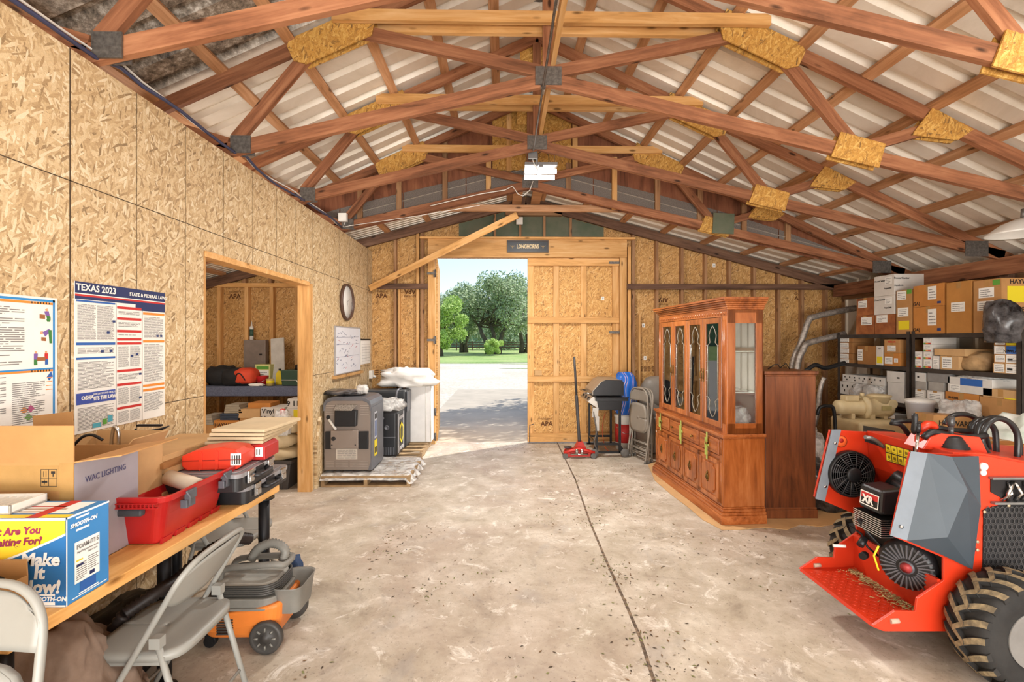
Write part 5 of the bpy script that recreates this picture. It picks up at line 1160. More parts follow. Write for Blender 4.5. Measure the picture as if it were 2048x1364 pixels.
# barbecue grill
t = thing('gas_grill', 'black gas grill on a wheeled cart, side towards us, beside the closed barn door', 'barbecue grill', (1.23, 6.45, 0))
blk = M('grill_black', '#1d1d1f', .3, .2, var=.2); bod = M('grill_enamel', '#2a2a2c', .35, .3)
pl_ = [(-.02, .84), (-.02, .90), (.10, 1.03), (.16, 1.055), (.38, 1.05), (.405, 1.02), (.405, .84)]
b = MB(); b.prism(pl_, .02, .60); ld = b.build('lid', M('grill_silver', '#a9a39b', .3, .6), t, bevel=.008)
b = MB(); b.prism([(p * .985 + .01, q) for p, q in pl_], .0, .02); b.build('lid_end', blk, ld, bevel=.004); b = MB(); b.prism([(p * .985 + .01, q) for p, q in pl_], .60, .62); b.build('lid_end', blk, ld, bevel=.004)
b = MB(); b.tube([(-.02, .06, .86), (-.10, .06, .87), (-.10, .56, .87), (-.02, .56, .86)], .011, 8); b.build('handle', chrome, ld)
b = MB(); b.prism([(.02, .83), (.40, .83), (.38, .64), (.05, .64)], .01, .61); b.build('firebox', blk, t, bevel=.006)
b = MB(); b.prism([(-.02, .83), (.03, .83), (.06, .66), (.0, .70), (-.09, .76)], -.01, .63); pn = b.build('control_panel', M('grill_silver', '#a9a39b'), t, bevel=.004)
for y in (.1, .3, .5):
    b = MB(); b.lathe([(.022, 0), (.02, .02), (0, .022)], Matrix.Translation((-.05, y, .79)) @ Matrix.Rotation(R(-70), 4, 'Y'), 14); b.build('knob', blk, pn)
b = MB(); b.box(.01, .45, -.07, -.0, .775, .815); b.box(.0, .46, -.075, -.0, .815, .825); b.build('side_shelf', blk, t, bevel=.003)
for x, y in ((.04, .03), (.36, .03), (.04, .58), (.36, .58)):
    b = MB(); b.box(x - .015, x + .015, y - .015, y + .015, .06, .66); b.build('leg', blk, t)
b = MB(); b.box(.04, .36, .02, .04, .16, .19); b.box(.04, .36, .57, .59, .16, .19); b.box(.03, .05, .03, .58, .16, .19); b.box(.0, .42, .015, .045, .05, .08); b.box(.0, .42, .565, .595, .05, .08)
b.prism([(-.06, .03), (.04, .05), (.04, .18)], .02, .04); b.prism([(.36, .18), (.36, .05), (.46, .03)], .02, .04); b.build('cart_frame', blk, t)
for x, y in ((.0, -.02), (.42, -.02)):
    b = MB(); b.lathe([(.02, -.012), (.055, -.012), (.06, 0), (.055, .012), (.02, .012)], Matrix.Translation((x, y + .01, .06)) @ Matrix.Rotation(R(90), 4, 'X'), 20); b.build('wheel', M('wheel_grey', '#5b5753', .6), t)
b = MB(); b.tube(smooth([(-.02, .0, .70), (-.0, -.02, .55), (.03, -.02, .35), (.0, -.01, .22), (.04, 0, .10)], 6), .01, 8); b.build('gas_hose', galv, t)
b = MB(); b.prism([(-.03, .55), (.05, .55), (.06, .68), (-.02, .68)], -.02, .0); b.prism([(.02, .36), (.07, .36), (.07, .56), (.02, .56)], .0, .012); b.build('drip_bracket', M('grill_silver', '#a9a39b'), t)
# floor jack
jr = M('jack_red', '#b8281f', .4, var=.12); jd = M('jack_handle', '#3e3c3d', .5)
t = thing('floor_jack', 'red trolley jack with long upright dark handle near the barn door', 'floor jack', (1.02, 6.45, 0))
b = MB()
for s_ in (-1, 1): b.prism([(-.19 + .0, .03), (-.17, .09), (.02, .11), (.12, .09), (.2, .05), (.2, .02), (-.15, .02)], s_ * .09 - .004 + .06, s_ * .09 + .004 + .06)
b.prism([(-.06, .10), (.0, .21), (.06, .21), (.12, .10)], .0, .12); b.box(-.16, -.10, .0, .12, .05, .09); b.build('frame', jr, t, bevel=.004)
b = MB(); b.tube([(-.21, -.05, .075), (-.12, -.045, .10), (.0, -.05, .13), (.12, -.045, .10), (.21, -.05, .075)], .022, 8); b.build('front_housing', jr, t)
for x in (-.19, .19):
    b = MB(); b.cyl((x, -.075, .035), (x, -.03, .035), .035, n=20); b.build('wheel', M('wheel_grey', '#5b5753'), t)
b = MB(); b.cyl((-.12, -.065, .06), (.12, -.065, .06), .010)
for x in (-.035, .035): b.cyl((x, -.06, .06), (x, -.06, .13), .022, n=14)
b.build('hydraulic_ram', chrome, t)
b = MB(); b.lathe([(.0, .12), (.05, .12), (.055, .135), (.0, .14)], Matrix.Translation((-.14, .06, 0)), 18); b.build('saddle', jd, t)
b = MB(); b.tube([(.02, .05, .18), (.015, .05, .24), (-.02, .06, .82), (-.022, .06, .84)], [.018, .022, .022, .018], 12); b.tube([(-.02, .06, .84), (-.05, .07, 1.37)], [.016, .016], 12); b.build('handle', jd, t)
# bucket + blue bag
t = thing('paint_bucket', 'red and white tall plastic bucket behind the gas grill', 'bucket', (1.78, 7.0, 0))
b = MB(); b.lathe([(.0, 0), (.12, 0), (.137, .46), (.143, .47), (.143, .50), (.0, .505)], n=32); b.build('body', white, t)
b = MB(); b.lathe([(.1262, .10), (.137, .37)], n=32); b.build('red_band', redp, t)
b = MB(); b.tube([(.14 * math.cos(a), .14 * math.sin(a) - .0, .40 - .16 * math.sin(a * -1) if math.sin(a) < 0 else .40) for a in [math.pi + i * math.pi / 12 for i in range(13)]], .003, 6); b.build('bail_handle', chrome, t)
s = NT('blue_sack'); v = s.coord(rand=False); wv = s.n('ShaderNodeTexWave'); wv.inputs['Scale'].default_value = 2.6; wv.inputs['Distortion'].default_value = 5; wv.inputs['Detail'].default_value = 1; s.l(v, wv.inputs['Vector'])
blues = s.done(s.ramp(wv.outputs['Fac'], [(.0, c('#1d5cb8')), (.72, c('#2f78d4')), (.8, c('#c93a34')), (.86, c('#e9e9ec')), (.92, c('#2460bd'))]), .35)
lump('feed_sack', (1.80, 7.0, .506), (.34, .24, .60), blues, 'blue, red and white plastic sack standing on the red and white bucket', 'sack', 6, .12)
b = MB(); b.tube(smooth([(1.45, 6.75, .58), (1.40, 6.72, .35), (1.43, 6.7, .1), (1.5, 6.7, .02)], 6), .006, 6); tag(b.build('orange_cord', M('cord_orange', '#b5532c', .6)), 'thin orange-brown cord hanging down beneath the gas grill', 'cord'); bpy.data.objects['orange_cord'].name = 'hanging_cord'

# ================================================================ left: pool heaters, pallets
def pallet(lab, x0, y0, x1, y1, z, film=False):
    t = thing('wooden_pallet', lab, 'pallet', (x0, y0, 0), 0, 'wooden pallets')
    w_, d_ = x1 - x0, y1 - y0
    for k in range(3):
        x = (0, w_ / 2 - .02, w_ - .04)[k]; b = MB(); b.box(x, x + .04, 0, d_, .018, z - .018); b.build('stringer', M('pallet_wood', '#a98d68', .85, var=.25, scale=8), t)
    n_ = 6
    for k in range(n_):
        y = (d_ - .10) * k / (n_ - 1); b = MB(); b.box(0, w_, y, y + .10, z - .018, z); b.build('deck_board', M('pallet_wood', '#a98d68'), t)
    for k in range(3):
        y = (0, d_ / 2 - .05, d_ - .1)[k]; b = MB(); b.box(0, w_, y, y + .1, 0, .018); b.build('bottom_board', M('pallet_wood', '#a98d68'), t)
    return t
pallet('film-covered wooden pallet under the grey-brown pool heater', -1.99, 5.2, -1.02, 6.0, .115)
pallet('bare wooden pallet behind, under the dark heaters and the white-wrapped carton', -1.93, 6.05, -1.10, 7.22, .10)
b = MB()
def film(u, v):
    x = -2.0 + u * 1.02; y = 5.185 + v * .84; e = min(u, 1 - u, v, 1 - v)
    z = .126 + .012 * noise.noise(Vector((x * 3, y * 14, 1))) + .006 * noise.noise(Vector((x * 9, y * 30, 5)))
    if u > .93: z -= (u - .93) * 1.0; x += .02 * math.sin(y * 30)
    if v < .06: z -= (.06 - v) * .9
    return (x, y, max(z, .03 if u < .93 else .035))
b.grid(film, 60, 50); tag(b.build('pallet_film', wrap), 'crumpled clear plastic film draped over the front pallet', 'plastic film')
hb = M('heater_taupe', '#8d8178', .5, var=.06, scale=3, bump=.02); hg = M('heater_grey', '#6f7076', .4, .2); hk = M('heater_black', '#26272a', .4)
t = thing('pool_heater', 'grey-brown pool heater with black vent hood, front unit on the film-covered pallet', 'pool heater', (-2.0, 5.32, .15))
def fu(zx): return (zx - 1025) / 340 * .52
def fv(zy): return (795 - zy) / 515 * .80
b = MB(); rr_ = .06
outl = [(0, 0), (.52, 0), (.52, .72), (.505, .76), (.47, .79), (.42, .80), (.10, .80), (.05, .79), (.015, .76), (0, .72)]
b.prism(outl, 0, .50); b.build('cabinet', hb, t, bevel=.008)
b = MB(); b.prism([(-.006, .66), (-.006, .73), (.012, .775), (.05, .802), (.10, .812), (.42, .812), (.47, .802), (.51, .775), (.526, .73), (.526, .66), (.51, .66), (.505, .72), (.48, .755), (.43, .775), (.09, .775), (.04, .755), (.015, .72), (.01, .66)], -.012, .51); b.build('top_trim', hg, t, bevel=.003)
b = MB(); b.prism([(.49, -.0), (.53, -.0), (.53, .70), (.52, .70), (.52, .1)], -.008, .508); b.build('corner_trim', hg, t)
b = MB(); b.prism([(fu(1115), fv(475)), (fu(1270), fv(475)), (fu(1275), fv(360)), (fu(1115), fv(360))], -.07, 0); hd = b.build('vent_hood', hk, t, bevel=.012)
b = MB(); b.add([(fu(1112), -.072, fv(360)), (fu(1240), -.072, fv(362)), (fu(1272), -.0, fv(322)), (fu(1115), -.0, fv(322))], [(0, 1, 2, 3)]); b.build('hood_mesh', M('mesh_grey', '#a89f95', .5, .3, var=.4, scale=90), hd, recalc=False)
b = MB()
for k in range(5):
    for x0, x1 in ((1040, 1105), (1290, 1350)): b.box(fu(x0), fu(x1), -.005, .002, fv(333 + k * 16), fv(327 + k * 16))
for k in range(4):
    for x0, x1 in ((1040, 1100), (1110, 1200), (1215, 1345)): b.box(fu(x0), fu(x1), -.005, .002, fv(735 + k * 12), fv(731 + k * 12))
b.build('louvres', M('louvre_light', '#a59a90', .5), t)
b = MB(); b.box(fu(1085), fu(1280), -.05, .0, fv(632), fv(505)); b.build('connection_box', hb, t, bevel=.006)
b = MB(); b.box(fu(1040), fu(1084), -.03, 0, fv(640), fv(515)); b.build('side_recess', hk, t, bevel=.004); b = MB(); b.box(fu(1282), fu(1350), -.03, 0, fv(640), fv(515)); b.build('side_recess', hk, t, bevel=.004)
b = MB()
for x, z_, r__ in ((1107, 562, .022), (1058, 415, .022)): b.lathe([(r__, 0), (r__, .012), (r__ * .6, .014), (0, .01)], Matrix.Translation((fu(x), -.05 if x > 1080 else 0, fv(z_))) @ Matrix.Rotation(R(90), 4, 'X'), 18)
for x in (1095, 1262): b.lathe([(.008, 0), (.007, .003), (0, .003)], Matrix.Translation((fu(x), -.05, fv(608))) @ Matrix.Rotation(R(90), 4, 'X'), 10)
b.build('conduit_knockout', hk, t)
b = MB(); b.cyl((fu(1065), -.02, fv(428)), (fu(1120), -.03, fv(500)), .014); b.build('drain_tube', paper, t)
r = random.Random(4)
marks('instruction_label', [(0, 0, .235, .12, 0)] + [(a_, b_, c_, d_, 1) for a_, b_, c_, d_, _ in para(.015, .01, .22, .11, .012, 1, r)], [M('label_cream', '#cfc6ba', .7), inkg], t, (fu(1113), -.001, fv(718)), (1, 0, 0), (0, 0, 1))
marks('side_label', [(.10, .30, .22, .60, 0), (.12, .32, .20, .50, 1), (.12, .52, .20, .58, 3), (.10, .10, .22, .28, 2), (.12, .13, .20, .2, 3)], [M('label_pale', '#b9bcc4', .6), M('label_blue_grey', '#5f6f95', .6), yellow, ink], t, (.531, 0, .03), (0, 1, 0), (0, 0, 1))
lump('wrap_scrap', (.14, .25, .82), (.5, .34, .05), M('dark_wrap', '#2f2c2b'), None, None, 3, .3, par=t, sharp=True); lump('wrap_scrap', (.38, .15, .84), (.12, .10, .09), wrap, None, None, 6, .4, par=t, sharp=True)
def heater2(name, lab, loc, w_, d_, h_, m, cat='pool heater'):
    t = thing(name, lab, cat, loc); b = MB(); b.box(0, w_, 0, d_, .0, h_); b.build('cabinet', m, t, bevel=.035, seg=4); return t
t = heater2('pool_heater', 'black-fronted pool heater under clear plastic, middle unit of the row', (-1.86, 6.08, .102), .50, .46, .58, hk)
b = MB(); b.lathe([(.03, 0), (.03, .008), (.022, .010), (.022, .004), (0, .004)], Matrix.Translation((.37, 0, .38)) @ Matrix.Rotation(R(90), 4, 'X'), 20); b.lathe([(.018, 0), (.016, .006), (0, .006)], Matrix.Translation((.32, 0, .5)) @ Matrix.Rotation(R(90), 4, 'X'), 14); b.build('inlet_ring', hg, t)
b = MB()
for k in range(8): b.box(.30 + k * .022, .31 + k * .022, -.004, .002, .03, .13)
b.box(.2, .48, -.003, .002, .255, .262); b.build('bottom_grille', hg, t)
b = MB(); b.prism([(.06, .04), (.10, .04), (.10, .54), (.06, .54)], .5, .507, 'YZ'); b.prism([(.36, .04), (.40, .04), (.40, .54), (.36, .54)], .5, .507, 'YZ'); b.prism([(.1, .06), (.36, .06), (.36, .10), (.1, .10)], .5, .507, 'YZ'); b.prism([(.1, .46), (.36, .46), (.36, .5), (.1, .5)], .5, .507, 'YZ'); b.build('side_frame', M('frame_pale', '#a8a5a5', .5), t)
b = MB(); b.prism([(.13, .2), (.13, .36), (.23, .42), (.33, .36), (.33, .2), (.23, .14)], .508, .510, 'YZ'); b.prism([(.16, .22), (.16, .34), (.23, .385), (.30, .34), (.30, .22), (.23, .175)], .5105, .512, 'YZ', 1); b.build('yellow_emblem', [yellow, flat('emblem_dark', '#5a5430', .6)], t)
lump('plastic_wrap', (-1.52, 6.22, .69), (.42, .28, .14), wrap, 'clear plastic bunched on top of the black-fronted heater', 'plastic wrap', 21, .45, sharp=True)
t = heater2('pool_heater', 'rounded dark pool heater at the back of the row by the wall', (-1.93, 6.6, .102), .58, .34, .80, M('heater_slate', '#34373b', .35))
b = MB(); b.tube([(.44, -.004, .1), (.44, -.004, .70), (.455, .0, .79), (.46, .05, .806), (.46, .3, .806)], .016, 8); b.box(.585, .592, .02, .3, .5, .78); b.build('grey_trim', hg, t)
t = thing('foam_carton', 'tall white foam-wrapped carton standing by the left door post', 'carton', (-1.44, 6.98, .102)); 
b = MB(); b.box(0, .38, 0, .24, 0, .84); b.build('foam_wrap', M('foam_white', '#dcdad8', .6, var=.05), t, bevel=.012)
b = MB(); b.tube([(.372, -.004, .02), (.372, -.004, .82)], .008, 6); b.tube([(.30, -.004, .02), (.30, -.004, .82)], .006, 6); b.build('wrap_edge', white, t)
lump('plastic_bag', (-1.42, 6.98, .92), (.80, .44, .27), M('bag_white', '#e6e4e0', .35, var=.05), 'bulging white plastic bag draped over the dark heater and white carton', 'plastic bag', 15, .42, e=.9)
b = MB(); b.prism([(5.14, .0), (5.30, .0), (5.30, .60), (5.28, .76), (5.24, .72), (5.20, .52), (5.14, .50)], WX + .004, WX + .03, 'YZ'); o = b.build('osb_offcut', osb_wall); tag(o, 'ragged piece of strand board leaning on the wall behind the opening post', 'board offcut')

# wall clock, whiteboard, calendar, socket
P = atX(691, 604, WX); Pl = atX(679, 604, WX); Pr = atX(703.5, 604, WX); rc_ = (Pr.y - Pl.y) / 2
t = thing('wall_clock', 'round white wall clock with dark brown rim on the left wall', 'clock', (WX + .001, (Pr.y + Pl.y) / 2, P.z))
Tc = Matrix.Rotation(R(90), 4, 'Y')
b = MB(); b.lathe([(rc_, 0), (rc_, .03), (rc_ - .012, .042), (rc_ - .026, .030), (rc_ - .026, .012)], Tc, 48); b.build('rim', M('clock_rim', '#5b4338', .4), t)
b = MB(); b.lathe([(rc_ - .02, .0), (rc_ - .02, .014), (0, .0141)], Tc, 40); b.build('face', M('clock_face', '#e3e1dd', .5, var=.02, bump=0), t)
for k in range(12):
    a_ = R(30 * (k + 1)); text(str(k + 1), .026, ink, t, (.0145, math.sin(a_) * (rc_ - .047), math.cos(a_) * (rc_ - .047)), (0, 1, 0), (0, 0, 1), name='numeral')
for a_, l_, w_ in ((R(152), rc_ * .42, .008), (R(65), rc_ * .62, .005)):
    b = MB(); d_ = Vector((0, math.sin(a_), math.cos(a_))); n_ = Vector((0, d_.z, -d_.y)); b.add([Vector((.018, 0, 0)) + n_ * w_ / 2 - d_ * .02, Vector((.018, 0, 0)) - n_ * w_ / 2 - d_ * .02, Vector((.018, 0, 0)) + d_ * l_], [(0, 1, 2)]); b.build('hand', ink, t, recalc=False)
A = atX(668.6, 748.8, WX); Bq = atX(718, 655, WX); zt = atX(668.6, 653.5, WX).z
t = thing('whiteboard', 'whiteboard with handwritten notes hung on the left wall past the opening', 'whiteboard', (WX + .001, A.y, A.z))
w_, h_ = Bq.y - A.y, zt - A.z
b = MB(); b.box(0, .012, 0, w_, 0, h_); b.build('panel', M('board_white', '#dfe3ec', .25, var=.03, bump=0), t)
b = MB(); b.box(0, .018, -.012, 0, -.012, h_ + .012); b.box(0, .018, w_, w_ + .012, -.012, h_ + .012); b.box(0, .018, 0, w_, -.012, 0); b.box(0, .018, 0, w_, h_, h_ + .012); b.build('frame', M('frame_pale', '#a8a5a5'), t)
r = random.Random(12); b = MB()
for k in range(46):
    u, v_ = r.random() * w_ * .8 + .03, r.random() * h_ * .88 + .04; pts = [(.0132, u, v_)]
    for j in range(5): pts.append((.0132, pts[-1][1] + r.uniform(.004, .02), pts[-1][2] + r.uniform(-.014, .014)))
    b.tube(pts, .0016, 4, 0 if k % 6 else 1)
for z_ in (.62, .78, .35): b.tube([(.0132, .03, z_ * h_), (.0132, w_ - .05, z_ * h_ + .01)], .0014, 4)
b.build('handwriting', [inkb, redp], t)
o = MB().box(0, .05, -.07, w_ + .04, -.05, -.018).build('marker_tray', new_w, None, loc=(WX + .001, A.y, A.z)); o.name = 'timber_ledge'; tag(o, 'short timber ledge on the wall under the whiteboard', 'ledge')
A2 = atX(721, 729, WX); B2 = atX(744, 674, WX)
t = thing('paper_pad', 'white paper calendar pad hung in the corner beyond the whiteboard', 'paper pad', (WX + .001, A2.y, A2.z)); w_, h_ = B2.y - A2.y - .12, B2.z - A2.z - .03
b = MB(); b.box(0, .008, 0, w_, 0, h_); b.build('sheets', paper, t); b = MB(); b.box(0, .014, 0, w_, h_ - .02, h_); b.build('binding', ink, t)
marks('grid_lines', [(.03, h_ * k / 9, w_ - .03, h_ * k / 9 + .003, 0) for k in range(1, 8)] + [(w_ * k / 7, .05, w_ * k / 7 + .003, h_ - .1, 0) for k in range(1, 7)], [inkg], t, (.008, 0, 0), (0, 1, 0), (0, 0, 1))
P = atX(743, 748, WX); b = MB(); b.box(0, .05, -.06, .04, -.06, .06); b.cyl((.05, 0, -.02), (.09, 0, -.04), .018, mi=0)
tag(b.build('wall_socket', white, None, loc=(WX + .001, 7.28, P.z), bevel=.004), 'white wall socket low in the corner under the paper pad', 'socket')

# ---- posters
A = atX(148, 870, WX); zt = atX(148, 561.5, WX).z; yR = atX(328.5, 600, WX).y; w_ = yR - A.y; h_ = zt - A.z
t = thing('labor_law_poster', 'large laminated TEXAS 2023 state and federal labor law poster on the left wall', 'poster', (WX + .0015, A.y, A.z))
b = MB(); b.box(0, .002, 0, w_, 0, h_); b.build('sheet', paper, t)
r = random.Random(8); rc = []
def sec(u0, u1, v1, v0, hm, bar=.018): 
    rc.append((u0 * w_, (v1 - bar) * h_, u1 * w_, v1 * h_, hm)); m_ = (u0 + u1) / 2
    if r.random() < .6 and v1 - v0 > .1:
        for a_, e_ in ((u0 + .012, m_ - .006), (m_ + .006, u1 - .012)): rc.extend(para(a_ * w_, (v0 + .01) * h_, e_ * w_, (v1 - bar - .012) * h_, .0055, 0, r, .45, .15))
    else: rc.extend(para((u0 + .015) * w_, (v0 + .01) * h_, (u1 - .015) * w_, (v1 - bar - .012) * h_, .0065, 0, r, .45, .3))
rc.append((0, .925 * h_, w_, h_, 1)); rc.append((0, .905 * h_, w_, .918 * h_, 2)); rc.append((0, .885 * h_, w_, .905 * h_, 1)); rc.append((0, .918 * h_, w_, .925 * h_, 5)); rc.append((.62 * w_, .84 * h_, w_, .885 * h_, 1))
sec(.01, .39, .88, .60, 3, .012); sec(.01, .39, .60, .51, 3); sec(.01, .39, .50, .27, 3, .014); rc.append((.01 * w_, .19 * h_, .39 * w_, .265 * h_, 6)); sec(.01, .39, .185, .01, 5, .002)
v_ = .86
for dv in (.08, .09, .06, .03, .20, .10, .17, .14, .12): 
    if v_ - dv > -.1: sec(.41, .69, v_, max(v_ - dv + .008, .005), 2); v_ -= dv
sec(.71, .99, .83, .62, 4); sec(.71, .99, .615, .28, 4); sec(.71, .99, .27, .24, 4); sec(.71, .99, .235, .05, 4)
for u in (.400, .700): rc.append((u * w_, 0, (u + .004) * w_, .88 * h_, 0))
for u, v1 in ((.3, .66), (.36, .74), (.33, .53), (.24, .53), (.62, .50), (.56, .49), (.66, .35), (.93, .64), (.88, .64), (.66, .17)): rc.append(((u) * w_, v1 * h_, (u + .03) * w_, (v1 + .016) * h_, 7))
rc += [(.16 * w_, .02 * h_, .24 * w_, .05 * h_, 8), (.26 * w_, .03 * h_, .30 * w_, .07 * h_, 9), (.31 * w_, .04 * h_, .36 * w_, .085 * h_, 8)]
marks('print', rc, [inkg, navy, redp, bluep, orangep, paper, flat('osha_blue', '#3b4fa0', .6), inkb, flat('aqua_print', '#4fa5b8', .6), greenp], t, (.002, 0, 0), (0, 1, 0), (0, 0, 1))
text('TEXAS 2023', .045, paper, t, (.0025, .20 * w_, .962 * h_), (0, 1, 0), (0, 0, 1), bold=.001, off=.003); text('STATE & FEDERAL LAWS', .026, paper, t, (.0025, .78 * w_, .957 * h_), (0, 1, 0), (0, 0, 1), bold=.0006, off=.003)
text("JOB SAFETY AND HEALTH", .013, paper, t, (.0025, .28 * w_, .248 * h_), (0, 1, 0), (0, 0, 1), off=.003, sx=.9); text("IT'S THE LAW!", .026, paper, t, (.0025, .285 * w_, .218 * h_), (0, 1, 0), (0, 0, 1), bold=.001, off=.003, sx=.85); text('OSHA', .026, paper, t, (.0025, .11 * w_, .23 * h_), (0, 1, 0), (0, 0, 1), bold=.001, off=.003)
yR = atX(113, 600, WX).y; zt = atX(112, 597, WX).z; zb = atX(103, 826, WX).z - .07; w_ = .5; h_ = zt - zb
t = thing('safety_poster', 'blue-bordered lifting and ladder safety poster at the left edge of the wall', 'poster', (WX + .0015, yR - w_, zb))
b = MB(); b.box(0, .002, 0, w_, 0, h_); b.build('sheet', paper, t)
r = random.Random(9); rc = [(.01, .01, .02, h_ - .01, 0), (w_ - .022, .01, w_ - .012, h_ - .01, 0), (.01, h_ - .02, w_ - .012, h_ - .01, 0), (.02, h_ * .455, w_ - .022, h_ * .467, 0), (.02, h_ - .032, w_ - .022, h_ - .022, 1), (.02, h_ * .44, w_ - .022, h_ * .455, 1)]
for vv in (h_ - .031, h_ * .441):
    for k in range(7): rc.append((w_ - .12 + k * .013, vv, w_ - .115 + k * .013, vv + .009, 2))
rc += [q[:4] + (3,) for q in para(.03, h_ * .49, w_ - .15, h_ - .045, .0095, 3, r, .4, .5)] + [q[:4] + (3,) for q in para(.03, .06, w_ * .55, h_ * .43, .0085, 3, r, .4, .4)] + [q[:4] + (3,) for q in para(w_ * .6, .04, w_ - .06, h_ * .38, .0085, 3, r, .4, .4)]
marks('print', rc, [flat('border_blue', '#2f86c6', .6), orangep, ink, inkg], t, (.002, 0, 0), (0, 1, 0), (0, 0, 1))
skin_, pur, grn_, brn = flat('print_skin', '#d8a078'), flat('print_purple', '#7b5aa0'), flat('print_green', '#3f7d3c'), flat('print_brown', '#9a6238')
def fig(u, v, k, pose):
    q = []
    if pose == 0: q = [([(-.004, .05), (.008, .055), (.012, .043), (.0, .04)], 0), ([(-.008, .04), (.014, .042), (.02, .018), (.0, .02)], 1), ([(.002, .02), (.022, .018), (.024, .006), (.006, .004)], 2), ([(.002, .004), (.024, .004), (.02, -.008), (.006, -.008)], 2), ([(-.03, .026), (-.004, .024), (-.004, .004), (-.03, .006)], 3)]
    if pose == 1: q = [([(-.03, .042), (-.018, .045), (-.018, .032), (-.03, .03)], 0), ([(-.02, .04), (.01, .055), (.02, .045), (-.008, .02)], 1), ([(.006, .05), (.022, .05), (.024, -.01), (.012, -.01)], 2), ([(-.026, .018), (-.004, .016), (-.004, .0), (-.026, .002)], 3)]
    if pose == 2: q = [([(-.03, .05), (-.02, .05), (-.02, .04), (-.03, .04)], 0), ([(-.034, .04), (-.016, .04), (-.018, .014), (-.034, .014)], 1), ([(-.034, .014), (-.02, .014), (-.018, -.01), (-.034, -.01)], 2), ([(.016, .05), (.026, .05), (.026, .04), (.016, .04)], 0), ([(.014, .04), (.03, .04), (.03, .014), (.014, .014)], 4), ([(.016, .014), (.03, .014), (.03, -.01), (.016, -.01)], 5), ([(-.02, .024), (.018, .024), (.018, .008), (-.02, .008)], 3)]
    b = MB()
    for j, (pl, m) in enumerate(q): b.add([(.0027 + .0001 * j, u + a_ * k, v + e_ * k) for a_, e_ in pl], [(0, 1, 2, 3)], m)
    b.build('printed_figure', [skin_, pur, grn_, brn, redp, bluep], t, recalc=False)
fig(w_ - .055, h_ * .83, .95, 0); fig(w_ - .05, h_ * .67, 1.0, 1); fig(w_ - .075, h_ * .51, 1.0, 2)
b = MB(); b.add([(.0027, w_ - .05, h_ * .40), (.0027, w_ - .03, h_ * .44), (.0027, w_ - .022, h_ * .40), (.0027, w_ - .04, h_ * .37)], [(0, 1, 2, 3)], 0)
for k in range(4): b.add([(.0028, w_ - .055 + .001 * k, h_ * .30 + k * .018), (.0028, w_ - .025, h_ * .30 + k * .018), (.0028, w_ - .025, h_ * .30 + k * .018 + .003), (.0028, w_ - .055 + .001 * k, h_ * .30 + k * .018 + .003)], [(0, 1, 2, 3)], 1)
for u, v, m in ((.70, .17, 1), (.755, .175, 2), (.735, .115, 3)): b.add([(.0029, w_ * u - .017, h_ * v), (.0029, w_ * u, h_ * v - .015), (.0029, w_ * u + .018, h_ * v), (.0029, w_ * u, h_ * v + .018)], [(0, 1, 2, 3)], m)
b.build('printed_figure', [bluep, orangep, flat('print_magenta', '#b84a80'), greenp], t, recalc=False)
# ================================================================ work table and what stands on it
TX = -1.403; TY0, TY1, TZ_ = 1.37, 2.83, .75
t = thing('work_table', 'long wooden work table with black pipe legs along the left wall', 'table', (TX, TY0, 0), R(-3.1))
b = MB(); b.box(-.62, 0, 0, TY1 - TY0, TZ_ - .042, TZ_); b.build('tabletop', board_w, t, bevel=.003)
for x, y in ((-.03, TY1 - TY0 - .11), (-.20, .83), (-.55, TY1 - TY0 - .10), (-.55, .12), (-.16, .12)):
    b = MB(); b.cyl((x, y, .0), (x, y, TZ_ - .042), .029, n=20); b.lathe([(.05, 0), (.05, .008), (.03, .012)], Matrix.Translation((x, y, 0)), 20); b.lathe([(.03, TZ_ - .055), (.055, TZ_ - .05), (.055, TZ_ - .042)], Matrix.Translation((x, y, 0)), 20); b.build('leg', blackm, t)
T0 = TZ_ + .001
# blue printed carton
s = NT('carton_blue'); carb = M('carton_blue', '#3f86c4', .55, var=.04, scale=3, bump=.02); carbd = flat('carton_blue_dark', '#2a6fae', .55); wprint = flat('white_print', '#eef0ee', .6); yprint = flat('yellow_print', '#f0cd2f', .55); purp = flat('crimson_print', '#8a2a4a', .6)
bx0, bx1, by0, by1, bh = -1.98, -1.392, 1.535, 1.70, .283
t = thing('printed_carton', 'blue and yellow printed carton reading Make It Now, near end of the table', 'carton', (bx0, by0, T0), world=False)
W_, D_ = bx1 - bx0, by1 - by0
b = MB(); b.box(0, W_, 0, D_, 0, bh); b.build('carton', carb, t, bevel=.002)
marks('front_print', [(0, 0, W_, bh, 0), (0, bh - .008, W_, bh, 2), (0, 0, W_, .006, 2)], [carbd, yprint, wprint], t, (0, 0, 0), (1, 0, 0), (0, 0, 1))
b = MB()   # yellow swoosh
n_ = 24; vs = []; vs2 = []
for k in range(n_ + 1):
    u = k / n_; x = u * W_; lo = bh * (.50 + .33 * max(0, (u - .6) / .4) ** 1.2 - max(0, .6 - u) * .7); hi = bh - .008
    vs += [(x, -.0016, min(lo + .10 * 0, hi)), (x, -.0016, hi)]; vs2 += [(x, -.0013, lo - .007), (x, -.0013, lo + .004)]
b.add(vs, [(2 * k, 2 * k + 2, 2 * k + 3, 2 * k + 1) for k in range(n_)], 0); b.add(vs2, [(2 * k, 2 * k + 2, 2 * k + 3, 2 * k + 1) for k in range(n_)], 1); b.build('swoosh_print', [yprint, wprint], t, recalc=False)
fx = lambda px: (px - 1007) * by0 / 950 - bx0 + .012
fz = lambda py: 1.6 - (py - 680) * by0 / 950 - T0
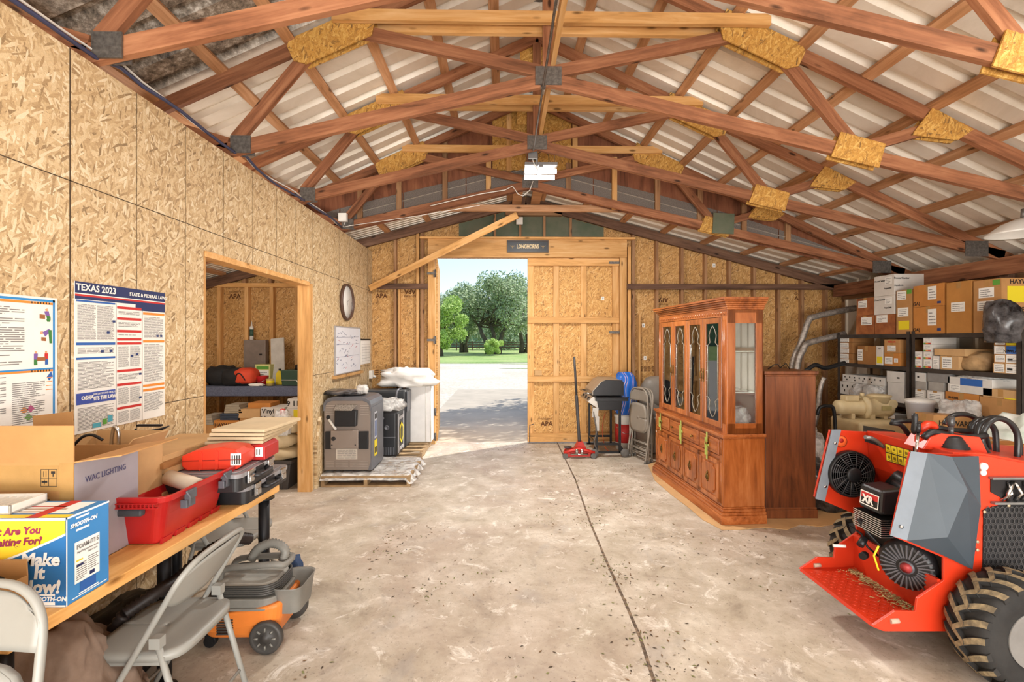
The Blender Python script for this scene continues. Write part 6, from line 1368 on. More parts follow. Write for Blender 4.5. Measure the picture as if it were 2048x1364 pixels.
text('What Are You', .033, purp, t, (fx(90), 0, fz(1053)), (1, 0, .06), (0, 0, 1), 'RIGHT', bold=.0012, off=.003, shear=.2); text('Waiting For?', .033, purp, t, (fx(92), 0, fz(1074)), (1, 0, .06), (0, 0, 1), 'RIGHT', bold=.0012, off=.003, shear=.2)
for s_, py, px in (('Make', 1112, 127), ('It', 1138, 97), ('Now!', 1166, 128)): text(s_, .056, wprint, t, (fx(px), 0, fz(py)), (1, 0, 0), (0, 0, 1), 'RIGHT', bold=.0022, off=.003, shear=.12)
text('SMOOTH-ON', .019, wprint, t, (fx(104), 0, fz(1189)), (1, 0, 0), (0, 0, 1), bold=.0006, off=.003, shear=.2); marks('logo_print', [(fx(88), fz(1183), fx(118), fz(1179), 0), (fx(88), fz(1201), fx(118), fz(1195), 0)], [wprint], t, (0, 0, 0), (1, 0, 0), (0, 0, 1), off=.0018)
U, V_ = (0, 1, 0), (0, 0, 1); O = (W_, 0, 0)
r = random.Random(5)
marks('side_print', [(0, bh - .006, D_, bh, 0), (.0, .0, .004, bh, 0), (.02, .010, .155, .013, 0), (.035, .225, .085, .232, 0), (.035, .265, .085, .271, 0), (.03, .055, .125, .19, 0), (.05, .022, .11, .053, 2)] + [(a_, b_, c_, d_, 1) for a_, b_, c_, d_, _ in para(.036, .06, .075, .12, .007, 1, r)] + [(a_, b_, c_, d_, 1) for a_, b_, c_, d_, _ in para(.08, .075, .12, .13, .007, 1, r)] + [(.035, .125, .06, .13, 3), (.036, .108, .062, .114, 4), (.085, .062, .105, .074, 4), (.054, .028, .105, .031, 0), (.054, .036, .105, .039, 0), (.054, .044, .105, .047, 0), (.045, .016, .12, .020, 0)], [wprint, inkg, bluep, yprint, navy], t, O, U, V_)
text('SMOOTH-ON', .018, wprint, t, (W_, .062, .248), U, V_, bold=.0006, off=.003, shear=.2, sx=.9); text('FOAM-iT! 5', .020, inkg, t, (W_, .077, .172), U, V_, bold=.0006, off=.003, sx=.85); text('Rigid Polyurethane Foam', .008, inkg, t, (W_, .077, .155), U, V_, off=.003); text('Gallon Unit', .008, inkg, t, (W_, .095, .144), U, V_, off=.003)
marks('top_print', [(.0, .0, W_, .03, 1), (.25, .04, .56, .15, 0), (.3, .05, .5, .06, 2), (.28, .075, .52, .085, 2), (.30, .10, .5, .108, 3), (.46, .0, .50, .16, 3)], [wprint, yprint, M('print_tan', '#b79a86', .6), redp], t, (0, 0, bh), (1, 0, 0), (0, 1, 0))
r = random.Random(6)
t = thing('plastic_tray', 'white ribbed plastic tray lying on the blue printed carton', 'tray', (-1.975, 1.55, T0 + bh + .002), R(2))
b = MB(); b.box(0, .38, 0, .13, 0, .006); b.box(0, .38, 0, .006, 0, .028); b.box(0, .38, .124, .13, 0, .028); b.box(.374, .38, 0, .13, 0, .028); b.box(0, .006, 0, .13, 0, .028); b.build('tray', white, t)
b = MB()
for k in range(14): b.box(.02 + k * .026, .024 + k * .026, .006, .124, .006, .022)
b.build('ribs', white, t)
# small open carton
def open_carton(name, lab, x0, x1, y0, y1, z0, z1, mat, flaps, dec=None):
    t = thing(name, lab, 'box', (x0, y0, z0)); w_, d_, h_ = x1 - x0, y1 - y0, z1 - z0; th = .004
    b = MB(); b.box(0, w_, 0, d_, 0, th); b.box(0, w_, 0, th, 0, h_); b.box(0, w_, d_ - th, d_, 0, h_); b.box(0, th, th, d_ - th, 0, h_); b.box(w_ - th, w_, th, d_ - th, 0, h_); b.build('carton', mat, t)
    for side, ln, ang_, sk in flaps:   # ang from straight up, outward positive
        b = MB(); ca, sa = math.cos(R(ang_)), math.sin(R(ang_))
        if side == '-Y': q = [(0, 0, h_), (w_, 0, h_), (w_ - sk, -sa * ln, h_ + ca * ln), (sk, -sa * ln, h_ + ca * ln)]; n_ = Vector((0, ca, sa))
        if side == '+Y': wq = w_ if sk >= 0 else -sk; q = [(0, d_, h_), (wq, d_, h_), (wq - max(sk, 0), d_ + sa * ln, h_ + ca * ln), (max(sk, 0), d_ + sa * ln, h_ + ca * ln - (.02 if sk < 0 else 0))]; n_ = Vector((0, -ca, sa))
        if side == '+X': q = [(w_, 0, h_), (w_, d_, h_), (w_ + sa * ln, d_ - sk, h_ + ca * ln), (w_ + sa * ln, sk, h_ + ca * ln)]; n_ = Vector((-ca, 0, sa))
        if side == '-X': q = [(0, 0, h_), (0, d_, h_), (-sa * ln, d_ - sk, h_ + ca * ln), (-sa * ln, sk, h_ + ca * ln)]; n_ = Vector((ca, 0, sa))
        q = [Vector(p) for p in q]; q2 = [p + n_ * th for p in q]; b.add(q + q2, [(0, 1, 2, 3), (7, 6, 5, 4), (0, 4, 5, 1), (1, 5, 6, 2), (2, 6, 7, 3), (3, 7, 4, 0)]); b.build('flap', mat, t)
    return t
t = open_carton('cardboard_box', 'small open brown carton in front of the blue printed carton', -1.80, -1.485, 1.40, 1.51, T0, T0 + .115, card, [('-Y', .05, -4, .002), ('+Y', .05, -3, .0)])
b = MB(); b.box(.02, .29, .02, .095, .004, .08); b.build('packing_paper', paper, t); lump('black_part', (.23, .05, .082), (.14, .06, .05), black, None, None, 4, .3, par=t)
# large carton WAC LIGHTING
wx1 = -1.555; wy0, wy1 = 1.745, 2.05; wh = 1.155 - T0
t = open_carton('cardboard_box', 'large open brown carton with WAC LIGHTING printed on its side', -1.985, wx1, wy0, wy1, T0, 1.155, card, [('-Y', .135, 0, .0), ('+Y', .145, -4, -.165), ('+X', .17, 82, .004)])
sidem = M('carton_side_daylit', '#a7a1a8', .5, var=.1, scale=3)  # bluish cast of daylight painted onto this side of the brown carton
marks('daylit_side', [(.002, .002, wy1 - wy0 - .002, wh - .003, 0)], [sidem], t, (wx1 + 1.985, 0, 0), (0, 1, 0), (0, 0, 1))
text('WAC LIGHTING', .032, flat('violet_ink', '#4d4a6c', .7), t, (wx1 + 1.985, .14, wh - .075), (0, 1, 0), (0, 0, 1), off=.003, sx=.82)
W2 = wx1 + 1.985; gx = lambda px: (px - 1007) * wy0 / 950 + 1.985; gz = lambda py: 1.6 - (py - 680) * wy0 / 950 - T0
rc = [(gx(a), gz(d), gx(e), gz(f), 0) for a, e, f, d in ((97, 129, 934, 935), (97, 129, 967, 968), (97, 98, 934, 968), (128, 129, 934, 968), (112, 113, 934, 968), (97, 129, 951, 952), (102, 103, 938, 949), (107, 108, 938, 949), (117, 125, 938, 943), (120, 122, 943, 949), (99, 110, 957, 961), (104, 105, 955, 964))]
rc += [(gx(95), gz(996), gx(115), gz(993), 0), (gx(96), gz(988), gx(112), gz(986), 0)]
marks('handling_marks', rc, [ink], t, (0, 0, 0), (1, 0, 0), (0, 0, 1))
marks('packing_tape', [(gx(48), 0, gx(82), wh * .74, 0), (0, wh * .75, W2 - .052, wh * .98, 0), (W2 - .05, 0, W2, wh, 0)], [M('tape_clear', '#b08a55', .2, var=.1)], t, (0, 0, 0), (1, 0, 0), (0, 0, 1), off=.0004)
text('fragile', .022, ink, t, (gx(110), 0, gz(1001)), (1, 0, 0), (0, 0, 1))
t2 = t
b = MB(); b.tube(smooth([tuple(atY(x, y, 2.0)) for x, y in ((148, 890), (165, 874), (185, 870), (205, 880))], 6), .006, 7); tag(b.build('black_cable', black), 'black cable looping out of the open WAC LIGHTING carton', 'cable')
t = open_carton('cardboard_box', 'smaller open tan carton behind the WAC LIGHTING carton, flaps up', -1.98, -1.66, 2.08, 2.34, T0, 1.10, card3, [('-Y', .06, 30, .05), ('+X', .08, 35, .02), ('+Y', .06, 10, .0), ('-X', .05, -10, .02)])
b = MB(); b.tube(smooth([(.20, .08, .1), (.22, .08, .36), (.235, .075, .45), (.25, .07, .46), (.262, .07, .43), (.262, .07, .38)], 5), .0075, 8); b.build('bent_rod', chrome, t)
# pile of flat cardboard sheets
r = random.Random(11); z = T0
for k in range(10):
    th = .027; dx = r.uniform(-.03, .03); dy = r.uniform(-.04, .03)
    b = MB(); b.box(0, .30, 0, .58, 0, th - .004); b.box(.004, .296, .004, .576, th - .004, th)
    o = b.build('flat_carton', card3 if k % 2 else card2, None, loc=(-1.985 + .015 + abs(dx) * 1.5, 2.36 + dy, z), rot=(0, 0, R(r.uniform(-3, 1)))); tag(o, f'folded flat tan carton, {["bottom", "second", "third", "fourth", "fifth", "sixth", "seventh", "eighth", "ninth", "tenth", "topmost"][k]} in the pile behind the red cases', 'flat carton', 'pile of flattened cartons'); z += th + .001  # alternate darker cartons paint the shade of gaps into the pile
z0p = z
for k in range(4):
    b = MB(); b.box(0, .30, 0, .40, 0, .018); o = b.build('ceiling_tile', M('tile_cream', '#cdb997', .85, var=.08), None, loc=(-1.62 + k * .008, 2.60 + k * .006, z), rot=(0, 0, R(5 - 3 * k)), bevel=.004)
    o.name = 'cream_panel'; tag(o, f'cream panel, {["lowest", "second", "third", "topmost"][k]} of the four laid on the flat carton pile', 'panel', 'stack of cream panels'); z += .022
b = MB()
for k in range(2): b.tube([(.45 + .015 * math.cos(a), .1 + .02 * k, z - z0p - .09 + .045 + .05 * math.sin(a)) for a in [i * math.pi / 6 for i in range(12)]], .002, 5, closed=True)
t = thing('oil_lamp', 'red glossy bulb-shaped can with black spout on the pile near the poster', 'oil can', (-1.80, 2.34, 1.105)); t.name = 'oil_can'; t.location = (-1.82, 2.42, z0p)
b = MB(); b.lathe([(.0, 0), (.055, .0), (.065, .03), (.05, .07), (.02, .09), (.0, .092)], n=28); b.build('reservoir', M('gloss_red', '#c8372c', .2, spec=.6), t)
b = MB(); b.tube([(0, 0, .085), (.02, 0, .10), (.10, -.01, .12), (.15, -.02, .14)], [.012, .012, .008, .003], 8); b.tube([(.0, 0, .09), (-.03, 0, .12), (-.06, .0, .08), (-.08, .01, .0)], .005, 6); b.box(-.02, .10, -.008, .008, .135, .145); b.build('spout', black, t)
# red tote
tr_ = M('tote_red', '#b5211f', .35, var=.06, scale=4, bump=.03, spec=.5)
t = thing('tool_tote', 'open red plastic tool tote with grey latches in the middle of the table', 'tool tote', (-1.53, 2.20, T0))
def rr2(hx, hy, rc_, n=6):
    out = []
    for cx, cy, a0 in ((hx - rc_, hy - rc_, 0), (-hx + rc_, hy - rc_, 90), (-hx + rc_, -hy + rc_, 180), (hx - rc_, -hy + rc_, 270)):
        for k in range(n + 1): a = R(a0 + 90 * k / n); out.append((cx + rc_ * math.cos(a), cy + rc_ * math.sin(a)))
    return out
b = MB(); lv = [(.095, .20, .03, .0), (.10, .205, .035, .006), (.125, .225, .04, .12), (.145, .24, .045, .185), (.172, .265, .05, .19), (.176, .268, .05, .213), (.165, .257, .045, .215), (.148, .243, .04, .205), (.12, .22, .035, .11), (.095, .20, .03, .012)]
rings = [[(x, y, z_) for x, y in rr2(hx, hy, rc_)] for hx, hy, rc_, z_ in lv]; n_ = len(rings[0]); vs = [p for q in rings for p in q]
b.add(vs, [(i * n_ + j, i * n_ + (j + 1) % n_, (i + 1) * n_ + (j + 1) % n_, (i + 1) * n_ + j) for i in range(len(lv) - 1) for j in range(n_)] + [tuple(range(n_)), tuple((len(lv) - 1) * n_ + j for j in range(n_))], 0, False)
b.build('tub', tr_, t, bevel=.002)
b = MB()
for k in range(16): b.box(-.12 + k * .016, -.114 + k * .016, -.272, -.262, .175, .192)
b.box(-.14, .14, -.275, -.262, .19, .194); b.box(-.14, .14, -.275, -.262, .172, .176); b.build('rim_ribs', tr_, t)
b = MB(); b.box(-.07, .07, -.262, -.234, .135, .165); b.build('end_handle', M('tote_grey', '#4b4c50', .5), t, bevel=.008)
for y in (-.12, .15):
    b = MB(); b.box(.150, .178, y - .03, y + .03, .130, .165); b.box(.165, .186, y - .026, y + .026, .165, .205); b.tube([(.18, y - .035, .205), (.192, y - .03, .18), (.185, y - .02, .14)], .005, 6); b.build('latch', M('latch_grey', '#5d5f66', .35), t, bevel=.003)
b = MB()
for k in range(5): b.prism([(-.2 + k * .085, .0), (-.14 + k * .085, .0), (-.13 + k * .085, .02), (-.19 + k * .085, .02)], .098, .108, 'YZ')
b.build('side_feet', tr_, t)
P = (-1.53, 2.31, T0 + .165)
b = MB(); T = Matrix.Translation(P) @ Matrix.Rotation(R(-20), 4, 'Z') @ Matrix.Rotation(R(97), 4, 'Y')
b.lathe([(.016, -.11), (.036, -.11), (.036, .085), (.016, .085), (.016, -.11)], T, 28); tag(b.build('paper_roll', M('roll_cream', '#d9ccb8', .8, var=.05)), 'cream paper roll lying across the back of the red tote', 'paper roll')
lump('foam_piece', (-1.60, 2.06, T0 + .015), (.10, .14, .10), tr_, 'red moulded insert inside the near end of the red tote', 'tote insert', 2, .15)
# black organiser cases
clr = M('case_clear', '#8f8d90', .2, var=.15, scale=5, spec=.6); cbk = M('case_black', '#2b2a2c', .4, var=.2)
def organiser(lab, loc, rz, w_, d_):
    t = thing('organiser_case', lab, 'tool case', loc, rz, 'black organiser cases')
    b = MB(); b.prism(rr2(w_ / 2, d_ / 2, .035), 0, .065, 'XY'); b.prism(rr2(w_ / 2 - .02, d_ / 2 - .02, .03), -.0, .005, 'XY'); b.build('base', cbk, t, bevel=.004)
    b = MB(); b.prism(rr2(w_ / 2 + .005, d_ / 2 + .005, .037), .066, .088, 'XY'); b.prism(rr2(w_ / 2 - .02, d_ / 2 - .02, .03), .088, .094, 'XY'); ld = b.build('lid', clr, t, bevel=.004)
    r = random.Random(int(loc[1] * 10)); rc = []
    for k in range(16): a, e = r.uniform(-w_ / 2 + .05, w_ / 2 - .08), r.uniform(-d_ / 2 + .05, d_ / 2 - .08); rc.append((a, e, a + r.uniform(.02, .07), e + r.uniform(.01, .05), r.randrange(4)))
    marks('contents', rc, [redp, ink, M('content_rust', '#8a4a3a', .5), inkg], ld, (0, 0, .094), (1, 0, 0), (0, 1, 0))
    for y in (-d_ / 2 + .09, d_ / 2 - .09):
        b = MB(); b.box(w_ / 2 + .004, w_ / 2 + .016, y - .03, y + .03, .025, .09); b.box(w_ / 2 + .014, w_ / 2 + .022, y - .02, y + .02, .03, .06); b.build('latch', chrome, t, bevel=.003)
    b = MB(); b.tube(smooth([(w_ / 2 + .002, -.075, .05), (w_ / 2 + .035, -.065, .05), (w_ / 2 + .04, 0, .05), (w_ / 2 + .035, .065, .05), (w_ / 2 + .002, .075, .05)], 4), .011, 8); b.build('handle', cbk, t)
    b = MB(); b.box(w_ / 2 + .002, w_ / 2 + .008, -.045, .045, .03, .085); b.build('label_recess', cbk, t)
    return t
organiser('black organiser case with clear lid, lower of the two at the table end', (-1.52, 2.70, T0), R(-1), .40, .46)
organiser('black organiser case with clear lid and red contents, upper of the two', (-1.50, 2.56, T0 + .096), R(2), .38, .40)
zc_ = T0 + .194
rc2 = M('case_red', '#dc3a22', .35, var=.05, spec=.5); rc3 = M('case_crimson', '#b52424', .4)
t = thing('tool_case', 'red-orange moulded tool case lying on the upper organiser case', 'tool case', (-1.61, 2.40, zc_), R(6))
b = MB(); b.prism([(0, .02), (.03, 0), (.26, 0), (.285, .02), (.285, .075), (.26, .10), (.18, .112), (.06, .10), (.0, .075)], 0, .16); b.build('shell', rc2, t, bevel=.008)
b = MB(); b.box(.002, .283, -.003, .163, .048, .052); b.build('seam', flat('seam_dark_red', '#8a1f12', .5), t)
b = MB(); b.prism([(.085, .0), (.10, .01), (.10, .09), (.085, .10)], -.006, .0); b.build('rib', rc2, t); b = MB(); b.prism([(.16, .0), (.175, .01), (.175, .095), (.16, .105)], -.006, .0); b.build('rib', rc2, t)
marks('label', [(0, 0, .05, .06, 0)] + [(.006 + k * .011, .006, .012 + k * .011, .05, 1) for k in range(4)], [paper, ink], t, (.232, -.002, .022), (1, 0, 0), (0, 0, 1))
t = thing('tool_case', 'darker red tool case behind the red-orange one with white lettering strip', 'tool case', (-1.52, 2.60, zc_), R(3))
b = MB(); b.prism([(0, 0), (.22, 0), (.22, .07), (.20, .085), (0, .08)], 0, .18); b.build('shell', rc3, t, bevel=.006)
marks('label', [(.02, .03, .16, .06, 0), (.17, .02, .21, .07, 0), (.03, .038, .15, .042, 1), (.03, .048, .13, .052, 1), (.175, .03, .18, .06, 1), (.188, .03, .193, .06, 1)], [paper, ink], t, (0, -.001, 0), (1, 0, 0), (0, 0, 1))
# chairs
folding_chair('beige metal folding chair standing open by the table, nearest whole one', (-1.37, 1.965, 0), R(180), chm)
folding_chair('folding chair with grey-blue seat tucked at the far end of the table', (-1.66, 2.93, 0), R(0), chm)
folded_chair('beige folded chair leaning on the near end of the table, bottom left', (-1.435, 1.145, .002), R(0), R(10), chm)
# brown cloth bundle
cl = M('brown_cloth', '#6b5546', .75, var=.25, scale=5, h2='#8f7a6b', bump=.3)
def cloth(name, lab, cen, dim, seed):
    b = MB(); sv = Vector((seed, seed * 2, 0))
    def fn(u, v):
        th = u * 2 * math.pi; ph = v * math.pi * .5; d = Vector((math.sin(ph) * math.cos(th), math.sin(ph) * math.sin(th), math.cos(ph)))
        fold = .13 * abs(math.sin(th * 4 + 5 * noise.noise(d * 1.5 + sv))) ** .7 * math.sin(ph) + .16 * (.5 - abs(noise.noise(d * 3.5 + sv * 2))) + .09 * (.5 - abs(noise.noise(d * 9 + sv * 3)))
        k = 1 + .22 * noise.noise(d * 1.8 + sv) + .10 * noise.noise(d * 5 + sv) + fold
        return (cen[0] + d.x * k * dim[0] / 2, cen[1] + d.y * k * dim[1] / 2, cen[2] + max(0, d.z) * (1 + .15 * noise.noise(d * 3 + sv)) * dim[2])
    b.grid(fn, 160, 70); tag(b.build(name, cl), lab, 'cloth')
cloth('brown_blanket', 'brown moving blanket bundled on the floor under the near end of the table', (-1.66, 1.72, .002), (.50, .56, .62), 4)
cloth('brown_blanket', 'brown blanket heap under the table, nearest the folded chair', (-1.60, 1.42, .002), (.36, .34, .50), 9)
t = thing('duffel_base', 'low dark bundle on the floor beneath the middle of the table', 'bundle', (-1.82, 2.3, 0)); t.name = 'dark_bundle'; lump('bundle', (0, 0, 0), (.26, .5, .34), black, None, None, 2, .2, par=t)
# shop vacuum
vo_ = M('vacuum_orange', '#d9792f', .4, var=.06, spec=.5); vg = M('vacuum_grey', '#7b7871', .5, var=.12); vd = M('vacuum_dark', '#3f3c39', .5)
t = thing('shop_vacuum', 'orange and grey wheeled shop vacuum under the table behind the open chair', 'vacuum cleaner', (-1.36, 2.60, 0))
b = MB(); rg = []
lv = [(.14, .10, .05, .05), (.185, .13, .06, .07), (.205, .15, .07, .13), (.215, .155, .07, .20), (.205, .15, .07, .215)]
rings = [[(x, y, z_ + (.03 * x / .2 if i > 1 else 0)) for x, y in rr2(hx, hy, rc_)] for i, (hx, hy, rc_, z_) in enumerate(lv)]; n_ = len(rings[0])
b.add([p for q in rings for p in q], [(i * n_ + j, i * n_ + (j + 1) % n_, (i + 1) * n_ + (j + 1) % n_, (i + 1) * n_ + j) for i in range(len(lv) - 1) for j in range(n_)] + [tuple(range(n_)), tuple((len(lv) - 1) * n_ + j for j in range(n_))], 0, False); b.build('drum', vo_, t, bevel=.006)
b = MB(); b.prism(rr2(.195, .145, .09), .225, .27, 'XY'); b.prism(rr2(.21, .158, .09), .215, .228, 'XY'); b.build('grey_band', vg, t, bevel=.006)
b = MB(); b.prism(rr2(.17, .125, .08), .27, .335, 'XY'); b.build('motor_head', M('vacuum_pale', '#a9a69e', .45), t, bevel=.02)
b = MB()
for k in range(5): b.tube([(x * 1.0, y * 1.0, .285 + k * .011) for x, y in rr2(.178, .132, .08)], .006, 6, closed=True)
b.build('wound_cord', M('cord_dark', '#474542', .5), t)
b = MB(); b.tube(smooth([(-.14, -.06, .33), (-.12, -.06, .385), (.0, -.06, .40), (.14, -.06, .41), (.19, -.04, .40), (.19, .05, .40), (.14, .07, .40), (-.1, .07, .385), (-.14, .06, .33)], 4), .017, 10); b.build('carry_handle', vg, t)
b = MB()
for k in range(6): b.box(-.10, -.02, -.162 + k * .0, -.150, .10 + k * .014, .107 + k * .014)
b.build('exhaust_grille', vd, t)
for y in (-.155, .155):
    b = MB(); sgn = -1 if y < 0 else 1; Tw = Matrix.Translation((.15, y, .085)) @ Matrix.Rotation(R(90) * (1 if sgn < 0 else -1), 4, 'X')
    b.lathe([(.0, -.02), (.075, -.02), (.083, -.01), (.083, .012), (.075, .02), (.065, .016), (.02, .016), (.018, .024), (0, .024)], Tw, 32)
    wl_ = b.build('wheel', vd, t); b = MB()
    for k in range(8): a = k * math.pi / 4; b.cyl(Tw @ Vector((.035 * math.cos(a), .035 * math.sin(a), .018)), Tw @ Vector((.055 * math.cos(a), .055 * math.sin(a), .018)), .005, n=6)
    b.build('wheel_ribs', vg, wl_)
for y in (-.09, .09):
    b = MB(); b.cyl((-.17, y - .015, .03), (-.17, y + .015, .03), .03, n=20); b.box(-.19, -.15, y - .02, y + .02, .03, .07); b.build('caster', black, t)
b = MB(); lv = [(.06, .10, .04, .17), (.075, .12, .05, .30), (.08, .125, .05, .31), (.072, .117, .045, .305), (.055, .095, .04, .18)]
rings = [[(x + .225, y - .0, z_) for x, y in rr2(hx, hy, rc_)] for hx, hy, rc_, z_ in lv]; n_ = len(rings[0])
b.add([p for q in rings for p in q], [(i * n_ + j, i * n_ + (j + 1) % n_, (i + 1) * n_ + (j + 1) % n_, (i + 1) * n_ + j) for i in range(len(lv) - 1) for j in range(n_)] + [tuple((len(lv) - 1) * n_ + j for j in range(n_))], 0, True); b.build('accessory_caddy', vg, t)
def ribbed(pts, r_, mat, name, par, n=30, lab=None):
    Q = []; P_ = smooth(pts, n); b = MB(); b.tube(P_, [r_ if i % 2 else r_ * .72 for i in range(len(P_))], 12); o = b.build(name, mat, par)
    return o
ribbed([(.16, .0, .40), (.17, .01, .455), (.10, .02, .49), (.02, .02, .46), (-.02, .02, .40)], .026, vg, 'vacuum_hose', t, 12)
h = ribbed([tuple(atY(x, y, Y_)) for x, y, Y_ in ((250, 1228, 2.0), (314, 1185, 2.08), (356, 1158, 2.18), (418, 1102, 2.35), (470, 1078, 2.5), (500, 1078, 2.58))], .030, M('hose_brown', '#2d2421', .5), 'black_corrugated_hose', None, 14); tag(h, 'black corrugated hose running diagonally under the table behind the chair', 'hose')
ribbed([(-1.75, 1.92, .10), (-1.68, 1.96, .28), tuple(atY(250, 1228, 2.0))], .030, M('hose_brown', '#2d2421'), 'hose_end', None, 14).parent = h
lump('blue_rag', (-1.28, 2.86, .0), (.16, .12, .30), M('rag_blue', '#34486a', .8), 'dark blue rag behind the vacuum handle', 'rag', 5, .3)

# ================================================================ side room seen through the opening
carp = M('carpet_blue', '#6d7388', .95, var=.3, scale=120, bump=.5, h2='#4d5266')
t = thing('carpeted_shelf', 'blue-grey carpet-covered shelf across the side room', 'shelf', (LX + .01, 6.55, .83))
b = MB(); b.box(0, 2.25, 0, .74, 0, .135); b.build('carpet_covering', carp, t, bevel=.012)
for x in (.3, 1.25, 2.2):
    b = MB(); b.box(x - .02, x + .02, .66, .70, -.828, -.001); b.build('support_post', new_w, t)
SH = .967
def at68(px, py, Y=6.8): return atY(px, py, Y)
def ptop(py, Y): return 1.6 - (py - 680) * Y / 950
x = at68(447, 760).x; lump('duffel_bag', (x, 6.8, SH), (.40, .34, .26), M('bag_black', '#242426', .8, var=.25), 'black canvas duffel bag on the carpeted shelf', 'bag', 3, .22, sharp=True)
x = at68(486, 760).x
t = thing('tool_bag', 'black and red canvas tool bag on the carpeted shelf', 'bag', (x, 6.72, SH)); lump('body', (0, 0, 0), (.46, .30, .23), M('bag_black', '#242426'), None, None, 7, .16, par=t)
lump('red_panel', (.11, -.02, .03), (.30, .30, .21), M('bag_red', '#d4492c', .7), None, None, 9, .10, par=t); b = MB(); b.tube(smooth([(.02, -.14, .06), (.05, -.17, .16), (.1, -.17, .17), (.16, -.16, .08)], 5), .009, 6); b.build('handle', black, t)
x = at68(516, 740).x; carton('product_box', 'yellow and white box standing behind the tool bag', 'box', x - .12, x + .10, 6.95, 7.1, SH, ptop(728, 7), M('box_pale_yellow', '#d6d48a', .6), [('-Y', .1, .2, .9, .7, paper), ('-Y', .1, .75, .9, .9, greenp)], tapeit=False)
x = at68(531, 760).x; t = thing('red_pail', 'small red pail on the carpeted shelf', 'bucket', (x, 6.72, SH)); b = MB(); b.lathe([(0, 0), (.065, 0), (.078, .125), (.082, .13), (.074, .13), (.06, .01), (0, .01)], n=24); b.build('body', M('pail_red', '#c4262a', .4), t); b = MB(); b.tube([(.08 * math.cos(a), -.07 * abs(math.sin(a)) - .02, .12 - .07 * math.sin(a)) for a in [i * math.pi / 8 for i in range(9)]], .003, 5); b.build('handle', chrome, t)
x = at68(551, 765).x; b = MB(); b.lathe([(0, 0), (.05, 0), (.05, .09), (.045, .095), (0, .095)], n=20); b.lathe([(.051, .03), (.051, .07)], n=20, mi=1); tag(b.build('yellow_tub', [M('tub_tan', '#cdb36a', .6), yellow], None, loc=(x, 6.65, SH)), 'small yellow-banded tub in front of the jug', 'tub')
x = at68(560, 755).x; t = thing('yellow_jug', 'yellow plastic jug beside the green bin', 'jug', (x, 6.8, SH)); b = MB(); b.prism([(-.05, 0), (.05, 0), (.05, .15), (.02, .20), (-.02, .20), (-.05, .15)], -.03, .03); b.build('body', M('jug_yellow', '#d8bd2e', .4), t, bevel=.01); b = MB(); b.cyl((0, 0, .2), (0, 0, .225), .018); b.build('cap', black, t)
x0 = at68(566, 755, 6.7).x; x1 = at68(612, 755, 6.7).x; t = thing('green_bin', 'dark green plastic bin at the right end of the carpeted shelf', 'bin', (x0, 6.62, SH)); b = MB(); b.prism([(.02, 0), (x1 - x0 - .02, 0), (x1 - x0, .215), (0, .215)], 0, .3); b.build('body', M('bin_green', '#2f4a3a', .5), t, bevel=.01); b = MB(); b.tube([(.02, -.01, .08), (x1 - x0 - .1, -.01, .08), (x1 - x0 - .07, -.02, .05), (x1 - x0, -.02, .05)], .006, 6); b.build('white_handle', white, t)
lump('black_tools', ((x0 + x1) / 2 + .08, 6.77, SH + .2155), (.2, .18, .08), black, 'dark tools heaped on the green bin', 'tools', 4, .3)
x = at68(430, 740).x; lump('orange_rag', (x - .02, 7.0, SH), (.22, .2, .22), M('rag_orange', '#d87a35', .7), 'orange cloth at the left end of the carpeted shelf', 'cloth', 8, .3)
x = at68(423, 765).x; lump('brown_sack', (x - .1, 6.72, SH), (.2, .2, .16), card2, 'brown paper bundle at the far left of the carpeted shelf', 'bundle', 12, .3)
x = at68(532, 770).x; lump('white_cloth', (x - .03, 6.60, SH), (.2, .07, .035), white, 'crumpled white cloth at the front edge of the carpeted shelf', 'cloth', 13, .3)
a = atY(489, 737, 7.25); e = atY(533, 680, 7.25); t = thing('breaker_panel', 'grey metal electrical breaker panel on the side room end wall', 'electrical panel', (a.x, 7.22, a.z))
b = MB(); b.box(0, e.x - a.x, 0, .10, 0, e.z - a.z); b.build('enclosure', M('panel_grey', '#8a7d74', .5, .2), t, bevel=.004); b = MB(); b.box(.02, e.x - a.x - .02, -.006, 0, .02, e.z - a.z - .02); b.build('door', M('panel_grey', '#8a7d74'), t); b = MB(); b.box(.24, .28, -.01, -.006, .20, .225); b.build('latch', black, t)
P = atY(504, 680, 7.28); t = thing('caulk_tube', 'upright white and green sealant tube on top of the breaker panel', 'sealant tube', (P.x, 7.27, e.z + .001)); b = MB(); b.lathe([(0, 0), (.027, 0), (.027, .20), (.012, .21), (.005, .28), (0, .28)], n=18); b.build('tube', white, t); b = MB(); b.lathe([(.0275, .06), (.0275, .16)], n=18); b.build('label', M('label_green', '#3c5a4c', .6), t)
p0 = atY(549, 752, 6.98); b = MB(); b.box(-.10, .10, 0, .03, 0, .68); o = b.build('foam_board', M('foam_grey_white', '#c4c0b8', .7), None, loc=(at68(556, 750, 7.0).x, 7.0, SH + .004), rot=(R(-12), R(-7), 0), bevel=.01); tag(o, 'white foam board leaning on the breaker panel behind the shelf', 'board')
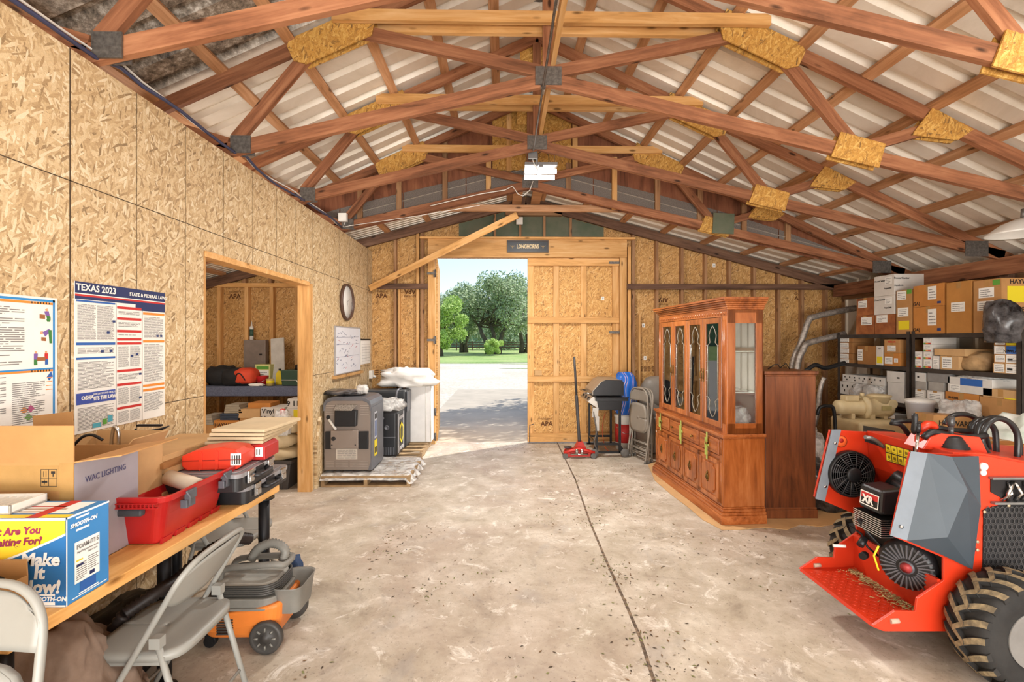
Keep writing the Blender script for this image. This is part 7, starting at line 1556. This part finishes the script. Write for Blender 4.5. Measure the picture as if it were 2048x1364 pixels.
# stacked goods below the carpeted shelf
def box2(lab, px0, px1, yt, yb, Y, mat, d=.35, **kw):
    x0 = atY(px0, 800, Y).x; x1 = atY(px1, 800, Y).x; return carton(kw.pop('name', 'cardboard_box'), lab, kw.pop('cat', 'box'), x0, x1, Y, Y + d, yb, yt, mat, kw.pop('dec', ()), kw.pop('txt', ()), kw.pop('group', 'goods stored under the carpeted shelf'), tapeit=False)
Y = 6.15; zf = lambda py, Y=Y: 1.6 - (py - 680) * Y / 950
box2('plain carton on the floor under the HAYWARD carton in the side room', 428, 478, zf(873), 0, Y, card2)
box2('HAYWARD carton under the carpeted shelf in the side room', 428, 478, zf(839), zf(873) + .002, Y, orc, txt=[('-Y', .5, .72, .06, 'HAYWARD', ink)])
for k in range(3): box2(f'dark blue book, {["lowest", "middle", "upper"][k]} of the pile on the HAYWARD carton', 440, 476 + k, zf(839) + .028 * (k + 1), zf(839) + .028 * k + .002, Y, M('book_navy', '#3a4454', .5), .25, name='book', cat='book')
zz = zf(839) + .09
for k in range(4): box2(f'grey-beige slab, {["lowest", "second", "third", "topmost"][k]} of the pile on the blue books', 448 + k, 484 - 2 * k, zz + .027 * (k + 1), zz + .027 * k + .002, Y, M('slab_grey', '#a39783', .8), .25, name='stone_slab', cat='slab')
box2('carton at the far left under the carpeted shelf', 405, 427, zf(848), 0, Y, card)
for k in range(5): box2(f'grey paper stack, {["lowest", "second", "third", "fourth", "topmost"][k]} bundle at the far left', 400, 446 - 2 * k, zf(848) + .03 * (k + 1), zf(848) + .03 * k + .002, Y + .01 * k + .36 * 0 - .0 if False else 6.53, M('paper_bundle', '#a69c8c', .8), .2, name='paper_bundle', cat='paper bundle') if False else None
for k in range(4): box2(f'grey paper bundle, {["lowest", "second", "third", "topmost"][k]} of the pile at the far left', 402 + k, 426 - k, zf(848) + .03 * (k + 1), zf(848) + .03 * k + .002, Y, M('paper_bundle', '#a69c8c', .8), .25, name='paper_bundle', cat='paper bundle')
box2('brown carton on the floor in the middle of the side room stack', 480, 519, zf(858), 0, Y, card2)
box2('brown carton with white tag, second up in the middle stack', 480, 518, zf(835), zf(858) + .002, Y, card, dec=[('-Y', .4, .2, .7, .95, paper)])
box2('pale carton on top of the tagged brown carton', 477, 520, zf(817), zf(835) + .002, Y, card3)
box2('flat orange-brown carton on the highest point of the middle stack', 496, 541, zf(806), zf(817) + .002, Y + .05, orc, .25)
box2('brown carton on the floor beneath the white handwritten boxes', 522, 570, zf(860), 0, Y, card2)
box2('dark carton between floor carton and white handwritten boxes', 524, 568, zf(843), zf(860) + .002, Y, M('carton_dark', '#6b6560', .7))
box2('white box with handwriting, lower of two in the side room', 521, 568, zf(829), zf(843) + .002, Y, whc, txt=[('-Y', .3, .5, .08, 'Vinyl', ink)])
box2('white box with handwriting, upper of two in the side room', 522, 569, zf(814), zf(829) + .002, Y, whc, txt=[('-Y', .3, .5, .08, 'Vinyl', ink)])
box2('tall brown carton under the white boxes by the opening post', 573, 601, zf(838), 0, Y, card2)
box2('white box with yellow label by the opening post', 573, 601, zf(816), zf(838) + .002, Y, whc, dec=[('-Y', .5, .1, .95, .9, yellow)])
box2('white box with black numbers above the yellow-labelled one', 575, 597, zf(797), zf(816) + .002, Y, whc, .2, txt=[('-Y', .5, .5, .09, '9 11', ink)])
bb_ = M('sack_beige', '#c9b590', .6, var=.08, scale=6)
t = thing('storage_tote', 'dark grey storage tote on the floor under the grain sacks', 'tote', (-2.78, 5.12, 0)); b = MB(); b.prism([(.03, 0), (.47, 0), (.5, .27), (0, .27)], 0, .36); b.box(-.015, .515, -.015, .375, .27, .305)
for k in range(4): b.box(.10 + k * .1, .115 + k * .1, -.008, .01, .0, .26)
b.build('tub', M('tote_dark', '#45413f', .5), t, bevel=.008)
lump('grain_sack', (-2.50, 5.30, .307), (.56, .38, .13), bb_, 'flat beige sack directly on the dark storage tote', 'sack', 2, .15, group=None)
t = thing('grain_sack', 'beige sack printed VITROGRAIN on top of the flat sack', 'sack', (-2.56, 5.26, .43)); lump('sack', (0, 0, 0), (.60, .34, .15), bb_, None, None, 5, .14, par=t); text('VITROGRAIN', .045, M('teal_print', '#2c6a72', .6), t, (-.02, -.180, .07), (1, 0, 0), (0, .1, 1), off=.006)
lump('grain_sack', (-2.46, 5.32, .575), (.40, .30, .16), bb_, 'smaller beige sack at the top of the sack heap by the post', 'sack', 8, .2)
t = thing('clear_bag', 'clear plastic bag with red closure hung over the sacks beside the post', 'plastic bag', (-2.37, 5.14, .58)); lump('bag', (0, 0, 0), (.15, .12, .26), wrap, None, None, 3, .3, par=t, sharp=True); lump('red_closure', (.0, 0, .22), (.06, .05, .06), redp, None, None, 3, .3, par=t)
# ================================================================ outdoors
def leafmat(name, h1, h2, h3):
    s = NT(name); v = s.coord(rand=False); f = s.noise(v, 1.3, 4, .6); g = s.noise(v, 9, 2)
    col = s.mix(.5, s.ramp(f, [(.35, c(h1)), (.5, c(h2)), (.65, c(h3))]), s.ramp(g, [(.3, c(h1)), (.7, c(h3))])); s.done(col, .6, 0, .3)
    s.p.inputs['Subsurface Weight'].default_value = 0; return s.m
oakl = leafmat('oak_leaves', '#6f8558', '#9cb27b', '#c6d3a4'); brl = leafmat('bright_leaves', '#7a9a3c', '#a8c858', '#c9e07e'); shl = leafmat('shrub_leaves', '#a3bd4e', '#c6e06c', '#dff09a'); grl = leafmat('grey_leaves', '#8c9080', '#a5a896', '#c2c2b0')  # oak leaf tones lightened to put distance haze into the colour
bark = M('oak_bark', '#6f6353', .9, var=.3, scale=4)
def tree(name, lab, x, y, h, cr, leafm_, seed, nl=9000, trunk=.35, clumps=16, ls=.16, zr=(.45, 1.0), cat='tree', multi=1, group=None):
    r = random.Random(seed); t = thing(name, lab, cat, (x, y, -.03), 0, group)
    cs = []
    for k in range(clumps):
        a = r.uniform(0, 6.283); q = r.random() ** .5 * cr; z_ = h * r.uniform(*zr); q *= math.sqrt(max(.15, 1 - ((z_ / h - .6) / .55) ** 2)); cs.append((Vector((q * math.cos(a), q * math.sin(a) * .8, z_)), cr * r.uniform(.22, .42)))
    b = MB()
    if trunk:
        for m_ in range(multi):
            bx = (m_ - (multi - 1) / 2) * trunk * 1.6; top = Vector((bx * 2.4 + r.uniform(-.5, .5), r.uniform(-.4, .4), h * .42)); b.tube([(bx, 0, 0), (bx * 1.3 + r.uniform(-.15, .15), 0, h * .15), (bx * 1.8 + r.uniform(-.3, .3), .1, h * .28), tuple(top)], [trunk, trunk * .72, trunk * .6, trunk * .45], 9)
            for c_, rr_ in cs[m_::multi]:
                mid = (top + c_) / 2 + Vector((r.uniform(-.4, .4), r.uniform(-.4, .4), r.uniform(-.2, .5))); b.tube([tuple(top - Vector((0, 0, .3))), tuple(mid), tuple(c_)], [trunk * .34, trunk * .18, trunk * .06], 6)
        b.build('trunk', bark, t)
    vs = []; fs = []
    for i in range(nl):
        c_, rr_ = cs[r.randrange(len(cs))]; d = Vector((r.gauss(0, 1), r.gauss(0, 1), r.gauss(0, .75))).normalized() * rr_ * (r.random() ** .33); p = c_ + d
        u = Vector((r.gauss(0, 1), r.gauss(0, 1), r.gauss(0, 1))).normalized(); w__ = u.orthogonal().normalized(); l_ = ls * r.uniform(.6, 1.3); k = len(vs)
        vs += [p - u * l_, p - w__ * l_ * .5, p + u * l_, p + w__ * l_ * .5]; fs.append((k, k + 1, k + 2, k + 3))
    b = MB(); b.add(vs, fs, 0, False); b.build('foliage', leafm_, t, recalc=False); return t
G = 'live oaks beyond the lawn'
tree('oak_tree', 'large spreading oak in the centre of the doorway view', -1.2, 55, 8.4, 4.6, oakl, 1, 15000, .38, 30, .17, (.32, 1), multi=3)
tree('oak_tree', 'grey-green oak at the right edge of the doorway view', 2.6, 60, 8.0, 3.8, grl, 2, 9000, .4, 20, .15, (.35, 1), multi=2)
tree('oak_tree', 'tall dark oak left of the central oak', -5.2, 62, 8.2, 4.2, oakl, 3, 11000, .34, 22, .17, (.3, 1), multi=2)
tree('leafy_tree', 'bright green leafy tree at the left edge of the doorway view', -6.4, 48, 5.6, 2.6, brl, 4, 10000, .2, 18, .14, (.18, 1), multi=2)
tree('oak_tree', 'distant oak filling the gap behind the central oak', .8, 82, 8.5, 7.5, oakl, 5, 9000, .4, 24, .24, (.22, 1))
tree('oak_tree', 'distant oak behind the left bright tree', -10.5, 85, 8.5, 7, oakl, 6, 9000, .4, 24, .24, (.2, 1))
tree('round_shrub', 'round bright yellow-green shrub on the lawn in front of the oaks', -1.05, 49, 1.7, 1.0, shl, 7, 8000, 0, 16, .07, (.2, .95), cat='shrub')
tree('shade_tree', 'leafy tree beside the drive just outside, hidden by the barn door', 7.2, 13.4, 7.0, 3.4, oakl, 8, 7000, .25, 22, .17, (.5, 1))
tree('shade_tree', 'second leafy tree shading the drive, further left of the doorway', 4.1, 12.0, 6.4, 2.9, oakl, 9, 5200, .2, 18, .17, (.6, 1))
t = thing('rail_fence', 'dark wooden rail fence far behind the oak trunks', 'fence', (-20, 75, -.03))
for k in range(17):
    b = MB(); b.box(k * 2.5, k * 2.5 + .14, 0, .14, 0, 1.35); b.build('fence_post', dark_w, t)
for z_ in (.4, .8, 1.2): b = MB(); b.box(0, 40, -.04, 0, z_, z_ + .14); b.build('rail', dark_w, t)
b = MB(); vs = []; n_ = 120
b.grid(lambda u, v: (-90 + 180 * u, 110 + 8 * math.sin(u * 9), -.5 + v * (6.5 + 1.2 * noise.noise(Vector((u * 22, 0, 0))) + 1.0 * noise.noise(Vector((u * 70, 3, 0))))), n_, 6); o = b.build('tree_line', leafmat('far_leaves', '#6d8566', '#8ba37e', '#a6b898'), None, recalc=False); tag(o, 'hazy green line of far woodland on the horizon', 'woodland', None, 'stuff')
# leaf litter on the barn floor
b = MB(); r = random.Random(21)
spots = []
for k in range(26): spots.append((r.gauss(.9, .7), r.uniform(2.2, 6.6), r.uniform(.05, .3)))
for k in range(8): spots.append((-1.0 + r.gauss(0, .25), r.uniform(2.2, 4.2), .12)); 
for k in range(8): spots.append((r.gauss(.2, .5), 7.1, .25)); 
for k in range(9): q = jp[min(k, 7)]; spots.append((q.x, q.y, .07))
for i in range(1500):
    cx, cy, s_ = spots[r.randrange(len(spots))]; x, y = r.gauss(cx, s_), r.gauss(cy, s_)
    if not (-1.0 < x < 3.2 and 1.6 < y < 7.35): continue
    a = r.uniform(0, 6.3); l = r.uniform(.005, .016); T = Matrix.Translation((x, y, .0015)) @ Matrix.Rotation(a, 4, 'Z')
    b.add([(-l, 0, 0), (0, -l * .35, .002), (l, 0, r.uniform(0, .004)), (0, l * .35, .001)], [(0, 1, 2, 3)], r.randrange(3), False, T)
o = b.build('leaf_litter', [M('litter_green', '#7d7f4c', .9), M('litter_brown', '#7a5f42', .9), M('litter_dark', '#54473a', .9)]); tag(o, 'scattered dry leaves and bits of debris over the concrete floor', 'leaf litter', None, 'stuff')
